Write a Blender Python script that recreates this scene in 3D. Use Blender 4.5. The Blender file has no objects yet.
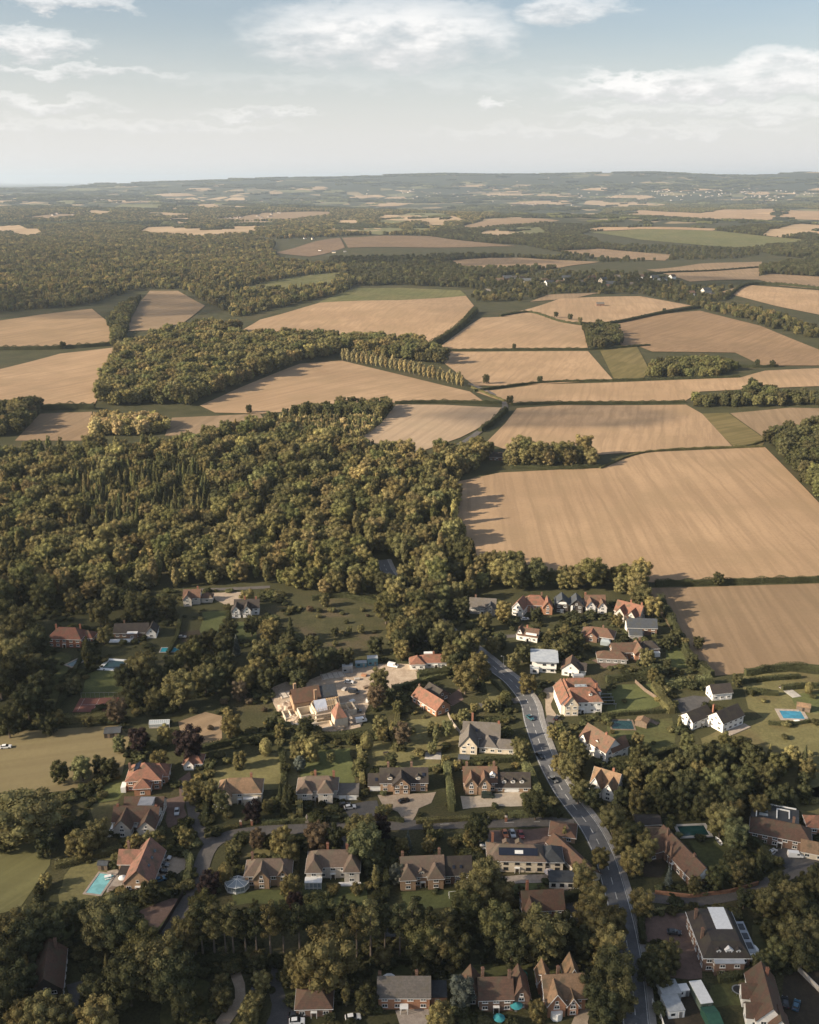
EXPOSURE = 0.97
import bpy, bmesh, math, random
import numpy as np
from mathutils import Vector, Matrix, noise as mnoise
from mathutils.geometry import delaunay_2d_cdt

random.seed(7)
RNG = np.random.default_rng(11)
sc = bpy.context.scene
COL = sc.collection
R = math.radians

# ------------------------------------------------------------------ camera
H = 216.0
F = 1000.0
YH = 180.0
CX, CY = 409.5, 512.0
TH = math.atan((CY - YH) / F)
FW = np.array([0, math.cos(TH), -math.sin(TH)])
UP = np.array([0, math.sin(TH), math.cos(TH)])
cam_d = bpy.data.cameras.new('camera')
cam = bpy.data.objects.new('camera', cam_d)
COL.objects.link(cam)
cam.location = (0, 0, H)
cam.rotation_euler = (math.pi / 2 - TH, 0, 0)
cam_d.sensor_fit = 'VERTICAL'
cam_d.sensor_height = 24
cam_d.lens = 24 * F / 1024.0
cam_d.clip_start = 1
cam_d.clip_end = 200000
sc.camera = cam

# ------------------------------------------------------------------ terrain
def smooth(a, b, x):
    t = np.clip((x - a) / (b - a), 0, 1)
    return t * t * (3 - 2 * t)

def hgt(x, y):
    """Height of the land: level round the village, rolling farther off, low ridges at the horizon."""
    x = np.asarray(x, float); y = np.asarray(y, float)
    d = np.hypot(x, y)
    a = np.arctan2(x, np.maximum(y, 1e-3))
    z = smooth(700, 1300, d) * (4.5 * np.sin(x / 190 + 1.2) * np.sin(y / 230 + .5) + 2.0 * np.sin(x / 83 + y / 121))
    z = z + smooth(2500, 5000, d) * (16 * np.sin(x / 800 + .6) * np.sin(y / 900 + 2) + 9 * np.sin(x / 410 + y / 530 + 1))
    z = z + smooth(6000, 12000, d) * 45 * (np.sin(x / 2100 + 1.0) * np.sin(y / 2300 + .4))
    prof = 130 * np.exp(-((a + .12) / .17) ** 2) + 125 * np.exp(-((a - .16) / .16) ** 2) + 90 * smooth(.31, .37, a) + 105 * smooth(.10, .26, a) + 120
    z = z + prof * np.exp(-((d - 17000) / 3300.0) ** 2)
    return z

def h1(x, y):
    return float(hgt(x, y))

def ray(px, py):
    d = np.array([1.0, 0, 0]) * ((px - CX) / F) + UP * ((CY - py) / F) + FW
    return d / np.linalg.norm(d)

def at(px, py, lift=0.0):
    """The point of the land (raised by lift) that a pixel of the photograph shows."""
    d = ray(px, py)
    if d[2] >= -1e-4:
        d[2] = -1e-4
    t = (H - lift) / -d[2]
    if t < 690:
        return Vector((d[0] * t, d[1] * t, 0.0))
    t = 300.0; prev = t
    while t < 60000:
        p = d * t
        if H + p[2] - lift < h1(p[0], p[1]):
            break
        prev = t; t *= 1.012
    lo, hi = prev, t
    for _ in range(24):
        m = (lo + hi) / 2
        p = d * m
        if H + p[2] - lift < h1(p[0], p[1]): hi = m
        else: lo = m
    p = d * hi
    return Vector((p[0], p[1], h1(p[0], p[1])))

def proj(p):
    v = np.array([p[0], p[1], p[2] - H])
    z = v @ FW
    return CX + F * v[0] / z, CY - F * (v @ UP) / z

def pxm(py):
    """Pixels per metre on the ground at a row of the photograph."""
    return (py - YH) * math.cos(TH) / H

# ------------------------------------------------------------------ objects
def tag(o, label=None, cat=None, group=None, kind=None):
    if label: o['label'] = label
    if cat: o['category'] = cat
    if group: o['group'] = group
    if kind: o['kind'] = kind
    return o

def empty(name, loc, rz=0.0, label=None, cat=None, group=None, scale=1.0):
    o = bpy.data.objects.new(name, None)
    COL.objects.link(o)
    o.location = loc
    o.rotation_euler = (0, 0, rz)
    o.scale = (scale, scale, scale) if not isinstance(scale, tuple) else scale
    o.empty_display_size = .5
    return tag(o, label, cat, group)

def put(name, mesh, parent=None, loc=(0, 0, 0), rz=0.0):
    o = bpy.data.objects.new(name, mesh)
    COL.objects.link(o)
    o.parent = parent
    o.location = loc
    o.rotation_euler = (0, 0, rz)
    return o

class MB:
    """Collects faces and links them as one mesh object."""
    def __init__(s): s.v = []; s.f = []
    def poly(s, pts):
        n = len(s.v); s.v += [tuple(p) for p in pts]; s.f.append(tuple(range(n, n + len(pts)))); return s
    def solid(s, pts, faces):
        n = len(s.v); s.v += [tuple(p) for p in pts]; s.f += [tuple(n + i for i in f) for f in faces]; return s
    def box(s, x0, x1, y0, y1, z0, z1):
        return s.solid([(x0, y0, z0), (x1, y0, z0), (x1, y1, z0), (x0, y1, z0), (x0, y0, z1), (x1, y0, z1), (x1, y1, z1), (x0, y1, z1)],
                       [(3, 2, 1, 0), (4, 5, 6, 7), (0, 1, 5, 4), (1, 2, 6, 5), (2, 3, 7, 6), (3, 0, 4, 7)])
    def taper(s, x0, x1, y0, y1, z0, z1, ix, iy):
        return s.solid([(x0, y0, z0), (x1, y0, z0), (x1, y1, z0), (x0, y1, z0), (x0 + ix, y0 + iy, z1), (x1 - ix, y0 + iy, z1), (x1 - ix, y1 - iy, z1), (x0 + ix, y1 - iy, z1)],
                       [(3, 2, 1, 0), (4, 5, 6, 7), (0, 1, 5, 4), (1, 2, 6, 5), (2, 3, 7, 6), (3, 0, 4, 7)])
    def tube(s, p0, p1, r0, r1, n=6):
        p0 = Vector(p0); p1 = Vector(p1); d = (p1 - p0).normalized()
        a = d.orthogonal().normalized(); b = d.cross(a)
        k = len(s.v)
        for p, r in ((p0, r0), (p1, r1)):
            for i in range(n):
                t = 2 * math.pi * i / n
                s.v.append(tuple(p + a * (r * math.cos(t)) + b * (r * math.sin(t))))
        for i in range(n):
            j = (i + 1) % n
            s.f.append((k + i, k + j, k + n + j, k + n + i))
        s.f.append(tuple(k + n - 1 - i for i in range(n)))
        s.f.append(tuple(k + n + i for i in range(n)))
        return s
    def disc(s, c, r, z0, z1, n=16, ry=None):
        ry = ry or r
        k = len(s.v)
        for z in (z0, z1):
            for i in range(n):
                t = 2 * math.pi * i / n
                s.v.append((c[0] + r * math.cos(t), c[1] + ry * math.sin(t), z))
        for i in range(n):
            j = (i + 1) % n
            s.f.append((k + i, k + j, k + n + j, k + n + i))
        s.f.append(tuple(k + n - 1 - i for i in range(n)))
        s.f.append(tuple(k + n + i for i in range(n)))
        return s
    def mesh(s, name, mat, smooth_=False):
        m = bpy.data.meshes.new(name)
        m.from_pydata(s.v, [], s.f)
        if mat: m.materials.append(mat)
        if smooth_:
            m.polygons.foreach_set('use_smooth', [True] * len(m.polygons))
        m.update()
        return m
    def build(s, name, mat, parent=None, loc=(0, 0, 0), rz=0.0, smooth_=False):
        return put(name, s.mesh(name, mat, smooth_), parent, loc, rz)

# ------------------------------------------------------------------ materials
def nodes_of(name):
    m = bpy.data.materials.new(name); m.use_nodes = True
    nt = m.node_tree; nt.nodes.clear()
    return m, nt, nt.nodes.new('ShaderNodeOutputMaterial')

def N(nt, t, **kw):
    n = nt.nodes.new(t)
    for k, v in kw.items(): setattr(n, k, v)
    return n

def lk(nt, a, b): nt.links.new(a, b)

def math_(nt, op, a, b=None, c=None, clamp=False):
    n = N(nt, 'ShaderNodeMath', operation=op); n.use_clamp = clamp
    for i, v in enumerate((a, b, c)):
        if v is None: continue
        if isinstance(v, (int, float)): n.inputs[i].default_value = v
        else: lk(nt, v, n.inputs[i])
    return n.outputs[0]

def mixc(nt, fac, a, b, blend='MIX'):
    n = N(nt, 'ShaderNodeMix', data_type='RGBA', blend_type=blend)
    n.clamp_factor = True
    for s, v in ((n.inputs[0], fac), (n.inputs[6], a), (n.inputs[7], b)):
        if isinstance(v, (int, float)): s.default_value = v
        elif isinstance(v, tuple): s.default_value = (*v[:3], 1)
        else: lk(nt, v, s)
    return n.outputs[2]

def noise_(nt, vec, scale, detail=3, rough=.55):
    n = N(nt, 'ShaderNodeTexNoise'); n.inputs['Scale'].default_value = scale
    n.inputs['Detail'].default_value = detail; n.inputs['Roughness'].default_value = rough
    lk(nt, vec, n.inputs['Vector'])
    return n.outputs['Fac']

def ramp_(nt, fac, lo, hi):
    n = N(nt, 'ShaderNodeMapRange'); n.inputs[1].default_value = lo; n.inputs[2].default_value = hi
    n.interpolation_type = 'SMOOTHSTEP'
    lk(nt, fac, n.inputs[0])
    return n.outputs[0]

def principled(nt, out, col, rough=.8, spec=.3, metal=0.0):
    b = N(nt, 'ShaderNodeBsdfPrincipled')
    if isinstance(col, tuple): b.inputs['Base Color'].default_value = (*col[:3], 1)
    else: lk(nt, col, b.inputs['Base Color'])
    b.inputs['Roughness'].default_value = rough
    b.inputs['Specular IOR Level'].default_value = spec
    b.inputs['Metallic'].default_value = metal
    lk(nt, b.outputs[0], out.inputs[0])
    return b

def pos_(nt): return N(nt, 'ShaderNodeNewGeometry').outputs['Position']
def objc(nt): return N(nt, 'ShaderNodeTexCoord').outputs['Object']

def bump_(nt, b, height, strength, dist):
    n = N(nt, 'ShaderNodeBump'); n.inputs['Strength'].default_value = strength; n.inputs['Distance'].default_value = dist
    lk(nt, height, n.inputs['Height']); lk(nt, n.outputs[0], b.inputs['Normal'])

MATS = {}
def mottled(name, c1, c2, scale=.8, rough=.85, spec=.25, world=False, lo=.35, hi=.65, c3=None, s3=.1, bump=0.0, metal=0.0, fine=0.0):
    """A surface of two mixed tones, with an optional third one in large patches and fine grain."""
    if name in MATS: return MATS[name]
    m, nt, out = nodes_of(name)
    v = pos_(nt) if world else objc(nt)
    f = noise_(nt, v, scale, 5, .6)
    c = mixc(nt, ramp_(nt, f, lo, hi), c1, c2)
    if c3:
        c = mixc(nt, ramp_(nt, noise_(nt, v, s3, 3), .48, .68), c, c3)
    if fine:
        g = noise_(nt, v, scale * 7, 3, .7)
        c = mixc(nt, ramp_(nt, g, .3, .7), mixc(nt, fine, c, (.01, .01, .01)), c)
    b = principled(nt, out, c, rough, spec, metal)
    if bump: bump_(nt, b, f, .6, bump)
    MATS[name] = m
    return m

def tile_mat(name, c1, c2, moss=(.10, .09, .06)):
    """Roof tiles: courses running level round the slope, single tiles of uneven tone, lichen in patches."""
    if name in MATS: return MATS[name]
    m, nt, out = nodes_of(name)
    v = objc(nt)
    sx = N(nt, 'ShaderNodeSeparateXYZ'); lk(nt, v, sx.inputs[0])
    course = math_(nt, 'FRACT', math_(nt, 'MULTIPLY', sx.outputs[2], 3.2))
    f = noise_(nt, v, 1.1, 5, .65)
    wv = N(nt, 'ShaderNodeTexVoronoi'); wv.inputs['Scale'].default_value = 2.6; lk(nt, v, wv.inputs['Vector'])
    tone = N(nt, 'ShaderNodeSeparateColor'); lk(nt, wv.outputs['Color'], tone.inputs[0])
    c = mixc(nt, ramp_(nt, f, .32, .68), c1, c2)
    c = mixc(nt, math_(nt, 'MULTIPLY', tone.outputs[0], .35), c, tuple(x * .5 for x in c1))
    c = mixc(nt, math_(nt, 'MULTIPLY', ramp_(nt, noise_(nt, v, .35, 4), .44, .66), .7), c, moss)
    c = mixc(nt, math_(nt, 'MULTIPLY', ramp_(nt, course, .75, 1.0), .45), c, tuple(x * .35 for x in c1))
    b = principled(nt, out, c, .8, .25)
    bump_(nt, b, course, .5, .05)
    MATS[name] = m
    return m

def brick_mat(name, c1, c2, mortar=(.35, .32, .28)):
    if name in MATS: return MATS[name]
    m, nt, out = nodes_of(name)
    v = objc(nt)
    f = noise_(nt, v, 1.4, 4, .6); g = noise_(nt, v, 9, 2, .6)
    c = mixc(nt, ramp_(nt, f, .3, .7), c1, c2)
    c = mixc(nt, math_(nt, 'MULTIPLY', ramp_(nt, g, .5, .75), .3), c, mortar)
    sx = N(nt, 'ShaderNodeSeparateXYZ'); lk(nt, v, sx.inputs[0])
    cs = math_(nt, 'FRACT', math_(nt, 'MULTIPLY', sx.outputs[2], 6.5))
    c = mixc(nt, math_(nt, 'MULTIPLY', ramp_(nt, cs, .8, .95), .35), c, mortar)
    principled(nt, out, c, .9, .15)
    MATS[name] = m
    return m

TILE = {
    'red': tile_mat('red_tile', (.225, .098, .068), (.165, .078, .058)),
    'orange': tile_mat('orange_tile', (.285, .135, .088), (.20, .10, .072)),
    'terracotta': tile_mat('terracotta_tile', (.31, .16, .115), (.235, .125, .092)),
    'tan': tile_mat('tan_tile', (.30, .19, .115), (.22, .145, .09)),
    'brown': tile_mat('brown_tile', (.15, .085, .06), (.105, .068, .05)),
    'umber': tile_mat('umber_tile', (.19, .105, .07), (.13, .08, .058)),
    'dark': tile_mat('dark_tile', (.062, .05, .045), (.045, .04, .038), (.07, .062, .045)),
    'weathered': tile_mat('weathered_tile', (.205, .148, .112), (.15, .112, .09), (.14, .125, .09)),
    'grey': tile_mat('grey_tile', (.17, .15, .135), (.12, .11, .10), (.12, .105, .08)),
    'slate': tile_mat('slate_tile', (.075, .085, .10), (.055, .062, .075), (.07, .07, .06)),
    'felt': mottled('flat_roof_felt', (.30, .31, .33), (.22, .23, .25), .5, .7),
    'white': mottled('white_roof_sheet', (.78, .77, .75), (.64, .63, .62), .4, .5),
    'lead': mottled('pale_lead_roof', (.42, .45, .48), (.33, .36, .4), .5, .5),
    'dim': mottled('dark_flat_roof', (.06, .065, .07), (.045, .047, .05), .5, .6),
}
WALL = {
    'brick': brick_mat('red_brick', (.30, .125, .075), (.22, .095, .06)),
    'orange': brick_mat('orange_brick', (.40, .20, .11), (.30, .145, .085)),
    'tan': brick_mat('tan_brick', (.40, .27, .17), (.31, .20, .13)),
    'brown': brick_mat('brown_brick', (.21, .125, .085), (.15, .09, .065)),
    'white': mottled('white_render', (.80, .78, .74), (.70, .68, .64), .6, .8),
    'cream': mottled('cream_render', (.66, .58, .46), (.56, .48, .37), .6, .8),
    'pale': mottled('pale_render', (.58, .54, .48), (.48, .44, .39), .6, .8),
    'grey': mottled('grey_render', (.30, .29, .28), (.22, .21, .2), .6, .8),
    'dark': mottled('dark_timber_wall', (.07, .058, .05), (.05, .042, .037), .7, .8),
}
WHITE = mottled('white_paint', (.80, .80, .78), (.72, .72, .70), 1.2, .45)
TIMBER = mottled('weathered_timber', (.20, .15, .11), (.14, .105, .08), 1.5, .85)
DARKWOOD = mottled('dark_stained_wood', (.05, .04, .033), (.035, .03, .026), 1.5, .8)
CONCRETE = mottled('pale_concrete', (.46, .43, .39), (.36, .34, .31), .5, .85, fine=.15)
STONE = mottled('paving_stone', (.42, .36, .30), (.32, .27, .23), .7, .85, fine=.2)
METAL = mottled('grey_metal', (.35, .36, .37), (.28, .29, .3), 1, .4, metal=.6)
BARK = mottled('bark', (.17, .135, .105), (.10, .08, .062), 2.5, .9, .1)
BARKP = mottled('pine_bark', (.22, .18, .145), (.15, .125, .10), 2.5, .9, .1)

def glass_mat(name, col, rough=.08):
    m, nt, out = nodes_of(name)
    b = principled(nt, out, col, rough, .6)
    return m
GLASS = glass_mat('window_glass', (.025, .03, .035))
CARGLASS = glass_mat('car_glass', (.012, .014, .016), .05)
PANEL = glass_mat('solar_panel_glass', (.012, .016, .03), .12)
CONSGLASS = glass_mat('conservatory_glass', (.30, .34, .36), .1)

def water_mat(name, col):
    if name in MATS: return MATS[name]
    m, nt, out = nodes_of(name)
    v = objc(nt)
    c = mixc(nt, ramp_(nt, noise_(nt, v, .35, 2), .35, .65), col, tuple(x * .75 for x in col))
    b = principled(nt, out, c, .06, .5)
    bump_(nt, b, noise_(nt, v, 2.5, 2), .15, .05)
    MATS[name] = m
    return m

# leaves: the tree's own colour, varied clump by clump
LEAFTINT = {
    'g': (.118, .122, .048), 'd': (.074, .079, .036), 'y': (.225, .200, .074), 'o': (.152, .140, .056), 'p': (.345, .300, .135),
    'c': (.042, .030, .028), 'b': (.108, .126, .104), 'r': (.135, .104, .064), 'l': (.150, .156, .066),
}
def leaf_mat(name, source):
    m, nt, out = nodes_of(name)
    if source == 'object':
        col = N(nt, 'ShaderNodeObjectInfo').outputs['Color']
    else:
        a = N(nt, 'ShaderNodeAttribute', attribute_type='INSTANCER', attribute_name='tint'); col = a.outputs['Color']
    t = N(nt, 'ShaderNodeAttribute', attribute_type='GEOMETRY', attribute_name='tone')
    hs = N(nt, 'ShaderNodeHueSaturation')
    lk(nt, col, hs.inputs['Color']); hs.inputs['Saturation'].default_value = .90
    lk(nt, math_(nt, 'MULTIPLY_ADD', t.outputs['Fac'], .02, .49), hs.inputs['Hue'])
    lk(nt, math_(nt, 'MULTIPLY_ADD', t.outputs['Fac'], .85, .6), hs.inputs['Value'])
    df = N(nt, 'ShaderNodeBsdfDiffuse'); lk(nt, hs.outputs[0], df.inputs[0])
    tr = N(nt, 'ShaderNodeBsdfTranslucent'); lk(nt, hs.outputs[0], tr.inputs[0])
    mx = N(nt, 'ShaderNodeMixShader'); mx.inputs[0].default_value = .2
    lk(nt, df.outputs[0], mx.inputs[1]); lk(nt, tr.outputs[0], mx.inputs[2])
    lk(nt, mx.outputs[0], out.inputs[0])
    return m
LEAF = leaf_mat('leaves', 'object')
LEAFI = leaf_mat('woodland_leaves', 'instancer')
# ------------------------------------------------------------------ foliage meshes
def leaf_mesh(name, P, Nn, tone, size, core=None, mat=None, rng=RNG):
    """Leaf clumps (small bent quads) at P facing roughly along Nn, with a few inner core blobs."""
    n = len(P)
    Nn = Nn + rng.normal(0, .42, (n, 3)); Nn /= np.linalg.norm(Nn, axis=1)[:, None]
    ref = rng.normal(0, 1, (n, 3))
    A = np.cross(Nn, ref); A /= np.linalg.norm(A, axis=1)[:, None]
    B = np.cross(Nn, A)
    s = (size * rng.uniform(.6, 1.35, n))[:, None]
    asp = rng.uniform(.6, 1.0, n)[:, None]
    q = np.stack([P + A * s * .5, P + B * s * .5 * asp, P - A * s * .5 - Nn * s * .12, P - B * s * .5 * asp], 1).reshape(-1, 3)
    faces = np.arange(4 * n).reshape(-1, 4)
    vt = np.repeat(tone, 4)
    verts = [q]; polys = faces.tolist(); tones = [vt]; base = 4 * n
    for c, r, tn in (core or []):
        bm = bmesh.new(); bmesh.ops.create_icosphere(bm, subdivisions=1, radius=1.0)
        cv = np.array([v.co[:] for v in bm.verts]) * np.asarray(r) + np.asarray(c)
        bm.verts.index_update()
        polys += [[base + v.index for v in f.verts] for f in bm.faces]
        bm.free()
        verts.append(cv); tones.append(np.full(len(cv), tn)); base += len(cv)
    m = bpy.data.meshes.new(name)
    m.from_pydata(np.concatenate(verts).tolist(), [], polys)
    at_ = m.attributes.new('tone', 'FLOAT', 'POINT')
    at_.data.foreach_set('value', np.concatenate(tones).astype(np.float32))
    m.materials.append(mat or LEAF)
    m.update()
    return m

def lobed(name, seed, lobes, n, size, mat=None, squash=1.0, core=.8):
    """A crown of overlapping lobes (centre, radius xyz): leaf clumps only on the outside of the whole."""
    rng = np.random.default_rng(seed)
    C = np.array([l[0] for l in lobes], float); Rr = np.array([l[1] for l in lobes], float)
    ar = (Rr[:, 0] * Rr[:, 1]) + Rr[:, 2] * (Rr[:, 0] + Rr[:, 1])
    which = rng.choice(len(lobes), int(n * 2.6), p=ar / ar.sum())
    u = rng.normal(0, 1, (len(which), 3)); u /= np.linalg.norm(u, axis=1)[:, None]
    rad = rng.uniform(.74, 1.08, len(which))[:, None]
    P = C[which] + u * Rr[which] * rad
    keep = np.ones(len(P), bool)
    for i in range(len(lobes)):
        d = np.linalg.norm((P - C[i]) / Rr[i], axis=1)
        keep &= ~((d < .72) & (which != i))
    lt = rng.uniform(.1, .9, len(lobes))
    P = P[keep][:n]; w = which[keep][:n]; uu = u[keep][:n]
    tone = np.clip(.5 + (lt[w] - .5) * .6 + rng.normal(0, .24, len(P)), 0, 1)
    cr = [(C[i], Rr[i] * core, lt[i]) for i in range(len(lobes))]
    return leaf_mesh(name, P, uu / 1.0, tone, size, cr, mat, rng)

def crown_broad(seed, h=14.0, r=5.0, z0=2.2, n=4600, size=.46):
    rng = np.random.default_rng(seed)
    lobes = []
    k = rng.integers(24, 34)
    zc = (h + z0) / 2; hz = (h - z0) / 2
    lobes.append(((0, 0, zc), (r * .70, r * .70, hz * .80)))
    for i in range(k):
        a = 2 * math.pi * (i * .381966 + rng.uniform(-.04, .04)); t = (i + .5) / k
        zz = zc + hz * (1.55 * t - .85)
        ring = math.sqrt(max(0, 1 - ((zz - zc) / (hz * 1.12)) ** 2)) * r * rng.uniform(.55, .92)
        lr = r * rng.uniform(.18, .36)
        lobes.append(((ring * math.cos(a), ring * math.sin(a), min(zz, h - lr * .8)), (lr, lr, lr * rng.uniform(.75, 1.0))))
    return lobed('crown', seed, lobes, n, size)

def crown_round(seed, h=11.0, r=4.4, z0=.6, n=3600, size=.40):
    return crown_broad(seed, h, r, z0, n, size)

def crown_pine(seed, h=20.0, r=3.9, z0=8.5, n=2600, size=.48):
    rng = np.random.default_rng(seed)
    lobes = []
    for i in range(13):
        t = (i + .5) / 13; a = i * 2.4 + rng.uniform(-.4, .4)
        rr = r * (1.0 - .55 * t ** 1.5) * rng.uniform(.35, .7)
        lr = r * rng.uniform(.34, .52) * (1 - .35 * t)
        lobes.append(((rr * math.cos(a), rr * math.sin(a), z0 + lr * .5 + (h - z0 - lr) * t), (lr, lr, lr * .75)))
    return lobed('crown', seed, lobes, n, size, core=.62)

def crown_cone(seed, h=14.0, r=3.0, z0=.6, n=2000, size=.6):
    """Spruce and cypress: whorls of drooping boughs that shorten to a point."""
    rng = np.random.default_rng(seed)
    t = 1 - np.sqrt(rng.uniform(0, 1, n)); t = np.clip(t, 0, 1)
    a = rng.uniform(0, 2 * math.pi, n)
    whorl = .78 + .22 * np.sin(t * 52 + 2 * np.sin(3 * a + seed))
    bough = .85 + .15 * np.sin(7 * a + t * 30 + seed)
    rad = r * (1 - t) ** .85 * whorl * bough * rng.uniform(.72, 1.06, n) + .12
    P = np.stack([rad * np.cos(a), rad * np.sin(a), z0 + (h - z0) * t - rad * .12], 1)
    Nn = np.stack([np.cos(a), np.sin(a), np.full(n, .55)], 1)
    tone = np.clip(.5 + .3 * np.sin(t * 26 + a * 2 + seed) + rng.normal(0, .2, n), 0, 1)
    core = [((0, 0, z0 + (h - z0) * q), (r * .6 * (1 - q) ** .85 + .1, r * .6 * (1 - q) ** .85 + .1, (h - z0) * .13), .4) for q in (.1, .28, .46, .64, .8)]
    return leaf_mesh('crown', P, Nn, tone, size, core, None, rng)

def crown_column(seed, h=14.0, r=2.1, z0=.5, n=1800, size=.5):
    """Poplars, Irish yews and clipped columns: an upright spindle with ragged sides."""
    rng = np.random.default_rng(seed)
    lobes = []
    for i in range(15):
        t = (i + .5) / 15; a = i * 2.4
        prof = r * (math.sin(math.pi * (.08 + .86 * t)) ** .6)
        lr = prof * rng.uniform(.45, .62); ring = prof - lr
        lobes.append(((ring * math.cos(a), ring * math.sin(a), z0 + lr + (h - z0 - 2 * lr) * t), (lr, lr, lr * 1.7)))
    return lobed('crown', seed, lobes, n, size)

def crown_egg(seed, h=8.0, r=2.5, z0=.25, n=1700, size=.38):
    """A dense conifer grown or clipped into an egg."""
    rng = np.random.default_rng(seed)
    u = rng.normal(0, 1, (n, 3)); u /= np.linalg.norm(u, axis=1)[:, None]
    zc = z0 + (h - z0) * .45
    hz = np.where(u[:, 2] > 0, h - zc, zc - z0)
    lump = 1 + .07 * np.sin(5 * u[:, 0] + seed) * np.sin(6 * u[:, 2] + 2 * u[:, 1])
    rad = (rng.uniform(.88, 1.04, n) * lump)[:, None]
    P = np.array([0, 0, zc]) + u * np.stack([np.full(n, r), np.full(n, r), hz], 1) * rad
    tone = np.clip(.5 + .25 * np.sin(4 * u[:, 0] + 5 * u[:, 2] + seed) + rng.normal(0, .18, n), 0, 1)
    return leaf_mesh('crown', P, u, tone, size, [((0, 0, zc), (r * .8, r * .8, (h - z0) * .42), .5)], None, rng)

def crown_shrub(seed, h=2.4, r=1.8, n=620, size=.32):
    rng = np.random.default_rng(seed)
    lobes = [((0, 0, h * .42), (r * .7, r * .7, h * .45))]
    for i in range(8):
        a = i * .8 + rng.uniform(-.3, .3); lr = r * rng.uniform(.32, .5)
        lobes.append(((r * .58 * math.cos(a), r * .58 * math.sin(a), rng.uniform(.3, .68) * h), (lr, lr, lr * .8)))
    return lobed('crown', seed, lobes, n, size)

def trunk_mesh(seed, h, r, limbs, top, mat=BARK):
    rng = random.Random(seed)
    b = MB()
    b.tube((0, 0, -.4), (0, 0, h * .35), r * 1.25, r * .9, 7).tube((0, 0, h * .35), (0, 0, h), r * .9, r * .35, 7)
    for i in range(limbs):
        a = i * 2.4 + rng.uniform(-.4, .4); z = h * rng.uniform(.4, .75)
        L = rng.uniform(.5, .9) * top
        b.tube((0, 0, z), (L * math.cos(a), L * math.sin(a), z + L * .75), r * .5, r * .15, 5)
    return b.mesh('trunk', mat)

KINDS = {}
def add_kind(key, name, cat, natural, crowns, trunks, shape_word):
    KINDS[key] = dict(name=name, cat=cat, h=natural, crowns=crowns, trunks=trunks, word=shape_word)

add_kind('B', 'broadleaf_tree', 'tree', 14.0, [crown_broad(100 + i) for i in range(6)], [trunk_mesh(i, 9.5, .34, 5, 3.6) for i in range(3)], 'broadleaf tree')
add_kind('D', 'round_tree', 'tree', 11.0, [crown_round(140 + i) for i in range(4)], [trunk_mesh(10 + i, 7.0, .26, 4, 2.6) for i in range(2)], 'round bushy tree')
add_kind('P', 'pine_tree', 'tree', 20.0, [crown_pine(200 + i) for i in range(4)], [trunk_mesh(20 + i, 17.5, .30, 3, 2.0, BARKP) for i in range(2)], 'bare-trunked pine')
add_kind('C', 'conifer_tree', 'tree', 14.0, [crown_cone(300 + i) for i in range(3)], [trunk_mesh(30, 11.0, .25, 0, 1)], 'pointed conifer')
add_kind('K', 'column_tree', 'tree', 14.0, [crown_column(400 + i) for i in range(3)], [trunk_mesh(40, 10.0, .25, 0, 1)], 'upright columnar tree')
add_kind('O', 'oval_conifer', 'tree', 8.0, [crown_egg(500 + i) for i in range(2)], [trunk_mesh(50, 4.0, .14, 0, 1)], 'dense egg-shaped conifer')
add_kind('S', 'garden_shrub', 'shrub', 2.4, [crown_shrub(600 + i) for i in range(4)], None, 'shrub')

TREES = []                       # what was planted, for the labels and for keeping others clear
PROTO = {}                       # crown mesh -> an object that uses it
def plant(x, y, h, key, tint, spread=None, group=None, zone=None, pt=None):
    """One tree or shrub: h metres tall with its foot where the photograph's pixel (x, y) is."""
    K = KINDS[key]
    if key in 'BD' and y > 590: h *= 1.1
    p = pt if pt is not None else at(x, y)
    s = h / K['h']
    sp = s * (spread if spread else random.uniform(.92, 1.08))
    i = random.randrange(len(K['crowns']))
    t = empty(K['name'], p, random.uniform(0, 6.283), None, K['cat'], group, (sp, sp, s))
    cr = put('crown', K['crowns'][i], t)
    c = LEAFTINT[tint]; j = random.uniform(.74, 1.16); w = random.uniform(.93, 1.07)
    cr.color = (c[0] * j * w * 1.06, c[1] * j, c[2] * j / w * .96, 1)
    PROTO.setdefault(K['crowns'][i].name, cr)
    if K['trunks']:
        put('trunk', random.choice(K['trunks']), t)
    TREES.append(dict(o=t, x=x, y=y, h=h, key=key, tint=tint, p=p, zone=zone, r=.36 * h))
    return t

# ------------------------------------------------------------------ woods: many trees nobody could count, one object each wood
def inside(poly, X, Y):
    poly = np.asarray(poly); c = np.zeros(len(X), bool)
    x0, y0 = poly[:, 0], poly[:, 1]; x1, y1 = np.roll(x0, -1), np.roll(y0, -1)
    for a, b, d, e in zip(x0, y0, x1, y1):
        if b == e: continue
        k = ((b > Y) != (e > Y)) & (X < (d - a) * (Y - b) / (e - b) + a)
        c ^= k
    return c

def world_poly(pts, canopy=0.0):
    """Pixels to land; a third member 1 marks a point seen at the top of the canopy."""
    out = []
    for q in pts:
        p = at(q[0], q[1], canopy if len(q) > 2 and q[2] else 0)
        out.append((p.x, p.y))
    return out

def jitter_grid(poly, step, rng):
    poly = np.asarray(poly)
    x0, y0 = poly.min(0); x1, y1 = poly.max(0)
    gx, gy = np.meshgrid(np.arange(x0, x1 + step, step), np.arange(y0, y1 + step, step))
    gx = gx.ravel() + rng.uniform(-.42, .42, gx.size) * step; gy = gy.ravel() + rng.uniform(-.42, .42, gy.size) * step
    k = inside(poly, gx, gy)
    return gx[k], gy[k]

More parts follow.
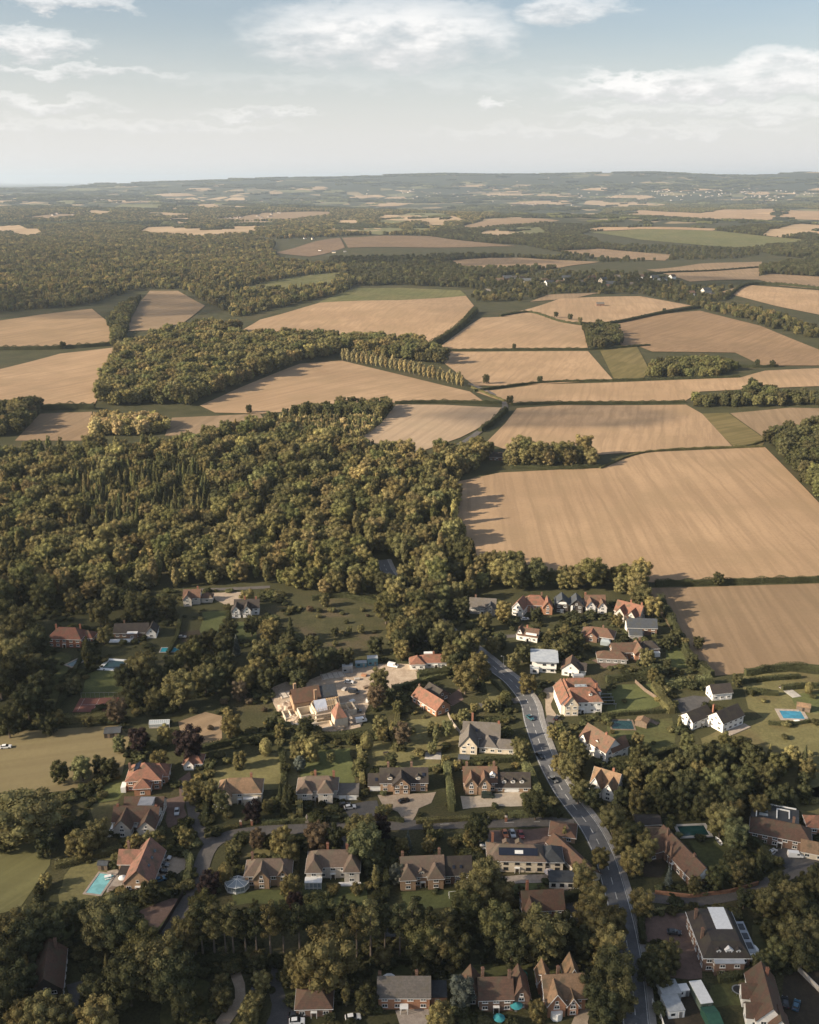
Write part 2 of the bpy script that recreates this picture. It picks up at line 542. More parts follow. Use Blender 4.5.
def point_cloud(name, P, rot, scl, tint, sources, label, cat, kind='stuff'):
    m = bpy.data.meshes.new(name)
    m.from_pydata(P.tolist(), [], [])
    for nm, ty, data in (('rz', 'FLOAT', rot), ('sc', 'FLOAT_VECTOR', scl), ('tint', 'FLOAT_COLOR', tint)):
        a = m.attributes.new(nm, ty, 'POINT')
        a.data.foreach_set({'FLOAT': 'value', 'FLOAT_VECTOR': 'vector', 'FLOAT_COLOR': 'color'}[ty], np.ascontiguousarray(data, np.float32).ravel())
    o = put(name, m)
    tag(o, label, cat, None, kind)
    g = bpy.data.node_groups.new(name, 'GeometryNodeTree')
    g.interface.new_socket('Geometry', in_out='INPUT', socket_type='NodeSocketGeometry')
    g.interface.new_socket('Geometry', in_out='OUTPUT', socket_type='NodeSocketGeometry')
    gi = g.nodes.new('NodeGroupInput'); go = g.nodes.new('NodeGroupOutput')
    jn = g.nodes.new('GeometryNodeJoinGeometry')
    for s in sources:
        oi = g.nodes.new('GeometryNodeObjectInfo'); oi.inputs['Object'].default_value = s
        sm = g.nodes.new('GeometryNodeSetMaterial'); sm.inputs['Material'].default_value = LEAFI
        gt = g.nodes.new('GeometryNodeGeometryToInstance')
        g.links.new(oi.outputs['Geometry'], sm.inputs['Geometry']); g.links.new(sm.outputs[0], gt.inputs[0]); g.links.new(gt.outputs[0], jn.inputs[0])
    ip = g.nodes.new('GeometryNodeInstanceOnPoints')
    def attr(nm, ty):
        n = g.nodes.new('GeometryNodeInputNamedAttribute'); n.data_type = ty; n.inputs['Name'].default_value = nm
        return n.outputs[0]
    cx = g.nodes.new('ShaderNodeCombineXYZ'); g.links.new(attr('rz', 'FLOAT'), cx.inputs[2])
    er = g.nodes.new('FunctionNodeEulerToRotation'); g.links.new(cx.outputs[0], er.inputs[0])
    ip.inputs['Pick Instance'].default_value = True
    rv = g.nodes.new('FunctionNodeRandomValue'); rv.data_type = 'INT'
    for s in rv.inputs:
        if s.enabled and s.name == 'Min' : s.default_value = 0
        if s.enabled and s.name == 'Max' : s.default_value = len(sources) - 1
    g.links.new([s for s in rv.outputs if s.enabled][0], ip.inputs['Instance Index'])
    g.links.new(gi.outputs[0], ip.inputs['Points']); g.links.new(jn.outputs[0], ip.inputs['Instance'])
    g.links.new(er.outputs[0], ip.inputs['Rotation']); g.links.new(attr('sc', 'FLOAT_VECTOR'), ip.inputs['Scale'])
    g.links.new(ip.outputs[0], go.inputs[0])
    md = o.modifiers.new('trees', 'NODES'); md.node_group = g
    return o

CORRIDORS = []                    # (polyline of world points, half width) that stay clear of trees
OPEN = []                         # world polygons (clearings, fields) that stay clear
def clear_of(X, Y, extra=0.0):
    k = np.ones(len(X), bool)
    for pl, w in CORRIDORS:
        a = np.asarray(pl)
        for i in range(len(a) - 1):
            d = a[i + 1] - a[i]; L = (d @ d) or 1e-9
            t = np.clip(((X - a[i, 0]) * d[0] + (Y - a[i, 1]) * d[1]) / L, 0, 1)
            k &= np.hypot(X - a[i, 0] - t * d[0], Y - a[i, 1] - t * d[1]) > w + extra
    return k

def wood(name, label, poly_px, step, h, tints, canopy=12.0, kinds='BBBD', cat='woodland', hvar=.28, gap=0.0, keep=None, crowns=None):
    seed = abs(hash(label)) % 100000 if False else sum(ord(c) * (i + 1) for i, c in enumerate(label)) % 100000
    rng = np.random.default_rng(seed)
    poly = world_poly(poly_px, canopy)
    X, Y = jitter_grid(poly, step, rng)
    k = clear_of(X, Y, 2.0)
    for op in OPEN: k &= ~inside(op, X, Y)
    if keep is not None: k &= keep(X, Y)
    if gap: k &= rng.uniform(0, 1, len(X)) > gap
    X, Y = X[k], Y[k]
    P = np.stack([X, Y, hgt(X, Y) - .2], 1)
    n = len(P)
    # neighbouring trees share a tone: slow drift over the wood, then tree by tree
    T = np.array([LEAFTINT[t] for t in tints])
    drift = np.sin(X / 43 + 1) * np.sin(Y / 57 + 2) * .5 + .5
    pick = np.clip(((drift * .55 + rng.uniform(0, 1, n) * .75) / 1.3 * len(tints)).astype(int), 0, len(tints) - 1)
    tint = T[pick] * rng.uniform(.75, 1.5, (n, 1)) * rng.uniform(.93, 1.07, (n, 3)) * np.array([1.14, 1.04, .95])
    tint = np.concatenate([tint, np.ones((n, 1))], 1)
    srcs = [PROTO[m.name] for kk in dict.fromkeys(kinds) for m in KINDS[kk]['crowns'] if m.name in PROTO]
    nat = KINDS[kinds[0]]['h']
    s = (h * rng.uniform(1 - hvar, 1 + hvar, n)) / nat
    wide = rng.uniform(.9, 1.15, n)
    return point_cloud(name, P, rng.uniform(0, 6.28, n), np.stack([s * wide, s * wide, s], 1), tint, srcs, label, cat)

# ------------------------------------------------------------------ hedges
def resample(pts, step):
    out = [Vector(pts[0])]
    for a, b in zip(pts[:-1], pts[1:]):
        a = Vector(a); b = Vector(b); n = max(1, int((b - a).length / step))
        for i in range(1, n + 1): out.append(a.lerp(b, i / n))
    return out

def smooth_line(pts, step):
    """Catmull-Rom through the points, then even steps."""
    P = [Vector((p[0], p[1])) for p in pts]
    if len(P) < 3: return resample(P, step)
    Q = [P[0] * 2 - P[1]] + P + [P[-1] * 2 - P[-2]]
    out = []
    for i in range(1, len(Q) - 2):
        n = max(2, int((Q[i + 1] - Q[i]).length / step))
        for k in range(n):
            t = k / n
            out.append(.5 * ((2 * Q[i]) + (Q[i + 1] - Q[i - 1]) * t + (2 * Q[i - 1] - 5 * Q[i] + 4 * Q[i + 1] - Q[i + 2]) * t * t + (3 * Q[i] - Q[i - 1] - 3 * Q[i + 1] + Q[i + 2]) * t ** 3))
    out.append(P[-1])
    return out

HEDGES = []
def hedge(px_pts, h, w, tint, label=None, clipped=True, leaf=None, name='hedge', group=None):
    """A hedge along pixels of its foot: a leafy bank h tall and w wide that follows the land."""
    rng = np.random.default_rng(int(px_pts[0][0] * 13 + px_pts[0][1] * 7))
    W = [at(*q) for q in px_pts]
    L = smooth_line([(p.x, p.y) for p in W], 2.0) if len(W) > 2 else resample([Vector((p.x, p.y)) for p in W], 2.0)
    L = np.array([(p.x, p.y) for p in L])
    seg = np.diff(L, axis=0); sl = np.hypot(seg[:, 0], seg[:, 1]); S = np.concatenate([[0], np.cumsum(sl)]); tot = S[-1]
    o0 = L.mean(0); z0 = h1(*o0)
    leaf = leaf or (.42 if h < 4 else .55)
    if tot > 250: leaf = max(leaf, .9)
    n = int(min(26000, tot * (2 * h + w) / leaf ** 2 * 1.5))
    s = rng.uniform(0, tot, n)
    i = np.clip(np.searchsorted(S, s) - 1, 0, len(sl) - 1); t = ((s - S[i]) / np.maximum(sl[i], 1e-6))[:, None]
    C = L[i] + seg[i] * t; D = seg[i] / np.maximum(sl[i], 1e-6)[:, None]; Q = np.stack([-D[:, 1], D[:, 0]], 1)
    wob = np.sin(s / 3.1 + tot) * np.sin(s / 7.7 + 1)
    hh = h * (1 + (.06 if clipped else .22) * (wob + .6 * np.sin(s / 1.7 + 3))); ww = w * (1 + (.06 if clipped else .3) * np.sin(s / 4.3 + 2))
    face = rng.uniform(0, 1, n) * (2 * h + w)
    side = np.where(face < h, -1, np.where(face < 2 * h, 1, 0))
    off = np.where(side == 0, rng.uniform(-.5, .5, n), side * .5 * rng.uniform(.85, 1.08, n)) * ww
    zz = np.where(side == 0, hh * rng.uniform(.9, 1.04, n), rng.uniform(.02, 1, n) * hh)
    if not clipped:
        rr = np.sqrt(np.clip(1 - (zz / (hh * 1.2)) ** 2, 0.25, 1)); off = off * rr
    X = C[:, 0] + Q[:, 0] * off; Y = C[:, 1] + Q[:, 1] * off
    P = np.stack([X - o0[0], Y - o0[1], zz + hgt(X, Y) - z0], 1)
    Nn = np.stack([Q[:, 0] * side, Q[:, 1] * side, np.where(side == 0, 1.2, .25)], 1)
    tone = np.clip(.5 + .25 * np.sin(s / 2.3) + rng.normal(0, .2, n), 0, 1)
    m = leaf_mesh('hedge', P, Nn, tone, leaf, None, None, rng)
    # inner body, so that one does not see through
    b = MB()
    for k in range(len(L) - 1):
        d = seg[k] / max(sl[k], 1e-6); q = np.array([-d[1], d[0]]); a, c = L[k] - o0, L[k + 1] - o0
        za, zc = h1(*L[k]) - z0, h1(*L[k + 1]) - z0
        u = w * .36
        cs = lambda p, z: [(p[0] + q[0] * u * e, p[1] + q[1] * u * e, z + v) for e, v in ((1, -.2), (.8 if clipped else .6, h * .86), (-.8 if clipped else -.6, h * .86), (-1, -.2))]
        A, Bq = cs(a, za), cs(c, zc)
        b.solid(A + Bq, [(0, 1, 5, 4), (1, 2, 6, 5), (2, 3, 7, 6)] + ([(0, 3, 2, 1)] if k == 0 else []) + ([(4, 5, 6, 7)] if k == len(L) - 2 else []))
    nv = len(m.vertices)
    bm = bmesh.new(); bm.from_mesh(m)
    vs = [bm.verts.new(v) for v in b.v]
    for f in b.f: bm.faces.new([vs[k] for k in f])
    bm.to_mesh(m); bm.free()
    ta = m.attributes['tone']
    arr = np.zeros(len(m.vertices), np.float32); ta.data.foreach_get('value', arr); arr[nv:] = .35; ta.data.foreach_set('value', arr)
    m.update()
    o = put(name, m, None, (o0[0], o0[1], z0))
    c = LEAFTINT[tint]; j = random.uniform(.9, 1.1)
    o.color = (c[0] * j, c[1] * j, c[2] * j, 1)
    tag(o, label, 'hedge', group)
    pm = px_pts[len(px_pts) // 2]
    HEDGES.append(dict(o=o, x=sum(q[0] for q in px_pts) / len(px_pts), y=sum(q[1] for q in px_pts) / len(px_pts), h=h, tint=tint, L=tot, label=label, clipped=clipped, name=name))
    return o
# ------------------------------------------------------------------ the land
def grid_land():
    ys = [-250.0]; 
    while ys[-1] < 700: ys.append(ys[-1] + 25)
    while ys[-1] < 60000: ys.append(ys[-1] + max(14, abs(ys[-1]) / 70))
    nx = 121
    V = []; 
    for y in ys:
        half = 420 + max(0, y) * .62
        for i in range(nx):
            x = (i / (nx - 1) * 2 - 1) * half
            V.append((x, y))
    V = np.array(V); Z = hgt(V[:, 0], V[:, 1]) - .02
    Fc = [(r * nx + i, r * nx + i + 1, (r + 1) * nx + i + 1, (r + 1) * nx + i) for r in range(len(ys) - 1) for i in range(nx - 1)]
    m = bpy.data.meshes.new('ground')
    m.from_pydata(np.column_stack([V, Z]).tolist(), [], Fc)
    m.polygons.foreach_set('use_smooth', [True] * len(m.polygons))
    mt, nt, out = nodes_of('rough_grassland')
    v = pos_(nt)
    c = mixc(nt, ramp_(nt, noise_(nt, v, .05, 5, .6), .38, .62), (.078, .075, .036), (.056, .057, .027))
    c = mixc(nt, ramp_(nt, noise_(nt, v, .021, 4), .52, .66), c, (.095, .08, .042))
    g = noise_(nt, v, 1.3, 4, .7)
    c = mixc(nt, ramp_(nt, g, .3, .62), (.036, .036, .018), c)
    # far country: small fields, woods and villages too far off to tell apart
    vd = N(nt, 'ShaderNodeVectorMath', operation='LENGTH'); lk(nt, v, vd.inputs[0])
    far = ramp_(nt, vd.outputs['Value'], 3800, 6500)
    mp = N(nt, 'ShaderNodeMapping'); mp.inputs['Scale'].default_value = (1 / 300, 1 / 420, 0); lk(nt, v, mp.inputs[0])
    w2 = N(nt, 'ShaderNodeTexVoronoi'); w2.inputs['Scale'].default_value = 1.0; w2.inputs['Randomness'].default_value = .9; lk(nt, mp.outputs[0], w2.inputs['Vector'])
    sc_ = N(nt, 'ShaderNodeSeparateColor'); lk(nt, w2.outputs['Color'], sc_.inputs[0])
    pf = mixc(nt, ramp_(nt, sc_.outputs[0], .3, .34), (.05, .055, .028), mixc(nt, ramp_(nt, sc_.outputs[1], .3, .7), (.42, .31, .19), (.15, .145, .075)))
    we = N(nt, 'ShaderNodeTexVoronoi', feature='DISTANCE_TO_EDGE'); we.inputs['Scale'].default_value = 1.0; we.inputs['Randomness'].default_value = .9; lk(nt, mp.outputs[0], we.inputs['Vector'])
    pf = mixc(nt, ramp_(nt, we.outputs['Distance'], .09, .05), pf, (.035, .04, .022))
    pf = mixc(nt, ramp_(nt, noise_(nt, v, .0011, 4, .6), .47, .53), pf, (.042, .047, .026))
    pf = mixc(nt, math_(nt, 'MULTIPLY', ramp_(nt, vd.outputs['Value'], 12500, 14500), ramp_(nt, noise_(nt, v, .0009, 3), .62, .52)), pf, (.036, .042, .026))
    c = mixc(nt, far, c, pf)
    principled(nt, out, c, .95, .1)
    m.materials.append(mt)
    o = put('ground', m)
    tag(o, 'rough olive grassland that the fields, woods and village lie on', 'ground', None, 'structure')
grid_land()

def drape(name, W, lift, step, mat, label, cat='field', jitter=0.0, local=False):
    """A sheet with the outline W (land points) laid over the land."""
    rng = np.random.default_rng(int(abs(W[0][0]) * 10) + 3)
    ring = resample([Vector(p) for p in W] + [Vector(W[0])], step)[:-1]
    if jitter: ring = [p + Vector((rng.normal(0, jitter), rng.normal(0, jitter))) for p in ring]
    n = len(ring)
    pts = list(ring)
    flat = max(math.hypot(*p) for p in W) < 690
    if not flat:
        X, Y = jitter_grid([tuple(p) for p in ring], step, rng)
        pts += [Vector((a, b)) for a, b in zip(X, Y)]
    r = delaunay_2d_cdt(pts, [(i, (i + 1) % n) for i in range(n)], [], 1, 1e-4)
    V = np.array([(p.x, p.y) for p in r[0]])
    Z = hgt(V[:, 0], V[:, 1]) + lift
    m = bpy.data.meshes.new(name)
    fc = []
    for f in r[2]:
        a, b, c = (V[i] for i in f[:3])
        cr = (b[0] - a[0]) * (c[1] - a[1]) - (b[1] - a[1]) * (c[0] - a[0])
        fc.append(tuple(f) if cr > 0 else tuple(reversed(f)))
    m.from_pydata(np.column_stack([V, Z]).tolist(), [], fc)
    m.polygons.foreach_set('use_smooth', [True] * len(m.polygons))
    m.materials.append(mat)
    o = put(name, m)
    return tag(o, label, cat, None, 'structure')

def field_mat(name, c1, c2, ang, period=3.0, stripes=.5, tram=24.0, patch=(.0, .0, .0)):
    """Stubble or crop: rows along one bearing, wheel tracks at wider intervals, paler and darker soil in broad patches."""
    m, nt, out = nodes_of(name)
    v = pos_(nt)
    mp = N(nt, 'ShaderNodeMapping'); mp.inputs['Rotation'].default_value = (0, 0, R(ang)); lk(nt, v, mp.inputs[0])
    sx = N(nt, 'ShaderNodeSeparateXYZ'); lk(nt, mp.outputs[0], sx.inputs[0])
    warp = math_(nt, 'MULTIPLY', noise_(nt, v, .012, 2), 16.0)
    u = math_(nt, 'ADD', sx.outputs[0], warp)
    st = N(nt, 'ShaderNodeMapping'); st.inputs['Rotation'].default_value = (0, 0, R(ang)); lk(nt, v, st.inputs[0])
    st2 = N(nt, 'ShaderNodeMapping'); st2.inputs['Scale'].default_value = (1.0 / period * .55, .006, 1); lk(nt, st.outputs[0], st2.inputs[0])
    streak = noise_(nt, st2.outputs[0], 1.0, 4, .65)
    big = noise_(nt, v, .008, 4, .55)
    c = mixc(nt, ramp_(nt, big, .32, .68), c1, c2)
    c = mixc(nt, math_(nt, 'MULTIPLY', ramp_(nt, streak, .40, .62), stripes), c, tuple(x * .58 for x in c1))
    tr = math_(nt, 'FRACT', math_(nt, 'DIVIDE', u, tram))
    trk = math_(nt, 'GREATER_THAN', tr, 1 - 2.2 / tram)
    c = mixc(nt, math_(nt, 'MULTIPLY', trk, .32), c, tuple(x * .6 for x in c1))
    fine = noise_(nt, v, .45, 4, .75)
    c = mixc(nt, math_(nt, 'MULTIPLY', ramp_(nt, fine, .4, .72), .30), c, tuple(x * .62 for x in c2))
    c = mixc(nt, math_(nt, 'MULTIPLY', ramp_(nt, noise_(nt, v, .019, 4), .46, .66), .5), c, (c1[0] * .66, c1[1] * .68, c1[2] * .66))
    principled(nt, out, c, .95, .08)
    return m

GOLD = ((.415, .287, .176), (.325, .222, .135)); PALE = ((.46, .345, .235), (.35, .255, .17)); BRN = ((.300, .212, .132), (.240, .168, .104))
GRN = ((.135, .14, .058), (.17, .155, .07)); OLV = ((.15, .125, .052), (.19, .15, .07)); TAN = ((.30, .215, .135), (.245, .175, .11)); DRY = ((.245, .195, .11), (.185, .155, .082))
FIELDS = [
    ('big golden stubble field beside the near woodland belt', GOLD, 2, [(457, 482), (500, 473), (600, 468), (640, 453), (765, 447.5), (795, 478), (835, 520), (835, 581), (655, 583), (600, 580), (457, 560)]),
    ('brown stubble field below the big golden field, beyond the white houses', BRN, 4, [(640, 588), (700, 587), (835, 583), (835, 673), (790, 668), (748, 673), (715, 676), (688, 660), (668, 625)]),
    ('golden stubble field under the line of poplars', GOLD, 40, [(200, 406), (240, 388), (300, 364), (342, 361), (400, 375), (470, 392), (484, 402), (395, 403), (262, 414), (215, 413)]),
    ('pale chalky stubble field between two woods', PALE, 20, [(345, 447), (380, 425), (396, 405), (440, 405), (502, 408), (488, 424), (460, 438), (420, 452)]),
    ('golden field with a green top edge above the oak wood', GOLD, 10, [(225, 340), (260, 320), (320, 303), (400, 300), (466, 296), (474, 306), (458, 326), (425, 345)]),
    ('green strip at the head of the golden field above the oak wood', GRN, 10, [(318, 303), (335, 296), (355, 288.5), (400, 288), (460, 290.5), (467, 296), (400, 300.5)]),
    ('golden field right of the oak wood', GOLD, 25, [(436, 350), (482, 318), (520, 316.5), (582, 326), (588, 349.5), (500, 349.5)]),
    ('golden field with two lone trees, below the hedge', GOLD, 18, [(430, 352), (588, 351.5), (613, 380), (500, 386), (475, 386)]),
    ('green rough patch between golden fields', OLV, 30, [(600, 351), (637, 347), (650, 372), (642, 379.5), (614, 379.5)]),
    ('wide brown-gold field at the right', ((.30, .20, .118), (.25, .168, .10)), 35, [(612, 324), (650, 316), (700, 311), (760, 326), (835, 356), (835, 366), (762, 366), (735, 353), (652, 352), (637, 346), (622, 348)]),
    ('golden strip field below the small oak copse', GOLD, 12, [(476, 392.5), (540, 384.5), (740, 378), (765, 371), (835, 368), (835, 386), (700, 392), (684, 402), (540, 402.5), (512, 405)]),
    ('long golden field between lane and green triangle', GOLD, 15, [(486, 443), (505, 424), (517, 408.5), (560, 405.5), (686, 405), (702, 414), (732, 446.5), (640, 452), (590, 456), (540, 462)]),
    ('green triangle of rough grass above the big golden field', OLV, 60, [(700, 414), (728, 413), (766, 440), (762, 446.5), (733, 446.5)]),
    ('narrow brown field behind the green triangle', TAN, 10, [(730, 413.5), (790, 408), (835, 409), (835, 425), (790, 430), (767, 440)]),
    ('golden field beyond the lone trees and copse', GOLD, 8, [(500, 316), (560, 299), (640, 296.5), (692, 306), (615, 321), (580, 325)]),
    ('golden field behind the scrub patch', TAN, 8, [(530, 302), (548, 295), (600, 293), (575, 298.5)]),
    ('golden field at the right edge under the far wood', GOLD, 20, [(722, 292), (745, 285), (835, 292), (835, 318), (775, 306)]),
    ('golden field at the left edge, the upper one', ((.34, .235, .14), (.28, .195, .115)), 28, [(-15, 323), (40, 315), (92, 309), (108, 322), (114, 342), (60, 347), (-15, 350)]),
    ('golden field at the left edge, the lower one', GOLD, 30, [(-15, 373), (60, 354), (121, 347), (108, 378), (94, 406), (40, 408), (-15, 397)]),
    ('small golden field enclosed by dark woods', TAN, 22, [(124, 332), (140, 302), (150, 291), (178, 291), (205, 306), (185, 322), (160, 330)]),
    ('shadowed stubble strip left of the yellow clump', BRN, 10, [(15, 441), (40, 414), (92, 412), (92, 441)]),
    ('thin golden strip between the yellow clump and the wood', TAN, 10, [(165, 436), (172, 418), (260, 414), (268, 424), (200, 436)]),
    ('green meadow among dark woods', GRN, 10, [(228, 294), (300, 276), (342, 272), (330, 288), (300, 291)]),
    ('far pinkish stubble field', ((.215, .15, .10), (.195, .135, .088)), 10, [(274, 253), (330, 239), (340, 238), (345, 248), (310, 257)]),
    ('far brown stubble field stretching right', ((.22, .155, .098), (.195, .135, .085)), 10, [(342, 238), (380, 236), (430, 236.5), (516, 246.5), (440, 248), (348, 248)]),
    ('far brown field under dark trees', BRN, 10, [(440, 262), (520, 258), (600, 262), (560, 268), (470, 270)]),
    ('far brown field above the distant village', BRN, 12, [(556, 251), (600, 249), (672, 255), (665, 261), (600, 258)]),
    ('far field with a hedge across, right of the distant village', TAN, 12, [(646, 270), (700, 264), (762, 262), (758, 280), (690, 282)]),
    ('far brown field at right by the dark wood', BRN, 12, [(750, 278), (770, 274), (835, 278), (835, 291), (780, 286)]),
    ('far long green field', GRN, 8, [(586, 232), (640, 229.5), (720, 231.5), (806, 240), (790, 245), (740, 248), (640, 240)]),
    ('far golden strip above the long green field', GOLD, 8, [(566, 231), (600, 227.5), (718, 229), (712, 231), (640, 229.3)]),
    ('far pale gold field, the left of two', GOLD, 8, [(622, 216), (640, 210), (700, 213.5), (772, 207.5), (776, 219), (700, 220)]),
    ('far pale gold field, the right of two', GOLD, 8, [(779, 219), (783, 209.5), (835, 212), (835, 221)]),
    ('far pale field before the horizon woods', TAN, 8, [(440, 230), (480, 222), (520, 218), (560, 221), (500, 227)]),
    ('pale far field beside the left woods', TAN, 8, [(15, 219), (60, 214), (90, 215), (60, 220)]),
    ('pale far fields before the low ridge', TAN, 8, [(200, 220), (260, 213), (330, 212), (330, 216), (250, 222)]),
    ('dry pasture behind the left garden trees', DRY, 75, [(-15, 738), (20, 731), (60, 729), (118, 725), (130, 737), (122, 775), (70, 790), (-15, 800)]),
    ('striped dry meadow at the left edge', ((.185, .172, .078), (.148, .142, .064)), 35, [(-15, 840), (25, 832), (52, 845), (50, 865), (36, 885), (20, 908), (-15, 918)]),
    ('bare earth paddock behind the building site', ((.30, .22, .14), (.25, .18, .115)), 40, [(178, 722), (205, 712), (222, 716), (222, 740), (200, 745), (182, 738)]),
]
FIELD_WORLD = []
for k, (lab, (c1, c2), ang, pts) in enumerate(FIELDS):
    W = world_poly(pts)
    far = max(math.hypot(*p) for p in W)
    drape('field', W, .06 if far < 690 else min(1.6, .12 + far / 3500), max(5, far / 60), field_mat('field_soil_%d' % k, c1, c2, ang, tram=24 if far < 1500 else 40), lab)
    FIELD_WORLD.append(W)
OPEN += FIELD_WORLD

def far_fields():
    """The patchwork of small fields that breaks the woods of the far country."""
    rng = random.Random(12); made = {0: [], 1: []}
    rows = [(186 + i * 1.9, 1.1 + i * .13) for i in range(26)]
    for y, hh in rows:
        x = -30 + rng.uniform(0, 60)
        while x < 840:
            w_ = rng.uniform(18, 75) * (1 if y > 200 else .8)
            p_ = .34 if y < 216 else (.24 if x < 260 else .42)
            if y > 226 and x < 250: p_ = .12
            if rng.random() < p_:
                a, b, c, d = (rng.uniform(-.8, .8) for _ in range(4))
                q = [(x, y + hh * .5 + a * .5), (x + w_ * .5, y + hh + b * .5), (x + w_, y + hh * .3 + c * .5), (x + w_ * .8, y - hh + d * .4), (x + w_ * .2, y - hh * .9)]
                W = world_poly(q); cx_ = sum(p[0] for p in W) / 5; cy_ = sum(p[1] for p in W) / 5
                ext = max(p[1] for p in W) - min(p[1] for p in W)
                if ext < 1800 and not any(inside(f, np.array([cx_] + [p[0] for p in W]), np.array([cy_] + [p[1] for p in W])).any() for f in FIELD_WORLD):
                    made[0 if rng.random() < .72 else 1].append(W); OPEN.append(W)
            x += w_ + rng.uniform(2, 40)
    for k, (mat, lab) in enumerate(((mottled('far_stubble', (.40, .295, .185), (.30, .215, .13), .004, .95, .1, True), 'patchwork of small pale stubble fields in the far country'), (mottled('far_pasture', (.16, .155, .075), (.12, .12, .058), .004, .95, .1, True), 'patchwork of small green pastures in the far country'))):
        b = MB()
        for W in made[k]:
            ring = resample([Vector(p) for p in W] + [Vector(W[0])], 90)[:-1]; n = len(ring)
            X, Y = jitter_grid([tuple(p) for p in ring], 90, np.random.default_rng(4))
            r = delaunay_2d_cdt(list(ring) + [Vector(p) for p in zip(X, Y)], [(i, (i + 1) % n) for i in range(n)], [], 1, 1e-3)
            b.solid([(p.x, p.y, h1(p.x, p.y) + 1.6 + math.hypot(p.x, p.y) / 4000) for p in r[0]], [tuple(f) for f in r[2]])
        tag(b.build('field', mat, None, (0, 0, 0), 0, True), lab, 'fields', None, 'structure')
far_fields()

# ------------------------------------------------------------------ lawns, drives, yards: flat sheets in the village
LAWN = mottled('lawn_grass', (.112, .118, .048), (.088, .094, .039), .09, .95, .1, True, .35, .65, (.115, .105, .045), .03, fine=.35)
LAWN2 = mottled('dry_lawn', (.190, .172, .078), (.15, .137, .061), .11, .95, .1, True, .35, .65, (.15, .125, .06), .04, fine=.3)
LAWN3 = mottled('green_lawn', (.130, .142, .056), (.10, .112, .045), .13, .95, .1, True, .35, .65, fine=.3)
SCRUB = mottled('rough_scrub_grass', (.095, .088, .042), (.066, .066, .03), .16, .95, .1, True, .35, .65, (.115, .092, .055), .06, fine=.45)
GRAVEL = mottled('gravel', (.42, .34, .26), (.35, .28, .21), .5, .95, .1, True, fine=.25)
PALEGRAVEL = mottled('pale_gravel', (.54, .46, .36), (.47, .39, .30), .5, .95, .1, True, fine=.2)
BRICKPAVE = mottled('brick_paving', (.20, .135, .11), (.16, .11, .09), .6, .9, .15, True, fine=.3)
SITE = mottled('bare_site_earth', (.52, .42, .32), (.40, .31, .23), .25, .95, .1, True, fine=.3)
TARMAC = mottled('worn_tarmac', (.105, .10, .098), (.082, .08, .08), .35, .9, .2, True, fine=.25)
EARTH = mottled('dark_garden_earth', (.075, .06, .042), (.055, .046, .033), .4, .95, .1, True, fine=.4)
COURT = mottled('red_court_surface', (.20, .09, .07), (.17, .08, .065), .3, .9, .1, True)
COURTG = mottled('dull_green_court_surface', (.07, .085, .06), (.06, .07, .05), .3, .9, .1, True)

LEVEL = [0.0]; SHEETS = []
def sheet(name, label, mat, pts, cat=None):
    LEVEL[0] += .004
    W = world_poly(pts); SHEETS.append(W)
    return drape(name, W, (.02 if name == 'lawn' else .066) + (LEVEL[0] % .04), 4.0, mat, label, cat or name.replace('_', ' '), jitter=.35)

L = lambda label, mat, *pts: sheet('lawn', label, mat, list(pts))
def D(label, mat, *pts):
    sheet('drive', label, mat, list(pts)); DRIVES.append(SHEETS[-1])
DRIVES = []
L('rough scrubby clearing behind the building site', SCRUB, (302, 600), (352, 598), (388, 612), (392, 640), (372, 652), (310, 650), (300, 625))
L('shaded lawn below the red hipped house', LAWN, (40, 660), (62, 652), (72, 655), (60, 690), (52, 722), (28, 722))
L('lawn between the two shaded pools and the tennis court', LAWN3, (88, 672), (122, 670), (124, 690), (104, 702), (80, 700))
L('lawn right of the half-timbered house', LAWN3, (203, 612), (228, 611), (226, 632), (200, 633))
L('lawn in front of the half-timbered house', LAWN3, (230, 622), (258, 622), (256, 640), (230, 644))
L('lawn behind the tan hipped house', LAWN2, (205, 770), (262, 755), (300, 750), (300, 785), (270, 790), (208, 786))
L('lawn behind the two-hipped house', LAWN3, (300, 752), (350, 748), (355, 785), (300, 782))
L('wide lawn behind the timbered house', LAWN2, (366, 745), (440, 735), (440, 768), (366, 776))
L('lawn behind the steep gabled cottage', LAWN2, (395, 722), (460, 715), (462, 745), (395, 752))
L('bright lawn beside the solar roofed house', LAWN3, (95, 795), (128, 768), (132, 785), (118, 800), (98, 803))
L('lawn beside the brown complex house', LAWN2, (90, 806), (118, 800), (118, 832), (95, 835))
L('garden lawn beside the turquoise pool', LAWN2, (58, 895), (68, 868), (112, 858), (120, 866), (112, 898), (60, 905))
L('lawn at the corner before the conservatory house', LAWN2, (238, 842), (272, 838), (270, 858), (240, 860))
L('lawn in front of the conservatory house', LAWN3, (232, 892), (290, 888), (292, 902), (236, 905))
L('striped lawn in front of the double-fronted brown house', LAWN3, (302, 884), (365, 882), (368, 905), (306, 908))
L('lawn in front of the twin gabled house', LAWN3, (400, 892), (470, 890), (472, 906), (404, 910))
L('lawn strip before the solar banded house', LAWN3, (495, 884), (545, 883), (545, 896), (497, 898))
L('triangular lawn beside the main road', LAWN2, (484, 680), (500, 680), (515, 700), (506, 706), (490, 700))
L('lawn right of the orange roofed mansion', LAWN3, (607, 686), (655, 684), (660, 706), (640, 712), (608, 712))
L('lawn behind the orange roofed mansion garden', LAWN3, (664, 646), (692, 646), (694, 668), (668, 668))
L('garden lawn with green pool cover', LAWN, (606, 726), (672, 718), (676, 745), (640, 758), (606, 756))
L('large lawn round the white houses', LAWN2, (700, 738), (745, 722), (819, 700), (835, 705), (835, 800), (770, 790), (712, 762))
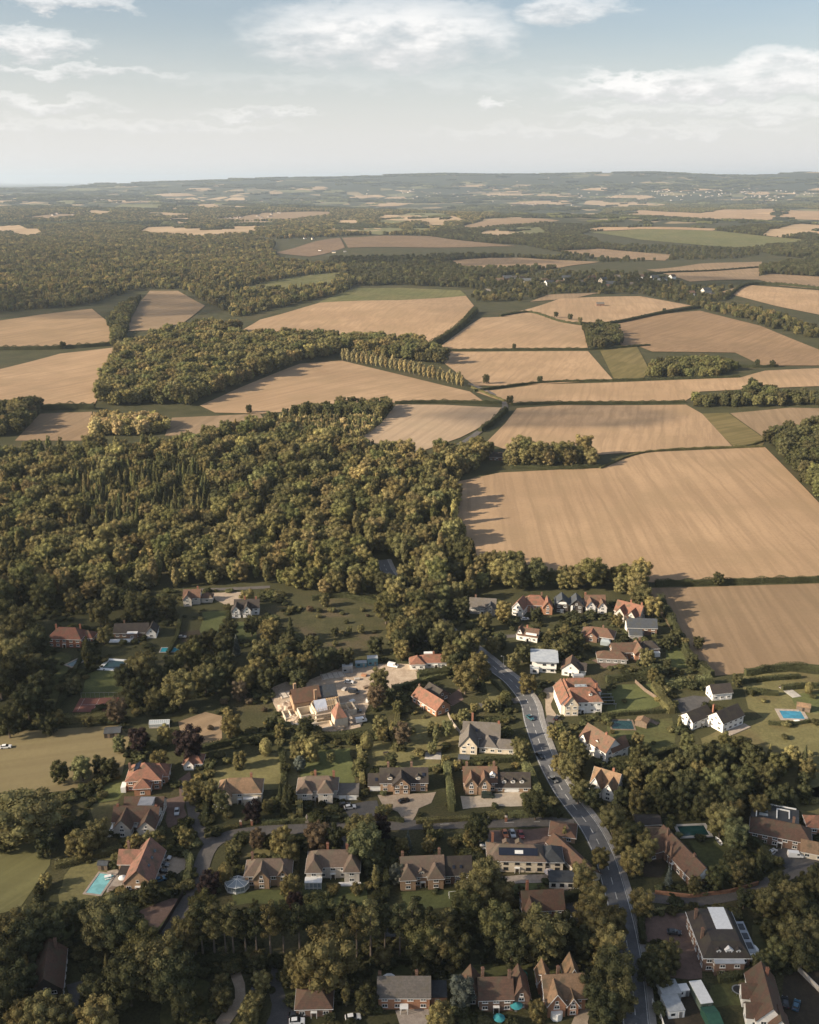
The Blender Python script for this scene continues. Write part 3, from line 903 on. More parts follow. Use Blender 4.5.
L('lawn behind the white houses', LAWN2, (740, 676), (790, 672), (835, 676), (835, 720), (772, 722), (748, 708))
L('lawn right of the blue pool', LAWN3, (790, 695), (835, 690), (835, 712), (800, 714))
L('lawn behind the long ridge house with dark pool', LAWN, (690, 842), (735, 835), (742, 855), (722, 868), (704, 866))
L('lawn right of the grey mansard house', LAWN, (752, 925), (778, 915), (785, 945), (752, 958))
L('lawn strip with planter below the grey mansard house', LAWN, (712, 985), (745, 980), (744, 1005), (712, 1008))
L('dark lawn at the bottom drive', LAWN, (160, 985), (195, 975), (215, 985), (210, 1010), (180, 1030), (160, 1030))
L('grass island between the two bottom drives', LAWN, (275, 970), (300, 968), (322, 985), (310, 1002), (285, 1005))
L('lawn under the big oak at lower left', LAWN3, (42, 918), (75, 912), (78, 935), (45, 950))
L('grass patch under the garden wall', LAWN3, (140, 935), (165, 915), (172, 920), (152, 945))
L('lawn at far right above the courtyard houses', LAWN2, (780, 790), (835, 785), (835, 815), (805, 815))
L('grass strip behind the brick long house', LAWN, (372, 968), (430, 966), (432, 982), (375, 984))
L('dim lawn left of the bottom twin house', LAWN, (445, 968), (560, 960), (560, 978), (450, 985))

D('pale earth yard of the building site', SITE, (268, 690), (285, 682), (300, 684), (338, 668), (372, 664), (420, 664), (416, 682), (392, 690), (372, 690), (362, 728), (330, 732), (300, 728), (278, 715))
D('gravel forecourt of the timbered house', GRAVEL, (378, 796), (436, 792), (432, 803), (420, 808), (412, 822), (404, 822), (398, 812), (385, 806))
D('pale gravel court of the dormer garage house', PALEGRAVEL, (461, 797), (524, 791), (523, 806), (463, 808))
D('dark red parking court of the solar banded house', BRICKPAVE, (470, 832), (552, 828), (556, 845), (496, 850), (476, 850))
D('beige drive with parked cars beside the terracotta roofed house', GRAVEL, (156, 858), (178, 856), (190, 860), (186, 868), (168, 880), (156, 882))
D('brown yard with a car beside the complex roofed house', BRICKPAVE, (166, 800), (184, 796), (188, 815), (180, 828), (166, 828))
D('grey forecourt of the two-hipped house', TARMAC, (342, 806), (378, 800), (376, 816), (352, 824), (345, 815))
D('grey drive of the double-fronted brown house', TARMAC, (340, 834), (352, 832), (352, 850), (336, 850))
D('brown pavement yard of the small red garage', BRICKPAVE, (178, 780), (190, 772), (196, 790), (190, 800), (182, 796))
D('brick paved forecourt of the grey mansard house', BRICKPAVE, (641, 918), (670, 914), (694, 914), (702, 948), (702, 978), (670, 978), (672, 950), (645, 940))
D('paved court behind the orange bungalow', BRICKPAVE, (444, 698), (460, 688), (464, 700), (452, 706))
D('gravel drive of the orange roofed mansion', GRAVEL, (542, 690), (556, 684), (552, 708), (560, 722), (548, 716))
D('dark tarmac yard of the white houses', TARMAC, (672, 700), (694, 696), (712, 698), (700, 712), (688, 722), (682, 712))
D('brown garden court among the crowded brown roofs', BRICKPAVE, (592, 660), (618, 655), (628, 662), (604, 668))
D('shaded garden court at the bottom right houses', EARTH, (785, 975), (835, 965), (835, 1040), (775, 1040), (782, 1000))
D('dark courtyard before the big dark house', TARMAC, (768, 850), (800, 846), (825, 858), (812, 872), (785, 868))
D('brown yard of caravans at the bottom right', EARTH, (662, 985), (708, 985), (712, 1040), (665, 1040))
D('gravel turn-in left of the bottom hedge', GRAVEL, (229, 971), (243, 971), (249, 985), (247, 1005), (236, 1015), (222, 1035), (205, 1035), (222, 1012), (234, 1000), (238, 988))
D('grey turning area by the hidden cottage', TARMAC, (270, 966), (278, 966), (282, 990), (290, 1008), (300, 1018), (296, 1040), (258, 1040), (272, 1005))
D('brown drive inside the dark fence', BRICKPAVE, (130, 915), (172, 898), (181, 899), (158, 928), (142, 932))
D('shaded grey yard at lower left', TARMAC, (66, 985), (95, 975), (98, 1000), (72, 1008))
D('gravel court beside the orange brick house', GRAVEL, (575, 1010), (590, 1005), (592, 1040), (565, 1040))
D('grey yard behind the hidden red roof', TARMAC, (560, 905), (585, 895), (592, 905), (582, 925), (565, 925))
D('brown terrace before the brick long house', STONE, (395, 1010), (430, 1006), (436, 1025), (400, 1030))
D('gravel drive to the half-timbered house', GRAVEL, (212, 593), (240, 592), (244, 603), (228, 606), (215, 600))
D('garden earth behind the shaded houses', EARTH, (180, 632), (200, 630), (202, 640), (182, 642))
D('stone terrace beside the turquoise pool', STONE, (107, 872), (122, 868), (126, 888), (108, 892))
D('stone terrace before the solar banded house', STONE, (495, 876), (548, 874), (562, 872), (572, 890), (560, 894), (548, 882), (497, 883))
D('dark garden court around the long ridge house', EARTH, (640, 838), (660, 835), (668, 860), (660, 878), (642, 878))

# ------------------------------------------------------------------ roads
ASPHALT = mottled('asphalt', (.150, .152, .158), (.115, .117, .123), .25, .85, .25, True, fine=.22)
LANE = mottled('lane_tarmac', (.135, .122, .112), (.105, .098, .092), .3, .9, .2, True, fine=.25)
PAVE = mottled('pavement_slabs', (.30, .285, .27), (.24, .23, .22), .6, .9, .15, True, fine=.2)
MARK = mottled('worn_road_paint', (.62, .61, .58), (.36, .36, .35), .5, .7, .2, True)
KERB = mottled('kerb_stone', (.34, .33, .31), (.27, .26, .25), .8, .85, .2, True)

def offset_line(Lp, off):
    out = []
    for i, p in enumerate(Lp):
        a = Lp[max(0, i - 1)]; b = Lp[min(len(Lp) - 1, i + 1)]
        d = (b - a).normalized()
        out.append(p + Vector((-d.y, d.x)) * off)
    return out

def ribbon(name, Lp, o0, o1, z, mat, label, cat, thick=0.0, kind='structure', b=None, own=True):
    b = b or MB()
    A = offset_line(Lp, o0); B = offset_line(Lp, o1)
    for i in range(len(Lp) - 1):
        q = [(A[i].x, A[i].y), (A[i + 1].x, A[i + 1].y), (B[i + 1].x, B[i + 1].y), (B[i].x, B[i].y)]
        hz = [h1(*p) + z for p in q]
        b.poly([(p[0], p[1], k) for p, k in zip(q, hz)][::-1])
        if thick:
            for s, t in ((0, 1), (2, 3)):
                b.poly([(*q[s], hz[s]), (*q[t], hz[t]), (*q[t], hz[t] - thick), (*q[s], hz[s] - thick)])
    if own:
        o = b.build(name, mat); tag(o, label, cat, None, kind); return o

def line_px(pts, step=3.0):
    return smooth_line([(p.x, p.y) for p in (at(*q) for q in pts)], step)

MAIN = line_px([(640, 1060), (636, 1024), (633, 990), (628, 950), (621, 915), (613, 885), (604, 856), (590, 828), (569, 800), (559, 785), (546, 759.5), (533, 723.6), (528, 703), (513, 682.6), (497, 670), (488, 662), (470, 648), (450, 634), (425, 612), (405, 592), (389, 574), (382, 560)])
ribbon('road', MAIN, -3.6, 3.6, .15, ASPHALT, 'main road curving from the bottom edge up into the woods', 'road', .2)
ribbon('pavement', MAIN, -5.5, -3.9, .24, PAVE, 'narrow footway on the right side of the main road', 'pavement')
ribbon('kerb', MAIN, -3.9, -3.6, .245, KERB, 'stone kerb between main road and footway', 'kerb', .2)
mk = MB()
run = 0
mid = smooth_line([(p.x, p.y) for p in MAIN], 1.5)
for i in range(0, len(mid) - 6, 4):
    ribbon('', mid[i:i + 3], -.12, .12, .156, None, '', '', b=mk, own=False)
ribbon('', MAIN, -3.36, -3.16, .156, None, '', '', b=mk, own=False)
ribbon('', MAIN, 3.16, 3.36, .156, None, '', '', b=mk, own=False)
tag(mk.build('road_markings', MARK), 'white edge lines and centre dashes of the main road', 'road markings', None, 'structure')

SIDE = line_px([(574, 824.5), (560, 822.5), (540, 822), (480, 823.5), (400, 825.5), (340, 827.5), (300, 829), (260, 831), (228, 836), (211, 846), (203, 862), (198, 880), (190, 897), (178, 915), (165, 935), (158, 950)])
ribbon('road', SIDE, -2.7, 2.7, .13, LANE, 'grey side street running left from the main road', 'road', .1)
sk = MB(); 
m2 = smooth_line([(p.x, p.y) for p in SIDE[:len(SIDE) // 3]], 1.5)
for i in range(2, len(m2) - 4, 7): ribbon('', m2[i:i + 3], -.1, .1, .136, None, '', '', b=sk, own=False)
tag(sk.build('road_markings', MARK), 'short white dashes along the side street', 'road markings', None, 'structure')
SPUR = line_px([(212, 845), (204, 835), (196, 822), (192, 806), (188, 792), (183, 782)])
ribbon('drive', SPUR, -2.0, 2.0, .12, LANE, 'narrow drive climbing from the street corner to the solar roofed house', 'drive', .1)
RLANE = line_px([(623, 896), (650, 897.5), (690, 901), (730, 896), (765, 884), (795, 872), (835, 858)])
ribbon('road', RLANE, -2.3, 2.3, .126, LANE, 'dark lane leading right from the main road past the long ridge house', 'road', .1)
LANE2 = line_px([(552, 716), (546, 728), (541, 736)])
ribbon('drive', LANE2, -2, 2, .116, LANE, 'short drive from the orange mansion down to the main road', 'drive', .1)
LANE3 = line_px([(520, 700), (508, 702), (494, 704), (480, 706)])
ribbon('drive', LANE3, -2.2, 2.2, .116, LANE, 'drive of the steep gabled cottage joining the main road', 'drive', .1)
LANE4 = line_px([(548, 668), (560, 676), (545, 672), (528, 668), (508, 655)])
FLANE = line_px([(440, 455), (468, 440), (494, 420), (505, 406), (492, 394), (470, 384)], 8)
ribbon('road', FLANE, -3, 3, .5, LANE, 'pale farm lane between the golden fields', 'road')
UPLANE = line_px([(200, 590), (240, 588.5), (270, 587)], 6)
ribbon('path', UPLANE, -2, 2, .09, LANE, 'grey track along the edge of the big wood', 'path')
ARM = line_px([(486, 640), (500, 637), (518, 636)], 4)
ribbon('drive', ARM, -1.8, 1.8, .116, LANE, 'short brown drive to the small white cottage', 'drive')
DRV = line_px([(412, 664), (428, 660), (446, 652), (462, 646)], 4)
ribbon('drive', DRV, -2.2, 2.2, .116, LANE, 'drive from the building site yard to the main road', 'drive')
for pl, w in ((MAIN, 7.0), (SIDE, 3.0), (SPUR, 2.4), (RLANE, 3.0), (FLANE, 4.0), (UPLANE, 3.0), (DRV, 2.5)):
    CORRIDORS.append(([(p.x, p.y) for p in pl], w))

# ------------------------------------------------------------------ sky, sun, clouds, air
SUN_EL, SUN_AZ = 24.5, 19.0            # the sun stands left of the view and a little behind the camera
sd = Vector((-math.cos(R(SUN_AZ)) * math.cos(R(SUN_EL)), -math.sin(R(SUN_AZ)) * math.cos(R(SUN_EL)), math.sin(R(SUN_EL))))
sun_d = bpy.data.lights.new('sun', 'SUN'); sun_d.energy = 5.0; sun_d.angle = R(.55); sun_d.color = (1.0, .84, .63)
sun = bpy.data.objects.new('sun', sun_d); COL.objects.link(sun)
sun.rotation_euler = (-sd).to_track_quat('-Z', 'Y').to_euler()

w = bpy.data.worlds.new('World'); sc.world = w; w.use_nodes = True
nt = w.node_tree; nt.nodes.clear()
sky = N(nt, 'ShaderNodeTexSky', sky_type='NISHITA'); sky.sun_disc = False
sky.sun_elevation = R(SUN_EL); sky.sun_rotation = math.atan2(sd.x, sd.y) % (2 * math.pi)
sky.air_density = 1.0; sky.dust_density = 2.2; sky.ozone_density = 1.0; sky.altitude = 200
bg = N(nt, 'ShaderNodeBackground'); bg.inputs[1].default_value = .068
wo = N(nt, 'ShaderNodeOutputWorld')
tc = N(nt, 'ShaderNodeTexCoord').outputs['Generated']
sx = N(nt, 'ShaderNodeSeparateXYZ'); lk(nt, tc, sx.inputs[0])
zpos = math_(nt, 'MAXIMUM', sx.outputs[2], 0.0)
den = math_(nt, 'ADD', zpos, .05)
cb = N(nt, 'ShaderNodeCombineXYZ')
lk(nt, math_(nt, 'DIVIDE', sx.outputs[0], den), cb.inputs[0]); lk(nt, math_(nt, 'DIVIDE', sx.outputs[1], den), cb.inputs[1])
plane = cb.outputs[0]
n1 = noise_(nt, plane, .42, 7, .6); n2 = noise_(nt, plane, 1.7, 7, .62)
az = math_(nt, 'ARCTAN2', sx.outputs[0], sx.outputs[1]); el = math_(nt, 'ARCSINE', sx.outputs[2])
warp = N(nt, 'ShaderNodeCombineXYZ')
lk(nt, az, warp.inputs[0]); lk(nt, math_(nt, 'MULTIPLY', el, 2.6), warp.inputs[1])
na = noise_(nt, warp.outputs[0], 9, 6, .6); nb = noise_(nt, warp.outputs[0], 26, 6, .62)
waz = math_(nt, 'ADD', az, math_(nt, 'MULTIPLY_ADD', na, .16, -.08))
wel = math_(nt, 'ADD', el, math_(nt, 'MULTIPLY_ADD', nb, .045, -.0225))
mask = None; msum = None; lsum = None
BANKS = [(385, 34, 125, 36, .95), (570, 10, 55, 16, .75), (690, 88, 150, 15, 1), (785, 68, 80, 17, 1), (640, 84, 70, 11, 1), (28, 42, 52, 13, .95), (70, 70, 95, 6, .6), (60, 2, 75, 8, .85),
         (40, 104, 85, 8, .6), (262, 114, 60, 5, .5), (710, 112, 170, 9, .5), (488, 103, 14, 5, .7), (120, 128, 170, 7, .35), (620, 132, 200, 7, .35), (400, 84, 260, 12, .22)]
for (px, py, hw, hh, st) in BANKS:
    d = ray(px, py); a0 = math.atan2(d[0], d[1]); e0 = math.asin(d[2])
    da = math_(nt, 'DIVIDE', math_(nt, 'SUBTRACT', waz, a0), hw / F); de = math_(nt, 'DIVIDE', math_(nt, 'SUBTRACT', wel, e0), hh / F)
    q = math_(nt, 'ADD', math_(nt, 'MULTIPLY', da, da), math_(nt, 'MULTIPLY', de, de))
    s = N(nt, 'ShaderNodeMapRange', interpolation_type='SMOOTHSTEP'); s.inputs[1].default_value = 1.25; s.inputs[2].default_value = .15; s.inputs[4].default_value = st
    lk(nt, q, s.inputs[0])
    # bright tops, flat greyer undersides
    lit = math_(nt, 'MULTIPLY', s.outputs[0], math_(nt, 'MULTIPLY_ADD', de, .5, .5, clamp=True))
    msum = s.outputs[0] if msum is None else math_(nt, 'ADD', msum, s.outputs[0])
    lsum = lit if lsum is None else math_(nt, 'ADD', lsum, lit)
    mask = s.outputs[0] if mask is None else math_(nt, 'MAXIMUM', mask, s.outputs[0])
tex = math_(nt, 'ADD', math_(nt, 'MULTIPLY', nb, .75), math_(nt, 'MULTIPLY', n2, .45))
body = math_(nt, 'MULTIPLY', mask, math_(nt, 'MULTIPLY_ADD', ramp_(nt, tex, .34, .74), .62, .38))
thin = math_(nt, 'MULTIPLY', ramp_(nt, n1, .42, .75), .20)
veil = N(nt, 'ShaderNodeMapRange', interpolation_type='SMOOTHSTEP'); veil.inputs[1].default_value = .155; veil.inputs[2].default_value = .0; veil.inputs[3].default_value = .12; veil.inputs[4].default_value = .80
lk(nt, zpos, veil.inputs[0])
cloud_t = math_(nt, 'MULTIPLY', math_(nt, 'MAXIMUM', body, thin, clamp=True), .92)
lf = math_(nt, 'DIVIDE', lsum, math_(nt, 'MAXIMUM', msum, .01))
lf = math_(nt, 'ADD', lf, math_(nt, 'MULTIPLY_ADD', nb, .9, -.45))
tone = mixc(nt, ramp_(nt, lf, .15, .75), (6.0, 5.95, 5.95), (8.3, 8.1, 7.9))
hz = mixc(nt, veil.outputs[0], sky.outputs[0], (7.3, 7.1, 7.0))
lk(nt, mixc(nt, cloud_t, hz, tone), bg.inputs[0])
lk(nt, bg.outputs[0], wo.inputs[0])

air_m, nt, out = nodes_of('haze_air')
pv = N(nt, 'ShaderNodeVolumePrincipled'); pv.inputs['Color'].default_value = (.72, .85, 1.0, 1); pv.inputs['Density'].default_value = 3.6e-5; pv.inputs['Anisotropy'].default_value = .25
lk(nt, pv.outputs[0], out.inputs[1])
HB = MB(); HB.box(-52000, 52000, -2000, 64000, -160, 480)
hz_o = HB.build('haze', air_m)
tag(hz_o, 'pale blue haze that lies over the far country', 'haze', None, 'stuff')

# unseen clouds added left of view to drop soft shade on the land
cl_m, nt, out = nodes_of('shade_cloud')
lw = N(nt, 'ShaderNodeLayerWeight'); lw.inputs[0].default_value = .5
fc = math_(nt, 'SUBTRACT', 1.0, lw.outputs['Facing'])
cn = noise_(nt, objc(nt), 1.6, 5, .6)
al = math_(nt, 'MULTIPLY', ramp_(nt, fc, .03, .36), ramp_(nt, cn, .28, .6))
al = math_(nt, 'MULTIPLY', al, .46)
df = N(nt, 'ShaderNodeBsdfDiffuse'); df.inputs[0].default_value = (.9, .9, .9, 1)
tp = N(nt, 'ShaderNodeBsdfTransparent'); mx = N(nt, 'ShaderNodeMixShader')
lk(nt, al, mx.inputs[0]); lk(nt, tp.outputs[0], mx.inputs[1]); lk(nt, df.outputs[0], mx.inputs[2]); lk(nt, mx.outputs[0], out.inputs[0])
def cloud(px, py, rx, ry, label, alt=800.0):
    """An added cloud whose shade falls round the point of the land at that pixel; rx, ry are the shade's half sizes in metres."""
    p = at(px, py) if py < 1000 else at(px, 1000)
    c = Vector(p) + sd * (alt / sd.z)
    bm = bmesh.new(); bmesh.ops.create_icosphere(bm, subdivisions=4, radius=1)
    for v in bm.verts:
        n = mnoise.fractal(v.co * 1.7 + Vector((px, py, 1)), 1, 2, 4)
        v.co = v.co * (1 + .28 * n)
    m = bpy.data.meshes.new('cloud'); bm.to_mesh(m); bm.free(); m.materials.append(cl_m)
    m.polygons.foreach_set('use_smooth', [True] * len(m.polygons))
    o = put('cloud', m, None, c); o.scale = (rx, ry, rx * .16)
    tag(o, label, 'cloud', None, 'structure')
cloud(400, 990, 320, 85, 'added cloud out of view whose shade dims the bottom of the village')
cloud(20, 650, 120, 70, 'added cloud out of view whose shade dims the gardens at the upper left')
cloud(90, 305, 260, 170, 'added cloud out of view whose shade lies on the dark forest')
cloud(430, 262, 300, 130, 'added cloud out of view whose shade lies on the far brown fields')
cloud(650, 282, 220, 110, 'added cloud out of view whose shade lies by the distant village')
cloud(560, 415, 110, 60, 'added cloud out of view whose shade streaks the golden fields')
cloud(780, 900, 60, 60, 'added cloud out of view whose shade dims the lower right houses')
# ------------------------------------------------------------------ houses
FRAMEC, PANEC = {}, {}
def window_meshes(w, h, frame):
    k = (w, h, frame.name)
    if k not in FRAMEC:
        b = MB(); t = .11
        b.box(-w / 2, w / 2, -.07, .02, 0, t).box(-w / 2, w / 2, -.07, .02, h - t, h)
        b.box(-w / 2, -w / 2 + t, -.068, .02, t, h - t).box(w / 2 - t, w / 2, -.068, .02, t, h - t)
        n = max(1, round(w / .75))
        for i in range(1, n): b.box(-w / 2 + w * i / n - .045, -w / 2 + w * i / n + .045, -.06, .02, t, h - t)
        b.box(-w / 2 - .12, w / 2 + .12, -.16, .02, -.11, -.004)
        FRAMEC[k] = b.mesh('frame', frame)
        PANEC[k] = MB().box(-w / 2 + .02, w / 2 - .02, -.03, .015, .02, h - .02).mesh('window', GLASS)
    return PANEC[k], FRAMEC[k]

def add_window(parent, x, y, z, rz, w=1.4, h=1.2, frame=None):
    pm, fm = window_meshes(w, h, frame or WHITE)
    o = put('window', pm, parent, (x, y, z), rz)
    put('frame', fm, o)
    return o

def rect_inside(x, y, wings, skip):
    for i, g in enumerate(wings):
        if i == skip: continue
        if abs(x - g[0]) < g[2] / 2 and abs(y - g[1]) < g[3] / 2: return True
    return False

HOUSES = []
KEEP = []                          # image rectangles of houses and pools, kept free of tree crowns in front
def house(short, label, px, py, rot, wings, wall, roof, chim=(), dormers=(), frame=None, skylights=(), cat='house', name='house', porch=True, gutter=True, barge=False, wall2=None, win=True, keep=True, dense=3.1):
    """wings: (cx, cy, width, depth, wall height, roof kind, roof height[, roof colour[, wall colour]]) in metres from the foot of the front wall.
    Roof kinds: gx / gy gable with its ridge along x / y, hx / hy hipped, p pyramid, f flat, m mansard."""
    p0 = at(px, py)
    rz = R(rot)
    root = empty(name, p0, rz, label, cat, None, (.97, .97, .87))
    inv = Matrix.Rotation(-rz, 3, 'Z')
    tocam = inv @ (Vector((0, 0, H)) - p0); tocam.z = 0; tocam.normalize()
    walls, roofs = {}, {}
    fas = MB()
    for i, g in enumerate(wings):
        cx, cy, w, d, hw, kind, rh = g[:7]
        rc = g[7] if len(g) > 7 and g[7] else roof
        wc = g[8] if len(g) > 8 and g[8] else wall
        wb = walls.setdefault(wc, MB()); rb = roofs.setdefault(rc, MB())
        x0, x1, y0, y1 = cx - w / 2, cx + w / 2, cy - d / 2, cy + d / 2
        o = .42; e = .002 * i
        z0 = hw + .01 * i
        if kind in ('gx', 'gy'):
            along = kind == 'gx'
            hd = (d if along else w) / 2; hl = (w if along else d) / 2
            sl = rh / hd
            T = (lambda u, v, z: (cx + u, cy + v, z)) if along else (lambda u, v, z: (cx - v, cy + u, z))
            # walls with gables
            pr = [(-hd, -.3), (hd, -.3), (hd, z0), (0, z0 + rh), (-hd, z0)]
            pts = [T(-hl + e, v, z) for v, z in pr] + [T(hl - e, v, z) for v, z in pr]
            wb.solid(pts, [(0, 1, 2, 3, 4)[::-1], (5, 6, 7, 8, 9), (0, 1, 6, 5), (1, 2, 7, 6), (2, 3, 8, 7), (3, 4, 9, 8), (4, 0, 5, 9)])
            t = .2; ov = o
            for s in (-1, 1):
                q = [(0, z0 + rh + .05), (s * (hd + ov), z0 - ov * sl + .05), (s * (hd + ov), z0 - ov * sl + .05 + t), (0, z0 + rh + .05 + t)]
                pts = [T(-hl - ov, v, z) for v, z in q] + [T(hl + ov, v, z) for v, z in q]
                rb.solid(pts, [(0, 1, 2, 3), (7, 6, 5, 4), (0, 4, 5, 1), (1, 5, 6, 2), (2, 6, 7, 3), (3, 7, 4, 0)])
                if gutter:
                    zz = z0 - ov * sl - .06
                    a = T(-hl - ov + .03, s * (hd + ov + .05), zz); b_ = T(hl + ov - .03, s * (hd + ov + .05), zz + .17)
                    c_ = T(-hl, s * (hd + ov - .07), zz)
                    xs = sorted((a[0], b_[0], c_[0])); ys = sorted((a[1], b_[1], c_[1]))
                    fas.box(xs[0], xs[-1], ys[0], ys[-1], zz, zz + .17)
                if barge:
                    for q0 in (-hl - ov - .04, hl + ov - .04):
                        qq = [(0, z0 + rh - .12), (s * (hd + ov), z0 - ov * sl - .12), (s * (hd + ov), z0 - ov * sl + .2), (0, z0 + rh + .2)]
                        pts = [T(q0, v, z) for v, z in qq] + [T(q0 + .08, v, z) for v, z in qq]
                        fas.solid(pts, [(0, 1, 2, 3), (7, 6, 5, 4), (0, 4, 5, 1), (1, 5, 6, 2), (2, 6, 7, 3), (3, 7, 4, 0)])
        else:
            wb.box(x0 + e, x1 - e, y0 + e, y1 - e, -.3, z0 - .04)
            X0, X1, Y0, Y1 = x0 - o, x1 + o, y0 - o, y1 + o
            zb = z0 - .12
            if kind == 'f':
                rb.box(x0 - .15, x1 + .15, y0 - .15, y1 + .15, z0 - .05, z0 + .3)
            elif kind == 'm':
                q = min(w, d) * .22
                rb.taper(X0, X1, Y0, Y1, zb, z0 + rh, q, q)
            else:
                if kind == 'hx': r0, r1 = (x0 + d * .42, cy), (x1 - d * .42, cy)
                elif kind == 'hy': r0, r1 = (cx, y0 + w * .42), (cx, y1 - w * .42)
                else: r0, r1 = (cx - .05, cy), (cx + .05, cy)
                zr = z0 + rh
                pts = [(X0, Y0, zb), (X1, Y0, zb), (X1, Y1, zb), (X0, Y1, zb), (X0, Y0, zb + .16), (X1, Y0, zb + .16), (X1, Y1, zb + .16), (X0, Y1, zb + .16), (*r0, zr), (*r1, zr)]
                sides = [(0, 1, 5, 4), (1, 2, 6, 5), (2, 3, 7, 6), (3, 0, 4, 7), (3, 2, 1, 0)]
                if kind == 'hy': top = [(4, 5, 8), (5, 6, 9, 8), (6, 7, 9), (7, 4, 8, 9)]
                else: top = [(4, 5, 9, 8), (5, 6, 9), (6, 7, 8, 9), (7, 4, 8)]
                rb.solid(pts, sides + top)
                # ridge and hip caps
                for a, b_ in ((r0, r1),):
                    rb.box(min(a[0], b_[0]) - .12, max(a[0], b_[0]) + .12, min(a[1], b_[1]) - .12, max(a[1], b_[1]) + .12, zr - .08, zr + .1)
            if gutter and kind != 'f':
                fas.box(X0 - .06, X1 + .06, Y0 - .06, Y0 + .05, zb - .05, zb + .11).box(X0 - .06, X0 + .05, Y0 + .06, Y1 + .06, zb - .05, zb + .11).box(X1 - .05, X1 + .06, Y0 + .06, Y1 + .06, zb - .05, zb + .11)
        # windows on the sides that look towards the view
        if win:
            for (nx, ny) in ((0, -1), (-1, 0), (1, 0), (0, 1)):
                if nx * tocam.x + ny * tocam.y < .12: continue
                ln = w if nx == 0 else d
                fl = max(1, int(round(hw / 2.75)))
                cols = max(1, int(ln / dense))
                ww = min(1.7, ln / cols * .5)
                ww = round(ww / .2) * .2 or .8
                for c in range(cols):
                    s = -ln / 2 + ln * (c + .5) / cols
                    for f in range(fl):
                        wx = cx + (s if nx == 0 else nx * w / 2); wy = cy + (s if ny == 0 else ny * d / 2)
                        if rect_inside(wx + nx * .4, wy + ny * .4, wings, i): continue
                        if porch and i == 0 and f == 0 and ny == -1 and c == cols // 2: continue
                        hh = 1.3 if f == 0 else 1.2
                        z = f * hw / fl + (.85 if hw / fl > 2.3 else .6)
                        if z + hh > hw - .1: hh = max(.7, hw - .15 - z)
                        hh = round(hh, 1)
                        rr = {(0, -1): 0, (1, 0): math.pi / 2, (0, 1): math.pi, (-1, 0): -math.pi / 2}[(nx, ny)]
                        add_window(root, wx + nx * e, wy + ny * e, z, rr, ww, hh, frame)
                if kind in ('gx', 'gy') and rh > 2.4 and ((kind == 'gx') == (nx != 0)):
                    wx, wy = cx + nx * w / 2, cy + ny * d / 2
                    if not rect_inside(wx + nx * .4, wy + ny * .4, wings, i):
                        rr = {(0, -1): 0, (1, 0): math.pi / 2, (0, 1): math.pi, (-1, 0): -math.pi / 2}[(nx, ny)]
                        add_window(root, wx, wy, hw + .15, rr, 1.0, round(min(1.1, rh * .38), 1), frame)
    main_roof = None
    for wc, wb in walls.items(): wb.build('wall', WALL[wc], root)
    for rc, rb in roofs.items():
        o = rb.build('roof', TILE[rc], root); main_roof = main_roof or o
    if fas.v: fas.build('gutter', WHITE, main_roof)
    for (x, y, z) in chim:
        b = MB(); b.box(x - .42, x + .42, y - .34, y + .34, 1.0, z).box(x - .5, x + .5, y - .42, y + .42, z - .35, z - .12)
        ch = b.build('chimney', WALL['brick' if wall in ('white', 'brick', 'cream', 'pale') else ('white' if wall == 'chwhite' else 'brown')], main_roof)
        pb = MB()
        for q in (-.2, .2): pb.tube((x + q, y, z - .02), (x + q, y, z + .45), .12, .1, 6)
        pb.build('chimney_pot', TILE['terracotta'], main_roof)
    if porch and win:
        g = wings[0]
        b = MB(); b.box(g[0] - .5, g[0] + .5, g[1] - g[3] / 2 - .06, g[1] - g[3] / 2 + .02, 0, 2.05)
        d_ = b.build('door', DARKWOOD if wall != 'dark' else WHITE, root)
        b = MB(); b.box(g[0] - .9, g[0] + .9, g[1] - g[3] / 2 - .85, g[1] - g[3] / 2 + .02, 2.2, 2.36)
        b.box(g[0] - .85, g[0] - .72, g[1] - g[3] / 2 - .8, g[1] - g[3] / 2 - .68, 0, 2.2).box(g[0] + .72, g[0] + .85, g[1] - g[3] / 2 - .8, g[1] - g[3] / 2 - .68, 0, 2.2)
        b.build('porch', WHITE, root)
    for dd in dormers:                                            # (x, y of its face, foot height, width, height, roof kind colour)
        x, y, z, w_, h_ = dd[:5]; dr = dd[5] if len(dd) > 5 else roof; dw = dd[6] if len(dd) > 6 else 'white'; back = dd[7] if len(dd) > 7 else 2.6
        b = MB(); pr = [(-w_ / 2, 0), (w_ / 2, 0), (w_ / 2, h_), (0, h_ + w_ * .38), (-w_ / 2, h_)]
        b.solid([(x + u, y, z + v) for u, v in pr] + [(x + u, y + back, z + v) for u, v in pr], [(4, 3, 2, 1, 0), (5, 6, 7, 8, 9), (0, 1, 6, 5), (1, 2, 7, 6), (2, 3, 8, 7), (3, 4, 9, 8), (4, 0, 5, 9)])
        do = b.build('dormer', WALL[dw], root)
        b = MB()
        for s in (-1, 1):
            q = [(0, h_ + w_ * .38 + .04), (s * (w_ / 2 + .2), h_ - .1), (s * (w_ / 2 + .2), h_ + .05), (0, h_ + w_ * .38 + .19)]
            b.solid([(x + u, y - .2, z + v) for u, v in q] + [(x + u, y + back, z + v) for u, v in q], [(0, 1, 2, 3), (7, 6, 5, 4), (0, 4, 5, 1), (1, 5, 6, 2), (2, 6, 7, 3), (3, 7, 4, 0)])
        b.build('dormer_roof', TILE[dr], do)
        pm, fm = window_meshes(round(w_ * .62 / .2) * .2, round(h_ * .75, 1), frame or WHITE)
        put('window', pm, do, (x, y, z + h_ * .18)); put('frame', fm, do, (x, y, z + h_ * .18))
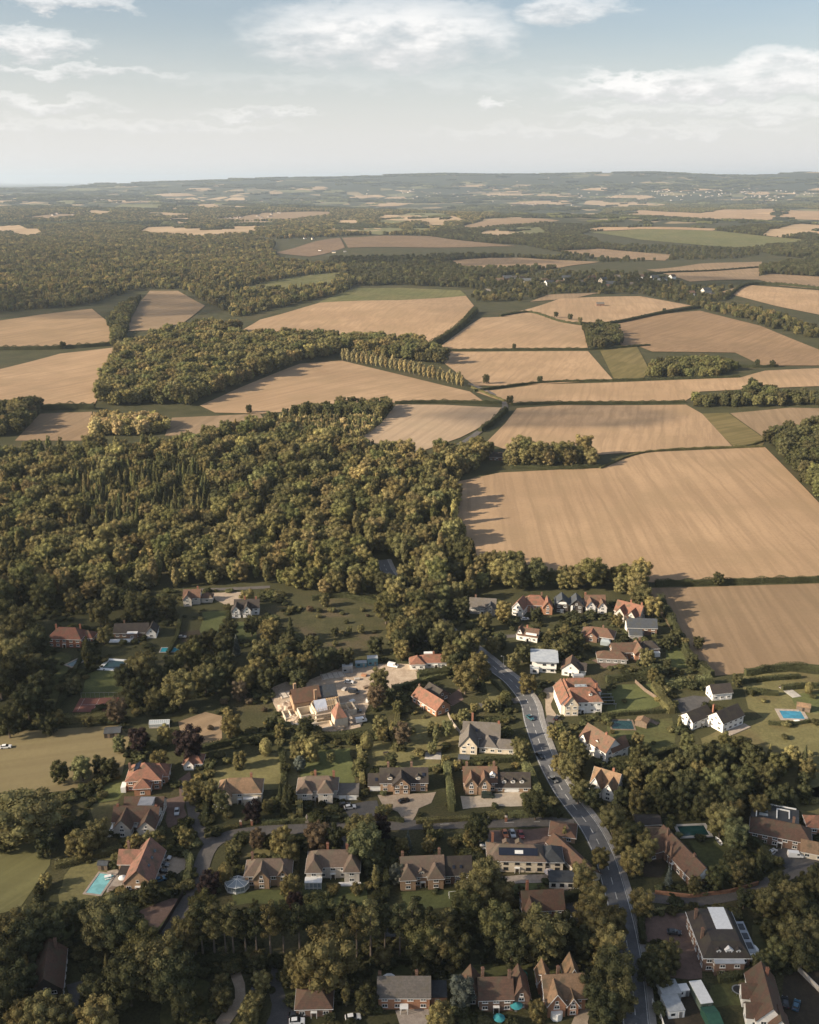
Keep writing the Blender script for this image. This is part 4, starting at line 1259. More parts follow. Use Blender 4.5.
    for (x, y, z, w_, l_, pitch, axis) in skylights:
        b = MB().box(-w_ / 2, w_ / 2, -l_ / 2, l_ / 2, 0, .1)
        o = b.build('skylight', PANEL, root, (x, y, z)); o.rotation_euler = (pitch, 0, 0) if axis == 'x' else (0, pitch, 0)
    # remember where it stands, for the trees and the labels
    xs, ys, r = [], [], 0
    M = Matrix.Rotation(rz, 3, 'Z')
    fp = []
    for g in wings:
        for sx_ in (-.5, .5):
            for sy_ in (-.5, .5):
                q = M @ Vector((g[0] + sx_ * g[2], g[1] + sy_ * g[3], 0))
                for z in (0, g[4] + g[6]):
                    a, b_ = proj((p0.x + q.x, p0.y + q.y, p0.z + z)); xs.append(a); ys.append(b_)
        q = M @ Vector((g[0], g[1], 0)); fp.append((p0.x + q.x, p0.y + q.y, max(g[2], g[3]) / 2))
    HOUSES.append(dict(short=short, x=(min(xs) + max(xs)) / 2, y=(min(ys) + max(ys)) / 2, rect=(min(xs), min(ys), max(xs), max(ys)), fp=fp, o=root))
    if keep: KEEP.append((min(xs), min(ys), max(xs), max(ys)))
    return root, main_roof

def extra(b, name, mat, root, sub=None): return b.build(name, mat, sub or root)

# --- shaded houses at the edge of the big wood
r, rf = house('the red hipped house', 'big red brick house with red hipped roof at the wood edge', 65, 647.5, -4, [(0, 5, 17, 10, 5.2, 'hx', 4.6), (9.5, 7, 7, 7, 4.2, 'hx', 3)], 'brick', 'red', [(-6, 6, 11), (6, 7, 11)])
r, rf = house('the dark terrace house', 'low dark-roofed house behind a long white terrace', 131, 638, 4, [(0, 5, 17, 9, 3.2, 'gx', 3.4), (1, 2, 5, 7, 3.4, 'f', .3, 'white'), (10.5, 3, 5, 8, 3.4, 'gy', 3.2, None, 'white')], 'brown', 'dark', [(-4, 6, 8)])
MB().box(-10, 6, -5.2, -1.6, -.1, .5).build('terrace', WHITE, r)
r, rf = house('the gabled timber house', 'small white house with red-brown roof behind the shaded lawns', 192, 604.5, 4, [(0, 4, 9, 8, 4.6, 'gx', 3.6), (-2, 0, 4.5, 5, 4.6, 'gy', 3), (8, 5, 6, 6, 3, 'hx', 2.4)], 'pale', 'umber', [(3, 5, 9.6)])
r, rf = house('the half-timbered house', 'white twin-gabled cottage with dark steep roof in a hedged garden', 243, 617, 5, [(2, 6, 13, 7, 4.6, 'gx', 4), (-3.4, 2, 4.6, 6, 4.4, 'gy', 3.2), (2.4, 2, 4.6, 6, 4.4, 'gy', 3.2)], 'white', 'dark', [(1, 6, 10.5), (7, 6, 10)])
b = MB()
for gx in (-3.4, 2.4):
    for q in (-1.9, -.6, .6, 1.9): b.box(gx + q - .1, gx + q + .1, -1.07, -1.01, 2.2, 4.4)
    b.box(gx - 2.2, gx + 2.2, -1.08, -1.012, 2.0, 2.2)
b.build('timber_frame', DARKWOOD, r)
# --- houses right of the site and round the main road
r, rf = house('the orange bungalow', 'orange-roofed brick bungalow lying aslant beside a paved court', 424, 709, -52, [(0, 4, 17, 8, 3.4, 'gx', 3.8), (-5, 11, 9, 8, 3.1, 'gx', 3, 'dark', 'brown')], 'orange', 'orange', [(-8.2, 4, 8.4)])
b = MB().box(-3.9, -1.0, 6.86, 6.94, .05, 2.2); 
r, rf = house('the long low orange house', 'long low house with orange hipped roof behind a round hedge', 432, 669, 2, [(2, 4.5, 17, 7, 3.2, 'hx', 3), (-7, 3, 7, 7, 3.2, 'hy', 3.2)], 'white', 'orange', [(1, 5, 7.6)])
MB().box(-3.6, .6, 6.2, 7.8, 5.3, 6.1).build('roof_lantern', WHITE, r)
r, rf = house('the steep gabled cottage', 'large brown cottage of steep gabled roofs and tall chimney', 483, 753, -6, [(-1, 9, 15, 8, 4.8, 'gx', 5.2), (-6, 4, 7, 11, 4.4, 'gy', 5), (2, 3.5, 7, 7, 3.2, 'hy', 3.8), (9, 3, 9, 6, 2.8, 'hx', 3)], 'cream', 'grey', [(-5, 11.5, 13), (6, 9, 11)], skylights=[(-3, 6.2, 7.6, 1.0, 1.4, .8, 'x')])
r, rf = house('the timbered house', 'long timbered house with dark dormered roof and wide gravel forecourt', 404, 793, 1, [(0, 5, 18, 8, 4.6, 'gx', 4.2), (-1, 1.5, 6.4, 5, 4.7, 'gy', 3.6, None, 'tan'), (-10.5, 5, 6, 7, 2.9, 'gx', 3.2)], 'tan', 'dark', [(-6, 6.4, 10.6), (3, 6.4, 10.6)], [(5.4, 1.7, 5.4, 2.0, 1.1, 'dark', 'cream'), (-5.4, 1.7, 5.4, 2.0, 1.1, 'dark', 'cream')], skylights=[(7.6, 2.8, 7.0, 1.1, 1.4, .8, 'x'), (-10.5, 3, 4.6, 1.1, 1.4, .75, 'x')])
MB().box(-13, -8, 1.36, 1.46, .1, 2.3).build('garage_door', WHITE, r)
b = MB()
for q in (-3.6, -2.2, -.8, .6, 1.6): b.box(q - .09, q + .09, -1.07, -1.01, 2.4, 4.6)
b.box(-4.1, 2.1, -1.08, -1.013, 2.3, 2.5); b.build('timber_frame', DARKWOOD, r)
r, rf = house('the dormer garage house', 'brown twin-gabled house joined to a garage wing with three white dormers', 492, 793, 0, [(-4.5, 5, 12.5, 8, 4.8, 'gx', 4.6), (-8, 1.4, 4.6, 5, 4.7, 'gy', 3.6), (-3, 1.4, 4.6, 5, 4.7, 'gy', 3.6), (8, 4, 13, 7, 2.8, 'gx', 4.4, 'dark')], 'tan', 'umber', [(-9.5, 6, 11), (1, 6, 11)], [(4.6, 1.3, 3.9, 1.7, 1.2, 'dark', 'white', 2.2), (8, 1.3, 3.9, 1.7, 1.2, 'dark', 'white', 2.2), (11.4, 1.3, 3.9, 1.7, 1.2, 'dark', 'white', 2.2), (.2, 2, 6, 1.9, 1.3, 'white', 'white', 2.4)], frame=WHITE)
MB().box(4.8, 10.2, .42, .47, .1, 2.4).build('garage_door', WHITE, r)
MB().box(-7, 2, 10.5, 12.5, 0, 2.6).build('garden_room', WALL['cream'], r)
r, rf = house('the two-hipped house', 'brown house with two hipped bays and a flat white-doored garage', 320, 802, 1, [(-1, 5, 15, 8, 5.0, 'hx', 4), (-5.6, 2, 5.4, 6, 5.02, 'hy', 3.8), (2.2, 2, 5.4, 6, 5.02, 'hy', 3.8), (10.5, 4.5, 8, 7, 2.7, 'f', .3, 'grey')], 'pale', 'weathered', [(-2, 6.5, 10.6), (5, 6.5, 10.4)])
MB().box(7.2, 9.9, .93, .98, .1, 2.3).box(10.3, 13.8, .93, .98, .1, 2.3).build('garage_door', WHITE, r)
r, rf = house('the tan hipped house', 'house with wide tan hipped roof and white porch behind a copper tree', 240, 804, 3, [(0, 5, 16, 9, 4.8, 'hx', 4.2), (-5.4, 2, 5, 6, 4.82, 'gy', 3.4), (4, 1.5, 5, 5, 2.8, 'f', .3, 'white')], 'cream', 'tan', [(4, 6.4, 10.3)])
MB().box(-9.6, -4.4, -2.6, -1.1, -.05, 1.3).build('garden_room', WHITE, r)
r, rf = house('the solar roofed house', 'red-tiled house with a block of dark solar panels on its roof', 144, 791, 5, [(0, 6, 13, 11, 4.8, 'hy', 5), (0, -.6, 6, 5, 3.6, 'hy', 3), (4.6, 8, 8, 8, 4.0, 'hx', 3.6)], 'orange', 'orange', [(-6, 7, 9)])
b = MB().box(-1.4, 1.4, -2.6, 2.6, 0, .12)
o = b.build('solar_panels', PANEL, rf, (-2.9, 6.4, 7.9)); o.rotation_euler = (0, -.62, 0)
MB().box(-8.6, -6.7, -.5, 3.4, 0, 2.6).build('garden_room', WHITE, r)
r, rf = house('the small red garage', 'small red-tiled garage with a white half-timbered gable', 193, 769, 2, [(0, 3.2, 7.4, 6.4, 2.8, 'hx', 3), (-1.4, 1.2, 3.6, 4, 2.8, 'gy', 2.4)], 'white', 'orange', cat='garage', name='garage', porch=False)
r, rf = house('the brown complex house', 'sprawling brown-roofed house with grey flat roof panel and white bay', 137, 834, 0, [(-1, 6, 16, 8, 4.4, 'gx', 4), (-4.6, 2, 6, 8, 4.2, 'gy', 3.8), (4, 2, 6, 8, 4.2, 'gy', 3.4), (0, 13, 14, 7, 4.0, 'gx', 3.4), (1.5, 9.8, 5, 5, 7.6, 'f', .2, 'felt')], 'pale', 'brown', [(-7.8, 6, 9.4), (6, 6, 9)])
MB().box(-10.2, -7.8, -1.8, 6.6, 0, .9).build('terrace_wall', WHITE, r)
r, rf = house('the terracotta roofed house', 'house with long terracotta roof between turquoise pool and parked cars', 136, 890, -1, [(1, 8, 9.4, 17, 3.6, 'gy', 5.4), (-4.4, 12.5, 8, 6, 3.5, 'gx', 3.6)], 'tan', 'terracotta', [(-6, 14.6, 9.2)], skylights=[(3.4, 5, 6.6, .9, 1.3, .85, 'y'), (3.4, 9, 6.6, .9, 1.3, .85, 'y'), (3.4, 12.6, 6.6, .9, 1.3, .85, 'y')])
MB().box(-7.4, -3.9, 4.6, 9.2, 2.5, 2.7).box(-7.3, -7.1, 4.8, 5.0, 0, 2.5).box(-7.3, -7.1, 8.8, 9, 0, 2.5).build('verandah', DARKWOOD, r)
# --- the row below the side street
r, rf = house('the conservatory house', 'brown-roofed house with a white faceted conservatory on its left', 262, 888, 2, [(2, 5, 15, 8, 4.6, 'hx', 4), (0, 2, 5, 5, 4.6, 'gy', 3.6), (7, 2.6, 4, 4, 4.4, 'gy', 2.8)], 'tan', 'weathered', [(-3.5, 6.4, 10.4)])
b = MB(); b.disc((-8.2, .2), 4.0, 0, .7, 8, 3.2); b.build('plinth', WHITE, r)
cv = MB().disc((-8.2, .2), 3.85, .7, 2.6, 8, 3.05).build('conservatory', CONSGLASS, r)
b = MB()
n = 8
for i in range(n):
    t = 2 * math.pi * i / n; t2 = 2 * math.pi * (i + 1) / n
    A = (-8.2 + 4 * math.cos(t), .2 + 3.2 * math.sin(t)); B = (-8.2 + 4 * math.cos(t2), .2 + 3.2 * math.sin(t2))
    b.tube((*A, .6), (*A, 2.7), .12, .12, 4).tube((*A, 2.66), (*B, 2.66), .13, .13, 4).tube((*A, 2.7), (-8.2, .2, 4.1), .09, .09, 4)
    Mx = ((A[0] + B[0]) / 2, (A[1] + B[1]) / 2); b.tube((*Mx, .6), (*Mx, 2.66), .07, .07, 4)
b.build('glazing_bars', WHITE, cv)
b = MB()
for i in range(n):
    t = 2 * math.pi * i / n; t2 = 2 * math.pi * (i + 1) / n
    b.poly([(-8.2 + 3.95 * math.cos(t), .2 + 3.15 * math.sin(t), 2.68), (-8.2 + 3.95 * math.cos(t2), .2 + 3.15 * math.sin(t2), 2.68), (-8.2, .2, 4.05)])
b.build('glass_roof', CONSGLASS, cv)
r, rf = house('the double-fronted brown house', 'brown double-fronted house with hipped bays and white glazed porch', 333, 880, 1, [(0, 5, 17, 8, 5.0, 'hx', 4.2), (-6.2, 1.8, 5, 7, 5.02, 'hy', 4), (6.4, 1.8, 5, 7, 5.02, 'hy', 4.6)], 'pale', 'weathered', [(-2, 7, 10.6), (4.6, 6.5, 10.6)])
gl = MB().box(-8.9, -3.6, -4.6, -1.75, 0, 2.9).build('conservatory', CONSGLASS, r)
b = MB()
for q in (-8.9, -7.6, -6.25, -4.9, -3.6): b.box(q - .09, q + .09, -4.7, -4.55, 0, 3)
b.box(-9, -3.5, -4.72, -4.56, 2.75, 3.1).box(-9, -3.5, -4.71, -4.57, .5, .75).box(-9.1, -3.4, -4.75, -1.7, 2.92, 3.12); b.build('glazing_bars', WHITE, gl)
MB().box(2.0, 9.4, -3.4, -1.75, -.05, .5).build('terrace', WHITE, r)
r, rf = house('the twin gabled house', 'brown house with twin gables beside a dark skylit wing', 432, 887, 4, [(-3, 5, 14, 9, 4.8, 'gx', 4.8), (-8, 1.8, 5, 6, 4.7, 'hy', 4), (1.2, 1.8, 5, 6, 4.7, 'hy', 4), (8.6, 5, 9.5, 8, 4.2, 'gx', 4.6, 'dark', 'brown')], 'tan', 'weathered', [(-9.4, 6, 11), (3, 7, 11)], [(-3.4, .8, 4.6, 1.9, 1.6, 'weathered', 'cream', 3)], skylights=[(7.4, 2.4, 6.4, .8, 1.1, .85, 'x'), (9.8, 2.4, 6.4, .8, 1.1, .85, 'x')])
r, rf = house('the solar banded house', 'long cream house with a dark solar band across its brown roof', 523, 874, -2, [(-2, 5.4, 19, 9, 5.0, 'hx', 3.8), (9.8, 5.6, 7.4, 8, 4.4, 'hy', 3.4, 'dim'), (-9.4, 7, 5, 7, 5.0, 'hx', 2.8)], 'cream', 'weathered', [(-10, 10, 10)], [(-5.4, 7.4, 6, 2.4, 1.3, 'weathered', 'tan', 2), (-1, 7.4, 6, 2.4, 1.3, 'weathered', 'tan', 2)], frame=DARKWOOD, dense=3.6)
b = MB().box(-6.6, 6.6, -1.35, 1.35, 0, .14)
o = b.build('solar_panels', PANEL, rf, (-1.6, 3.1, 7.35)); o.rotation_euler = (R(37.6), 0, 0)
MB().box(-1.2, 1.6, -.8, .5, .15, .2).build('skylight', WHITE, o)
r, rf = house('the long brown outbuilding', 'long brown single-storey outbuilding right of the solar banded house', 578, 878, -62, [(-7, 3, 22, 6, 2.7, 'gx', 2.6)], 'cream', 'umber', cat='outbuilding', name='outbuilding', porch=False, dense=4)
r, rf = house('the small roof by the road', 'small square brown-roofed outbuilding between parking court and main road', 562, 842, -12, [(0, 4, 9, 8, 2.7, 'hx', 2.6)], 'tan', 'umber', cat='outbuilding', name='outbuilding', porch=False)
r, rf = house('the garden studio', 'low white-fronted garden studio with dark windows below the long outbuilding', 566, 889, -2, [(0, 3, 11, 5.6, 2.8, 'f', .3, 'dim')], 'white', 'dim', cat='garden studio', name='garden_studio', porch=False, frame=DARKWOOD, dense=2.6)
r, rf = house('the hidden red roof', 'red-roofed cottage half hidden by trees with a single tall chimney', 544, 922, 4, [(0, 5, 13, 8, 4.4, 'gx', 4.6), (-4.2, 2, 4.6, 6, 4.4, 'gy', 3.4)], 'brick', 'brown', [(-4.4, 7, 11.5)])
# --- bottom edge
r, rf = house('the brick long house', 'long orange brick house with plain grey roof and white windows', 404, 1010, 0, [(0, 4, 14.5, 7.5, 5.0, 'gx', 4), (9.6, 5, 5, 6, 2.8, 'f', .3, 'dim')], 'orange', 'grey', [(-6.9, 5, 9.9), (3.6, 5.6, 9.6)])
b = MB(); b.disc((-4.4, 9.6), 2.0, 0, 2.4, 10); b.build('sun_room', WHITE, r)
MB().box(-1.2, 1.2, -1.9, -.02, 2.35, 2.55).box(-1.1, -.95, -1.8, -1.65, 0, 2.35).box(.95, 1.1, -1.8, -1.65, 0, 2.35).build('portico', WHITE, r)
r, rf = house('the chimneyed twin house', 'brown semi-detached pair with tall chimneys and white windows at the bottom', 502, 1014, 2, [(-1.6, 5, 9.4, 8, 5.0, 'gx', 4.2), (5.6, 5.6, 4.6, 8, 4.9, 'gy', 4.2), (-8, 7, 5, 7, 4.4, 'gy', 4)], 'brown', 'brown', [(-5, 6.5, 11.5), (2.4, 4.8, 12)])
r, rf = house('the orange brick house', 'orange brick house with four steep gables at the bottom edge', 566, 1015, 4, [(0, 6, 11.5, 9, 5.0, 'gx', 4.6), (-2.9, 2.4, 5, 6, 5.0, 'gy', 4), (1.8, 2.2, 3, 5, 4.2, 'gy', 2.6), (3.6, 10.5, 4.2, 6, 5.4, 'gy', 4.6), (-4.6, 10.5, 3.4, 5, 5.2, 'gy', 3.4)], 'orange', 'tan', [(-1, 8, 10.8)], barge=True)
b = MB(); b.disc((-2.9, -1), 1.7, 0, 2.6, 8, 1.3); b.build('bay_window', WHITE, r)
r, rf = house('the shaded lower-left house', 'dark-roofed house in deep shade at the lower left', 47, 1002, 14, [(0, 8, 9, 16, 4.4, 'gy', 5)], 'dark', 'brown', [(2, 14, 11)])
r, rf = house('the hidden cottage', 'dim brown cottage with tall chimney hidden between bottom trees', 314, 1018, 2, [(0, 4, 10, 7, 3.2, 'hx', 3.4)], 'brown', 'brown', [(-1, 5, 9.4)])
r, rf = house('the grey mansard house', 'tall dark mansard house with white roof panel and glass bays', 725, 970, 0, [(0, 9, 13.6, 19, 5.6, 'm', 4.2), (.4, -.6, 8.6, 3.4, 5.0, 'f', .3, 'lead'), (8.2, 10, 4, 13, 3.4, 'f', .3, 'lead')], 'brown', 'dark', [(-5.6, 14, 11.4), (-5.8, 6, 11.2)], [(-2.4, .2, 6.3, 1.4, 1.5, 'dark', 'white', 1.8), (.6, .2, 6.3, 2.2, 1.5, 'white', 'white', 1.8), (3.4, .2, 6.3, 1.4, 1.5, 'dark', 'white', 1.8)], frame=WHITE, porch=False)
MB().box(-1.4, 3.6, 7, 16.5, 9.72, 9.9).build('roof_panel', WHITE, rf)
b = MB(); b.disc((8.4, 5), 2.8, 0, 3.2, 12); b.disc((8.4, 5), 2.95, 3.21, 3.5, 12); b.build('bay', WHITE, r)
b = MB()
for q in (6.2, 10.2, 14.2): b.box(6.4, 9.8, q - 1.2, q + 1.2, 3.75, 4.0)
b.build('roof_lights', GLASS, rf)
r, rf = house('the long ridge house', 'long brown house with tall tan chimneys and white end gable', 672, 868, -70, [(0, 4, 24, 8, 4.2, 'gx', 4.6), (-9.5, -1.5, 8, 9, 3.8, 'gy', 3.6, 'umber')], 'brown', 'brown', [(-8, 3, 10.8), (-3.4, -.4, 9.6), (-.6, -.4, 9.6), (6, 4, 10)])
MB().solid([(12.06, .1, 4.2), (12.06, 7.9, 4.2), (12.06, 4, 8.6), (12.2, .1, 4.2), (12.2, 7.9, 4.2), (12.2, 4, 8.6)], [(3, 4, 5), (2, 1, 0), (0, 1, 4, 3), (1, 2, 5, 4), (2, 0, 3, 5)]).build('white_gable', WHITE, r)
r, rf = house('the tan garden wing', 'tan flat-sided outbuilding with low roof left of the long ridge house', 648, 845, -4, [(0, 3.6, 11, 7, 2.7, 'gx', 2.4)], 'tan', 'tan', cat='outbuilding', name='outbuilding', porch=False)
r, rf = house('the dark garden shed', 'dark flat-topped shed behind the tan outbuilding', 649, 830, 2, [(0, 3, 8.4, 5.6, 2.6, 'gx', 1.4)], 'dark', 'dark', cat='shed', name='shed', porch=False, win=False)
r, rf = house('the big dark courtyard house', 'big dark rambling house with white-trimmed roof terrace and tan wing', 779, 851, -20, [(0, 7, 20, 9, 4.2, 'hx', 4.2, 'brown'), (-2, 16, 16, 10, 4.6, 'f', .3, 'dim'), (13, 2, 12, 6, 3, 'gx', 2.8, 'tan', 'cream')], 'brown', 'dark', [(4, 9, 9.8)])
b = MB()
for (x0, x1, y0, y1) in ((-8.6, -8.2, 11.6, 21), (-8.2, 5.2, 20.6, 21), (-1.6, -1.2, 13, 19), (-1.2, 3, 18.6, 19), (2.6, 3, 14, 18.6)): b.box(x0, x1, y0, y1, 4.95, 5.4)
b.build('parapet', WHITE, rf)
b = MB()
for q in (13, 15.6, 18.2): b.box(-7.4, -4.4, q, q + 1.6, 4.93, 5.1)
b.build('roof_lights', CONSGLASS, rf)
r, rf = house('the right edge brick house', 'orange brick house cut by the right edge with a dark panel', 820, 838, -8, [(0, 3.4, 9, 7, 4.6, 'hx', 3.2)], 'orange', 'orange', porch=False)
r, rf = house('the bottom right red house', 'dark red narrow house with white gables at the bottom right', 770, 1034, -8, [(0, 9, 7.6, 17, 4.4, 'gy', 5), (-3.8, 4, 4.6, 4.6, 4, 'gx', 3), (-3.8, 11, 4.6, 4.6, 4, 'gx', 3), (2, 1, 5, 5, 4, 'gy', 3.4)], 'white', 'brown', [(1, 14, 11)])
# --- right of the main road
r, rf = house('the white farmhouse', 'bright white house of two dark-roofed wings turned towards the pool', 725, 730, 33, [(-6, 11, 12, 7.2, 4.4, 'gx', 3.2), (3.6, 3, 13, 8, 5.2, 'gx', 3.8), (-1.5, 8, 5, 5, 3, 'f', .3, 'white')], 'white', 'dark', [(1.2, 8, 9)])
MB().box(-2, 11, -4.6, -1.1, -.05, .35).build('terrace', STONE, r)
r, rf = house('the white annex', 'small bright white annex with dark roof behind the white farmhouse', 722, 700, 10, [(0, 3.4, 9.4, 6.6, 4, 'gx', 3)], 'white', 'dark', cat='annex', name='annex', porch=False)
r, rf = house('the orange mansion', 'big white mansion with broad orange roofs and grey roof lights', 583, 715, 3, [(0, 6, 17, 9, 6.2, 'hx', 5.4), (1, 15, 18, 9, 6.2, 'hx', 5.2), (-5.4, 3.4, 6, 8, 6.1, 'gy', 4.4, 'orange', 'cream'), (-5.6, 12, 6, 8, 6.1, 'gy', 4.4, 'orange', 'white'), (-6.8, 9, 6, 16, 6.0, 'gy', 3.8)], 'white', 'orange', [(7, 7, 13)], [(3.6, 3, 8.6, 1.4, 1.2, 'orange', 'white', 1.6)], dense=2.8)
b = MB(); b.box(-1.6, 3.6, 9.2, 12.2, 8.2, 9.6).box(-.8, 4, 18.5, 20.6, 9, 10.6); b.build('flat_roof', TILE['felt'], rf)
b = MB(); b.box(-.8, .6, 10, 11.4, 9.61, 9.8).box(1.4, 2.8, 10, 11.4, 9.61, 9.8); b.build('roof_lights', CONSGLASS, rf)
b = MB()
for y in (5, 8, 11, 14): b.box(9.6, 16, y - .12, y + .12, 2.5, 2.7).box(15.6, 15.9, y - .12, y + .12, 0, 2.5)
b.build('pergola', METAL, r)
r, rf = house('the brown lodge', 'small brown-roofed white lodge tucked behind the orange mansion', 570, 676, -14, [(0, 4, 8, 8, 4, 'gy', 3.8), (4, 5, 6, 6, 3, 'gx', 2.6, 'dark')], 'white', 'brown')
r, rf = house('the brown roofed white house', 'tall white house with sweeping brown roof and white bays', 592, 755, -56, [(0, 4.5, 15, 9, 5.6, 'gx', 5, 'umber'), (-4.4, 1.4, 4.6, 5, 5.6, 'gy', 3.4), (5.8, 7.4, 5, 9, 5.2, 'gy', 3.6)], 'white', 'umber', [(3, 4.5, 11.6)], [(1.2, 1.2, 5.6, 2.2, 1.6, 'umber', 'white', 3)])
r, rf = house('the pale steep house', 'pale cottage with steep tan gables by the main road', 602, 796, -30, [(0, 5, 10, 7.5, 4.4, 'gx', 5), (-2.6, 2.4, 5, 8, 4.4, 'gy', 4.8), (2.8, 1, 4.6, 6, 4.2, 'gy', 3.8)], 'white', 'tan', [(2, 6, 10.6)], barge=True)
r, rf = house('the modern flat-roofed house', 'white cubic house under a thin pale flat roof', 544, 672, -6, [(0, 5, 11.4, 11, 6.4, 'f', .3), (-4.6, -.6, 4, 3, 3, 'f', .3)], 'white', 'lead', frame=METAL, porch=False)
MB().box(-6.6, 6.6, -2.2, 11.4, 6.9, 7.2).build('roof_slab', TILE['lead'], rf)
MB().box(-1, 5.6, -1.9, -.06, 3.0, 3.2).box(-1, 5.6, -1.95, -1.87, 3.2, 4.1).build('balcony', WHITE, r)
r, rf = house('the small white cottage', 'little white-ended brown cottage beside the short brown drive', 527, 642, -20, [(0, 4, 10, 6.4, 3.4, 'gx', 3.4), (-4.4, 3.6, 3, 5, 4.4, 'gy', 3)], 'white', 'brown', [(-1, 4, 8.4)])
MB().box(-1, 4.6, .6, 3.2, 4.2, 4.9).build('roof_terrace', WHITE, rf)
# --- the row before the belt of trees
r, rf = house('the grey slate house', 'grey-roofed house at the left end of the upper row', 482, 615, -8, [(0, 5, 14, 8, 4.4, 'gx', 4.2), (4.4, 2, 5, 6, 4.2, 'gy', 3.2, 'slate')], 'grey', 'grey', [(-4, 6, 10)])
r, rf = house('the narrow white gable', 'narrow white-gabled house with orange roof beside the yellow tree', 517, 616, -24, [(0, 5, 6.4, 10, 4.8, 'gy', 4.2)], 'white', 'orange', barge=True)
r, rf = house('the orange hipped villa', 'orange-roofed villa with a white gable end in the upper row', 538, 613.5, -4, [(-1.6, 6, 13, 9, 4.6, 'hx', 4.6), (5, 2.6, 5, 8, 4.8, 'gy', 3.8)], 'orange', 'orange', [(2, 7, 10.4)])
r, rf = house('the black and white modern house', 'dark modern house with white window bays in the upper row', 568, 613.5, -6, [(-3.4, 5, 7, 9, 5.6, 'gy', 3.4), (4.4, 5.4, 7, 9, 5.2, 'gy', 3.6)], 'dark', 'slate', frame=WHITE, dense=2.4)
MB().box(-6, -1, .36, .44, 5.7, 7.2).box(1.4, 2.4, .2, .9, .2, 5).build('white_bay', WHITE, r)
r, rf = house('the cream two-gabled house', 'cream two-gabled house with brown roof in the upper row', 596, 613.5, 0, [(0, 6, 10.6, 7, 4.8, 'gx', 4.4), (-3, 2.4, 4.8, 6, 4.8, 'gy', 3.6), (3.2, 2.2, 4.6, 6, 4.4, 'gy', 3.2)], 'white', 'umber', [(-5, 7, 10.4)])
r, rf = house('the orange villa by the field', 'bright orange-roofed villa at the field end of the upper row', 625, 621.5, -34, [(0, 6, 14, 8, 4.8, 'gx', 4.8), (-3, 2, 5, 6, 4.6, 'gy', 3.8), (3.6, 1.6, 4.6, 6, 4.6, 'gy', 3.4)], 'pale', 'orange', [(0, 7, 11), (6, 7, 11)])
r, rf = house('the low pinkish house', 'low pinkish-brown house with white conservatory below the upper row', 597, 642, -18, [(0, 5, 16, 9, 3.2, 'hx', 3.4), (-3, 2, 6, 6, 3.2, 'gy', 2.8, 'red')], 'brown', 'umber', [(2, 6, 7.6)])
MB().box(2, 7, -3, .4, 0, 2.2).taper(2, 7, -3, .4, 2.21, 3.2, 1, 1).build('conservatory', CONSGLASS, r)
r, rf = house('the slate roofed house', 'slate-roofed house with a white gable wall near the brown field', 642, 636, -4, [(0, 5, 15, 8, 4.8, 'gx', 3.6), (-4, -2, 6, 6, 3, 'gx', 2.4, 'slate', 'grey')], 'brown', 'slate', [(-7.2, 5, 9.6)])
MB().box(-7.62, -7.52, 1.2, 8.8, 0, 5.4).build('white_gable_wall', WHITE, r)
r, rf = house('the brown courtyard house', 'brown L-shaped house with orange brick end below the slate roof', 634, 661, 4, [(-4, 6, 12, 7, 4.2, 'gx', 3.6), (3, 4, 5.6, 9, 4.4, 'gy', 3.6, 'umber', 'orange'), (9.4, 9, 9, 7, 4.0, 'hx', 3, 'dark')], 'brown', 'brown', [(5, 9, 9)])
MB().box(11, 14, 3.4, 5.4, 0, 2.6).box(6.6, 9.2, 7.4, 9.2, 4.5, 5.4).build('white_extension', WHITE, r)
r, rf = house('the brown paved roof', 'long low brown roof among the crowded houses', 612, 664, -6, [(0, 4, 14, 7, 2.8, 'hx', 2.8)], 'grey', 'brown', porch=False)
r, rf = house('the wood house', 'dim white-walled house glimpsed among trees by the upper road', 433, 645, 4, [(0, 4, 9, 6, 3, 'gx', 2.8)], 'grey', 'slate')
r, rf = house('the lone farmhouse', 'brown-roofed farmhouse among trees at the corner of two fields', 497, 461, -4, [(0, 5, 13, 7, 3.6, 'gx', 3.4), (9, 6, 8, 6, 3, 'gx', 2.6)], 'brown', 'dark', [(-3, 5, 8)], keep=False)
r, rf = house('the roadside white house', 'small white house half hidden where the road enters the wood', 408, 560, -10, [(0, 4, 8, 6, 4, 'gx', 3)], 'white', 'slate', keep=False)
# ------------------------------------------------------------------ cars and vans
PAINT = {}
def paint(k):
    cols = dict(silver=(.45, .46, .47), white=(.78, .78, .77), black=(.012, .012, .014), dark=(.03, .034, .042), teal=(.03, .10, .12), orange=(.55, .16, .04), red=(.25, .035, .03), blue=(.05, .13, .20), grey=(.14, .145, .15), green=(.02, .035, .028))
    if k not in PAINT:
        m, nt, out = nodes_of(k + '_car_paint'); b = principled(nt, out, cols[k], .28, .5); b.inputs['Coat Weight'].default_value = .5
        PAINT[k] = m
    return PAINT[k]
TYRE = mottled('tyre_rubber', (.02, .02, .02), (.03, .03, .03), 4, .9)
LAMPW = glass_mat('headlamp_glass', (.6, .6, .58)); LAMPR = glass_mat('tail_lamp_glass', (.3, .02, .02))
def section(b, prof, w0, w1):
    """A body side outline (x, z) drawn across a width that narrows towards the top (w at each point)."""
    n = len(prof)
    pts = [(x, -w / 2, z) for x, z, w in prof] + [(x, w / 2, z) for x, z, w in prof]
    b.solid(pts, [tuple(range(n)), tuple(range(2 * n - 1, n - 1, -1))] + [(i, i + n, (i + 1) % n + n, (i + 1) % n) for i in range(n)])
CARM = {}
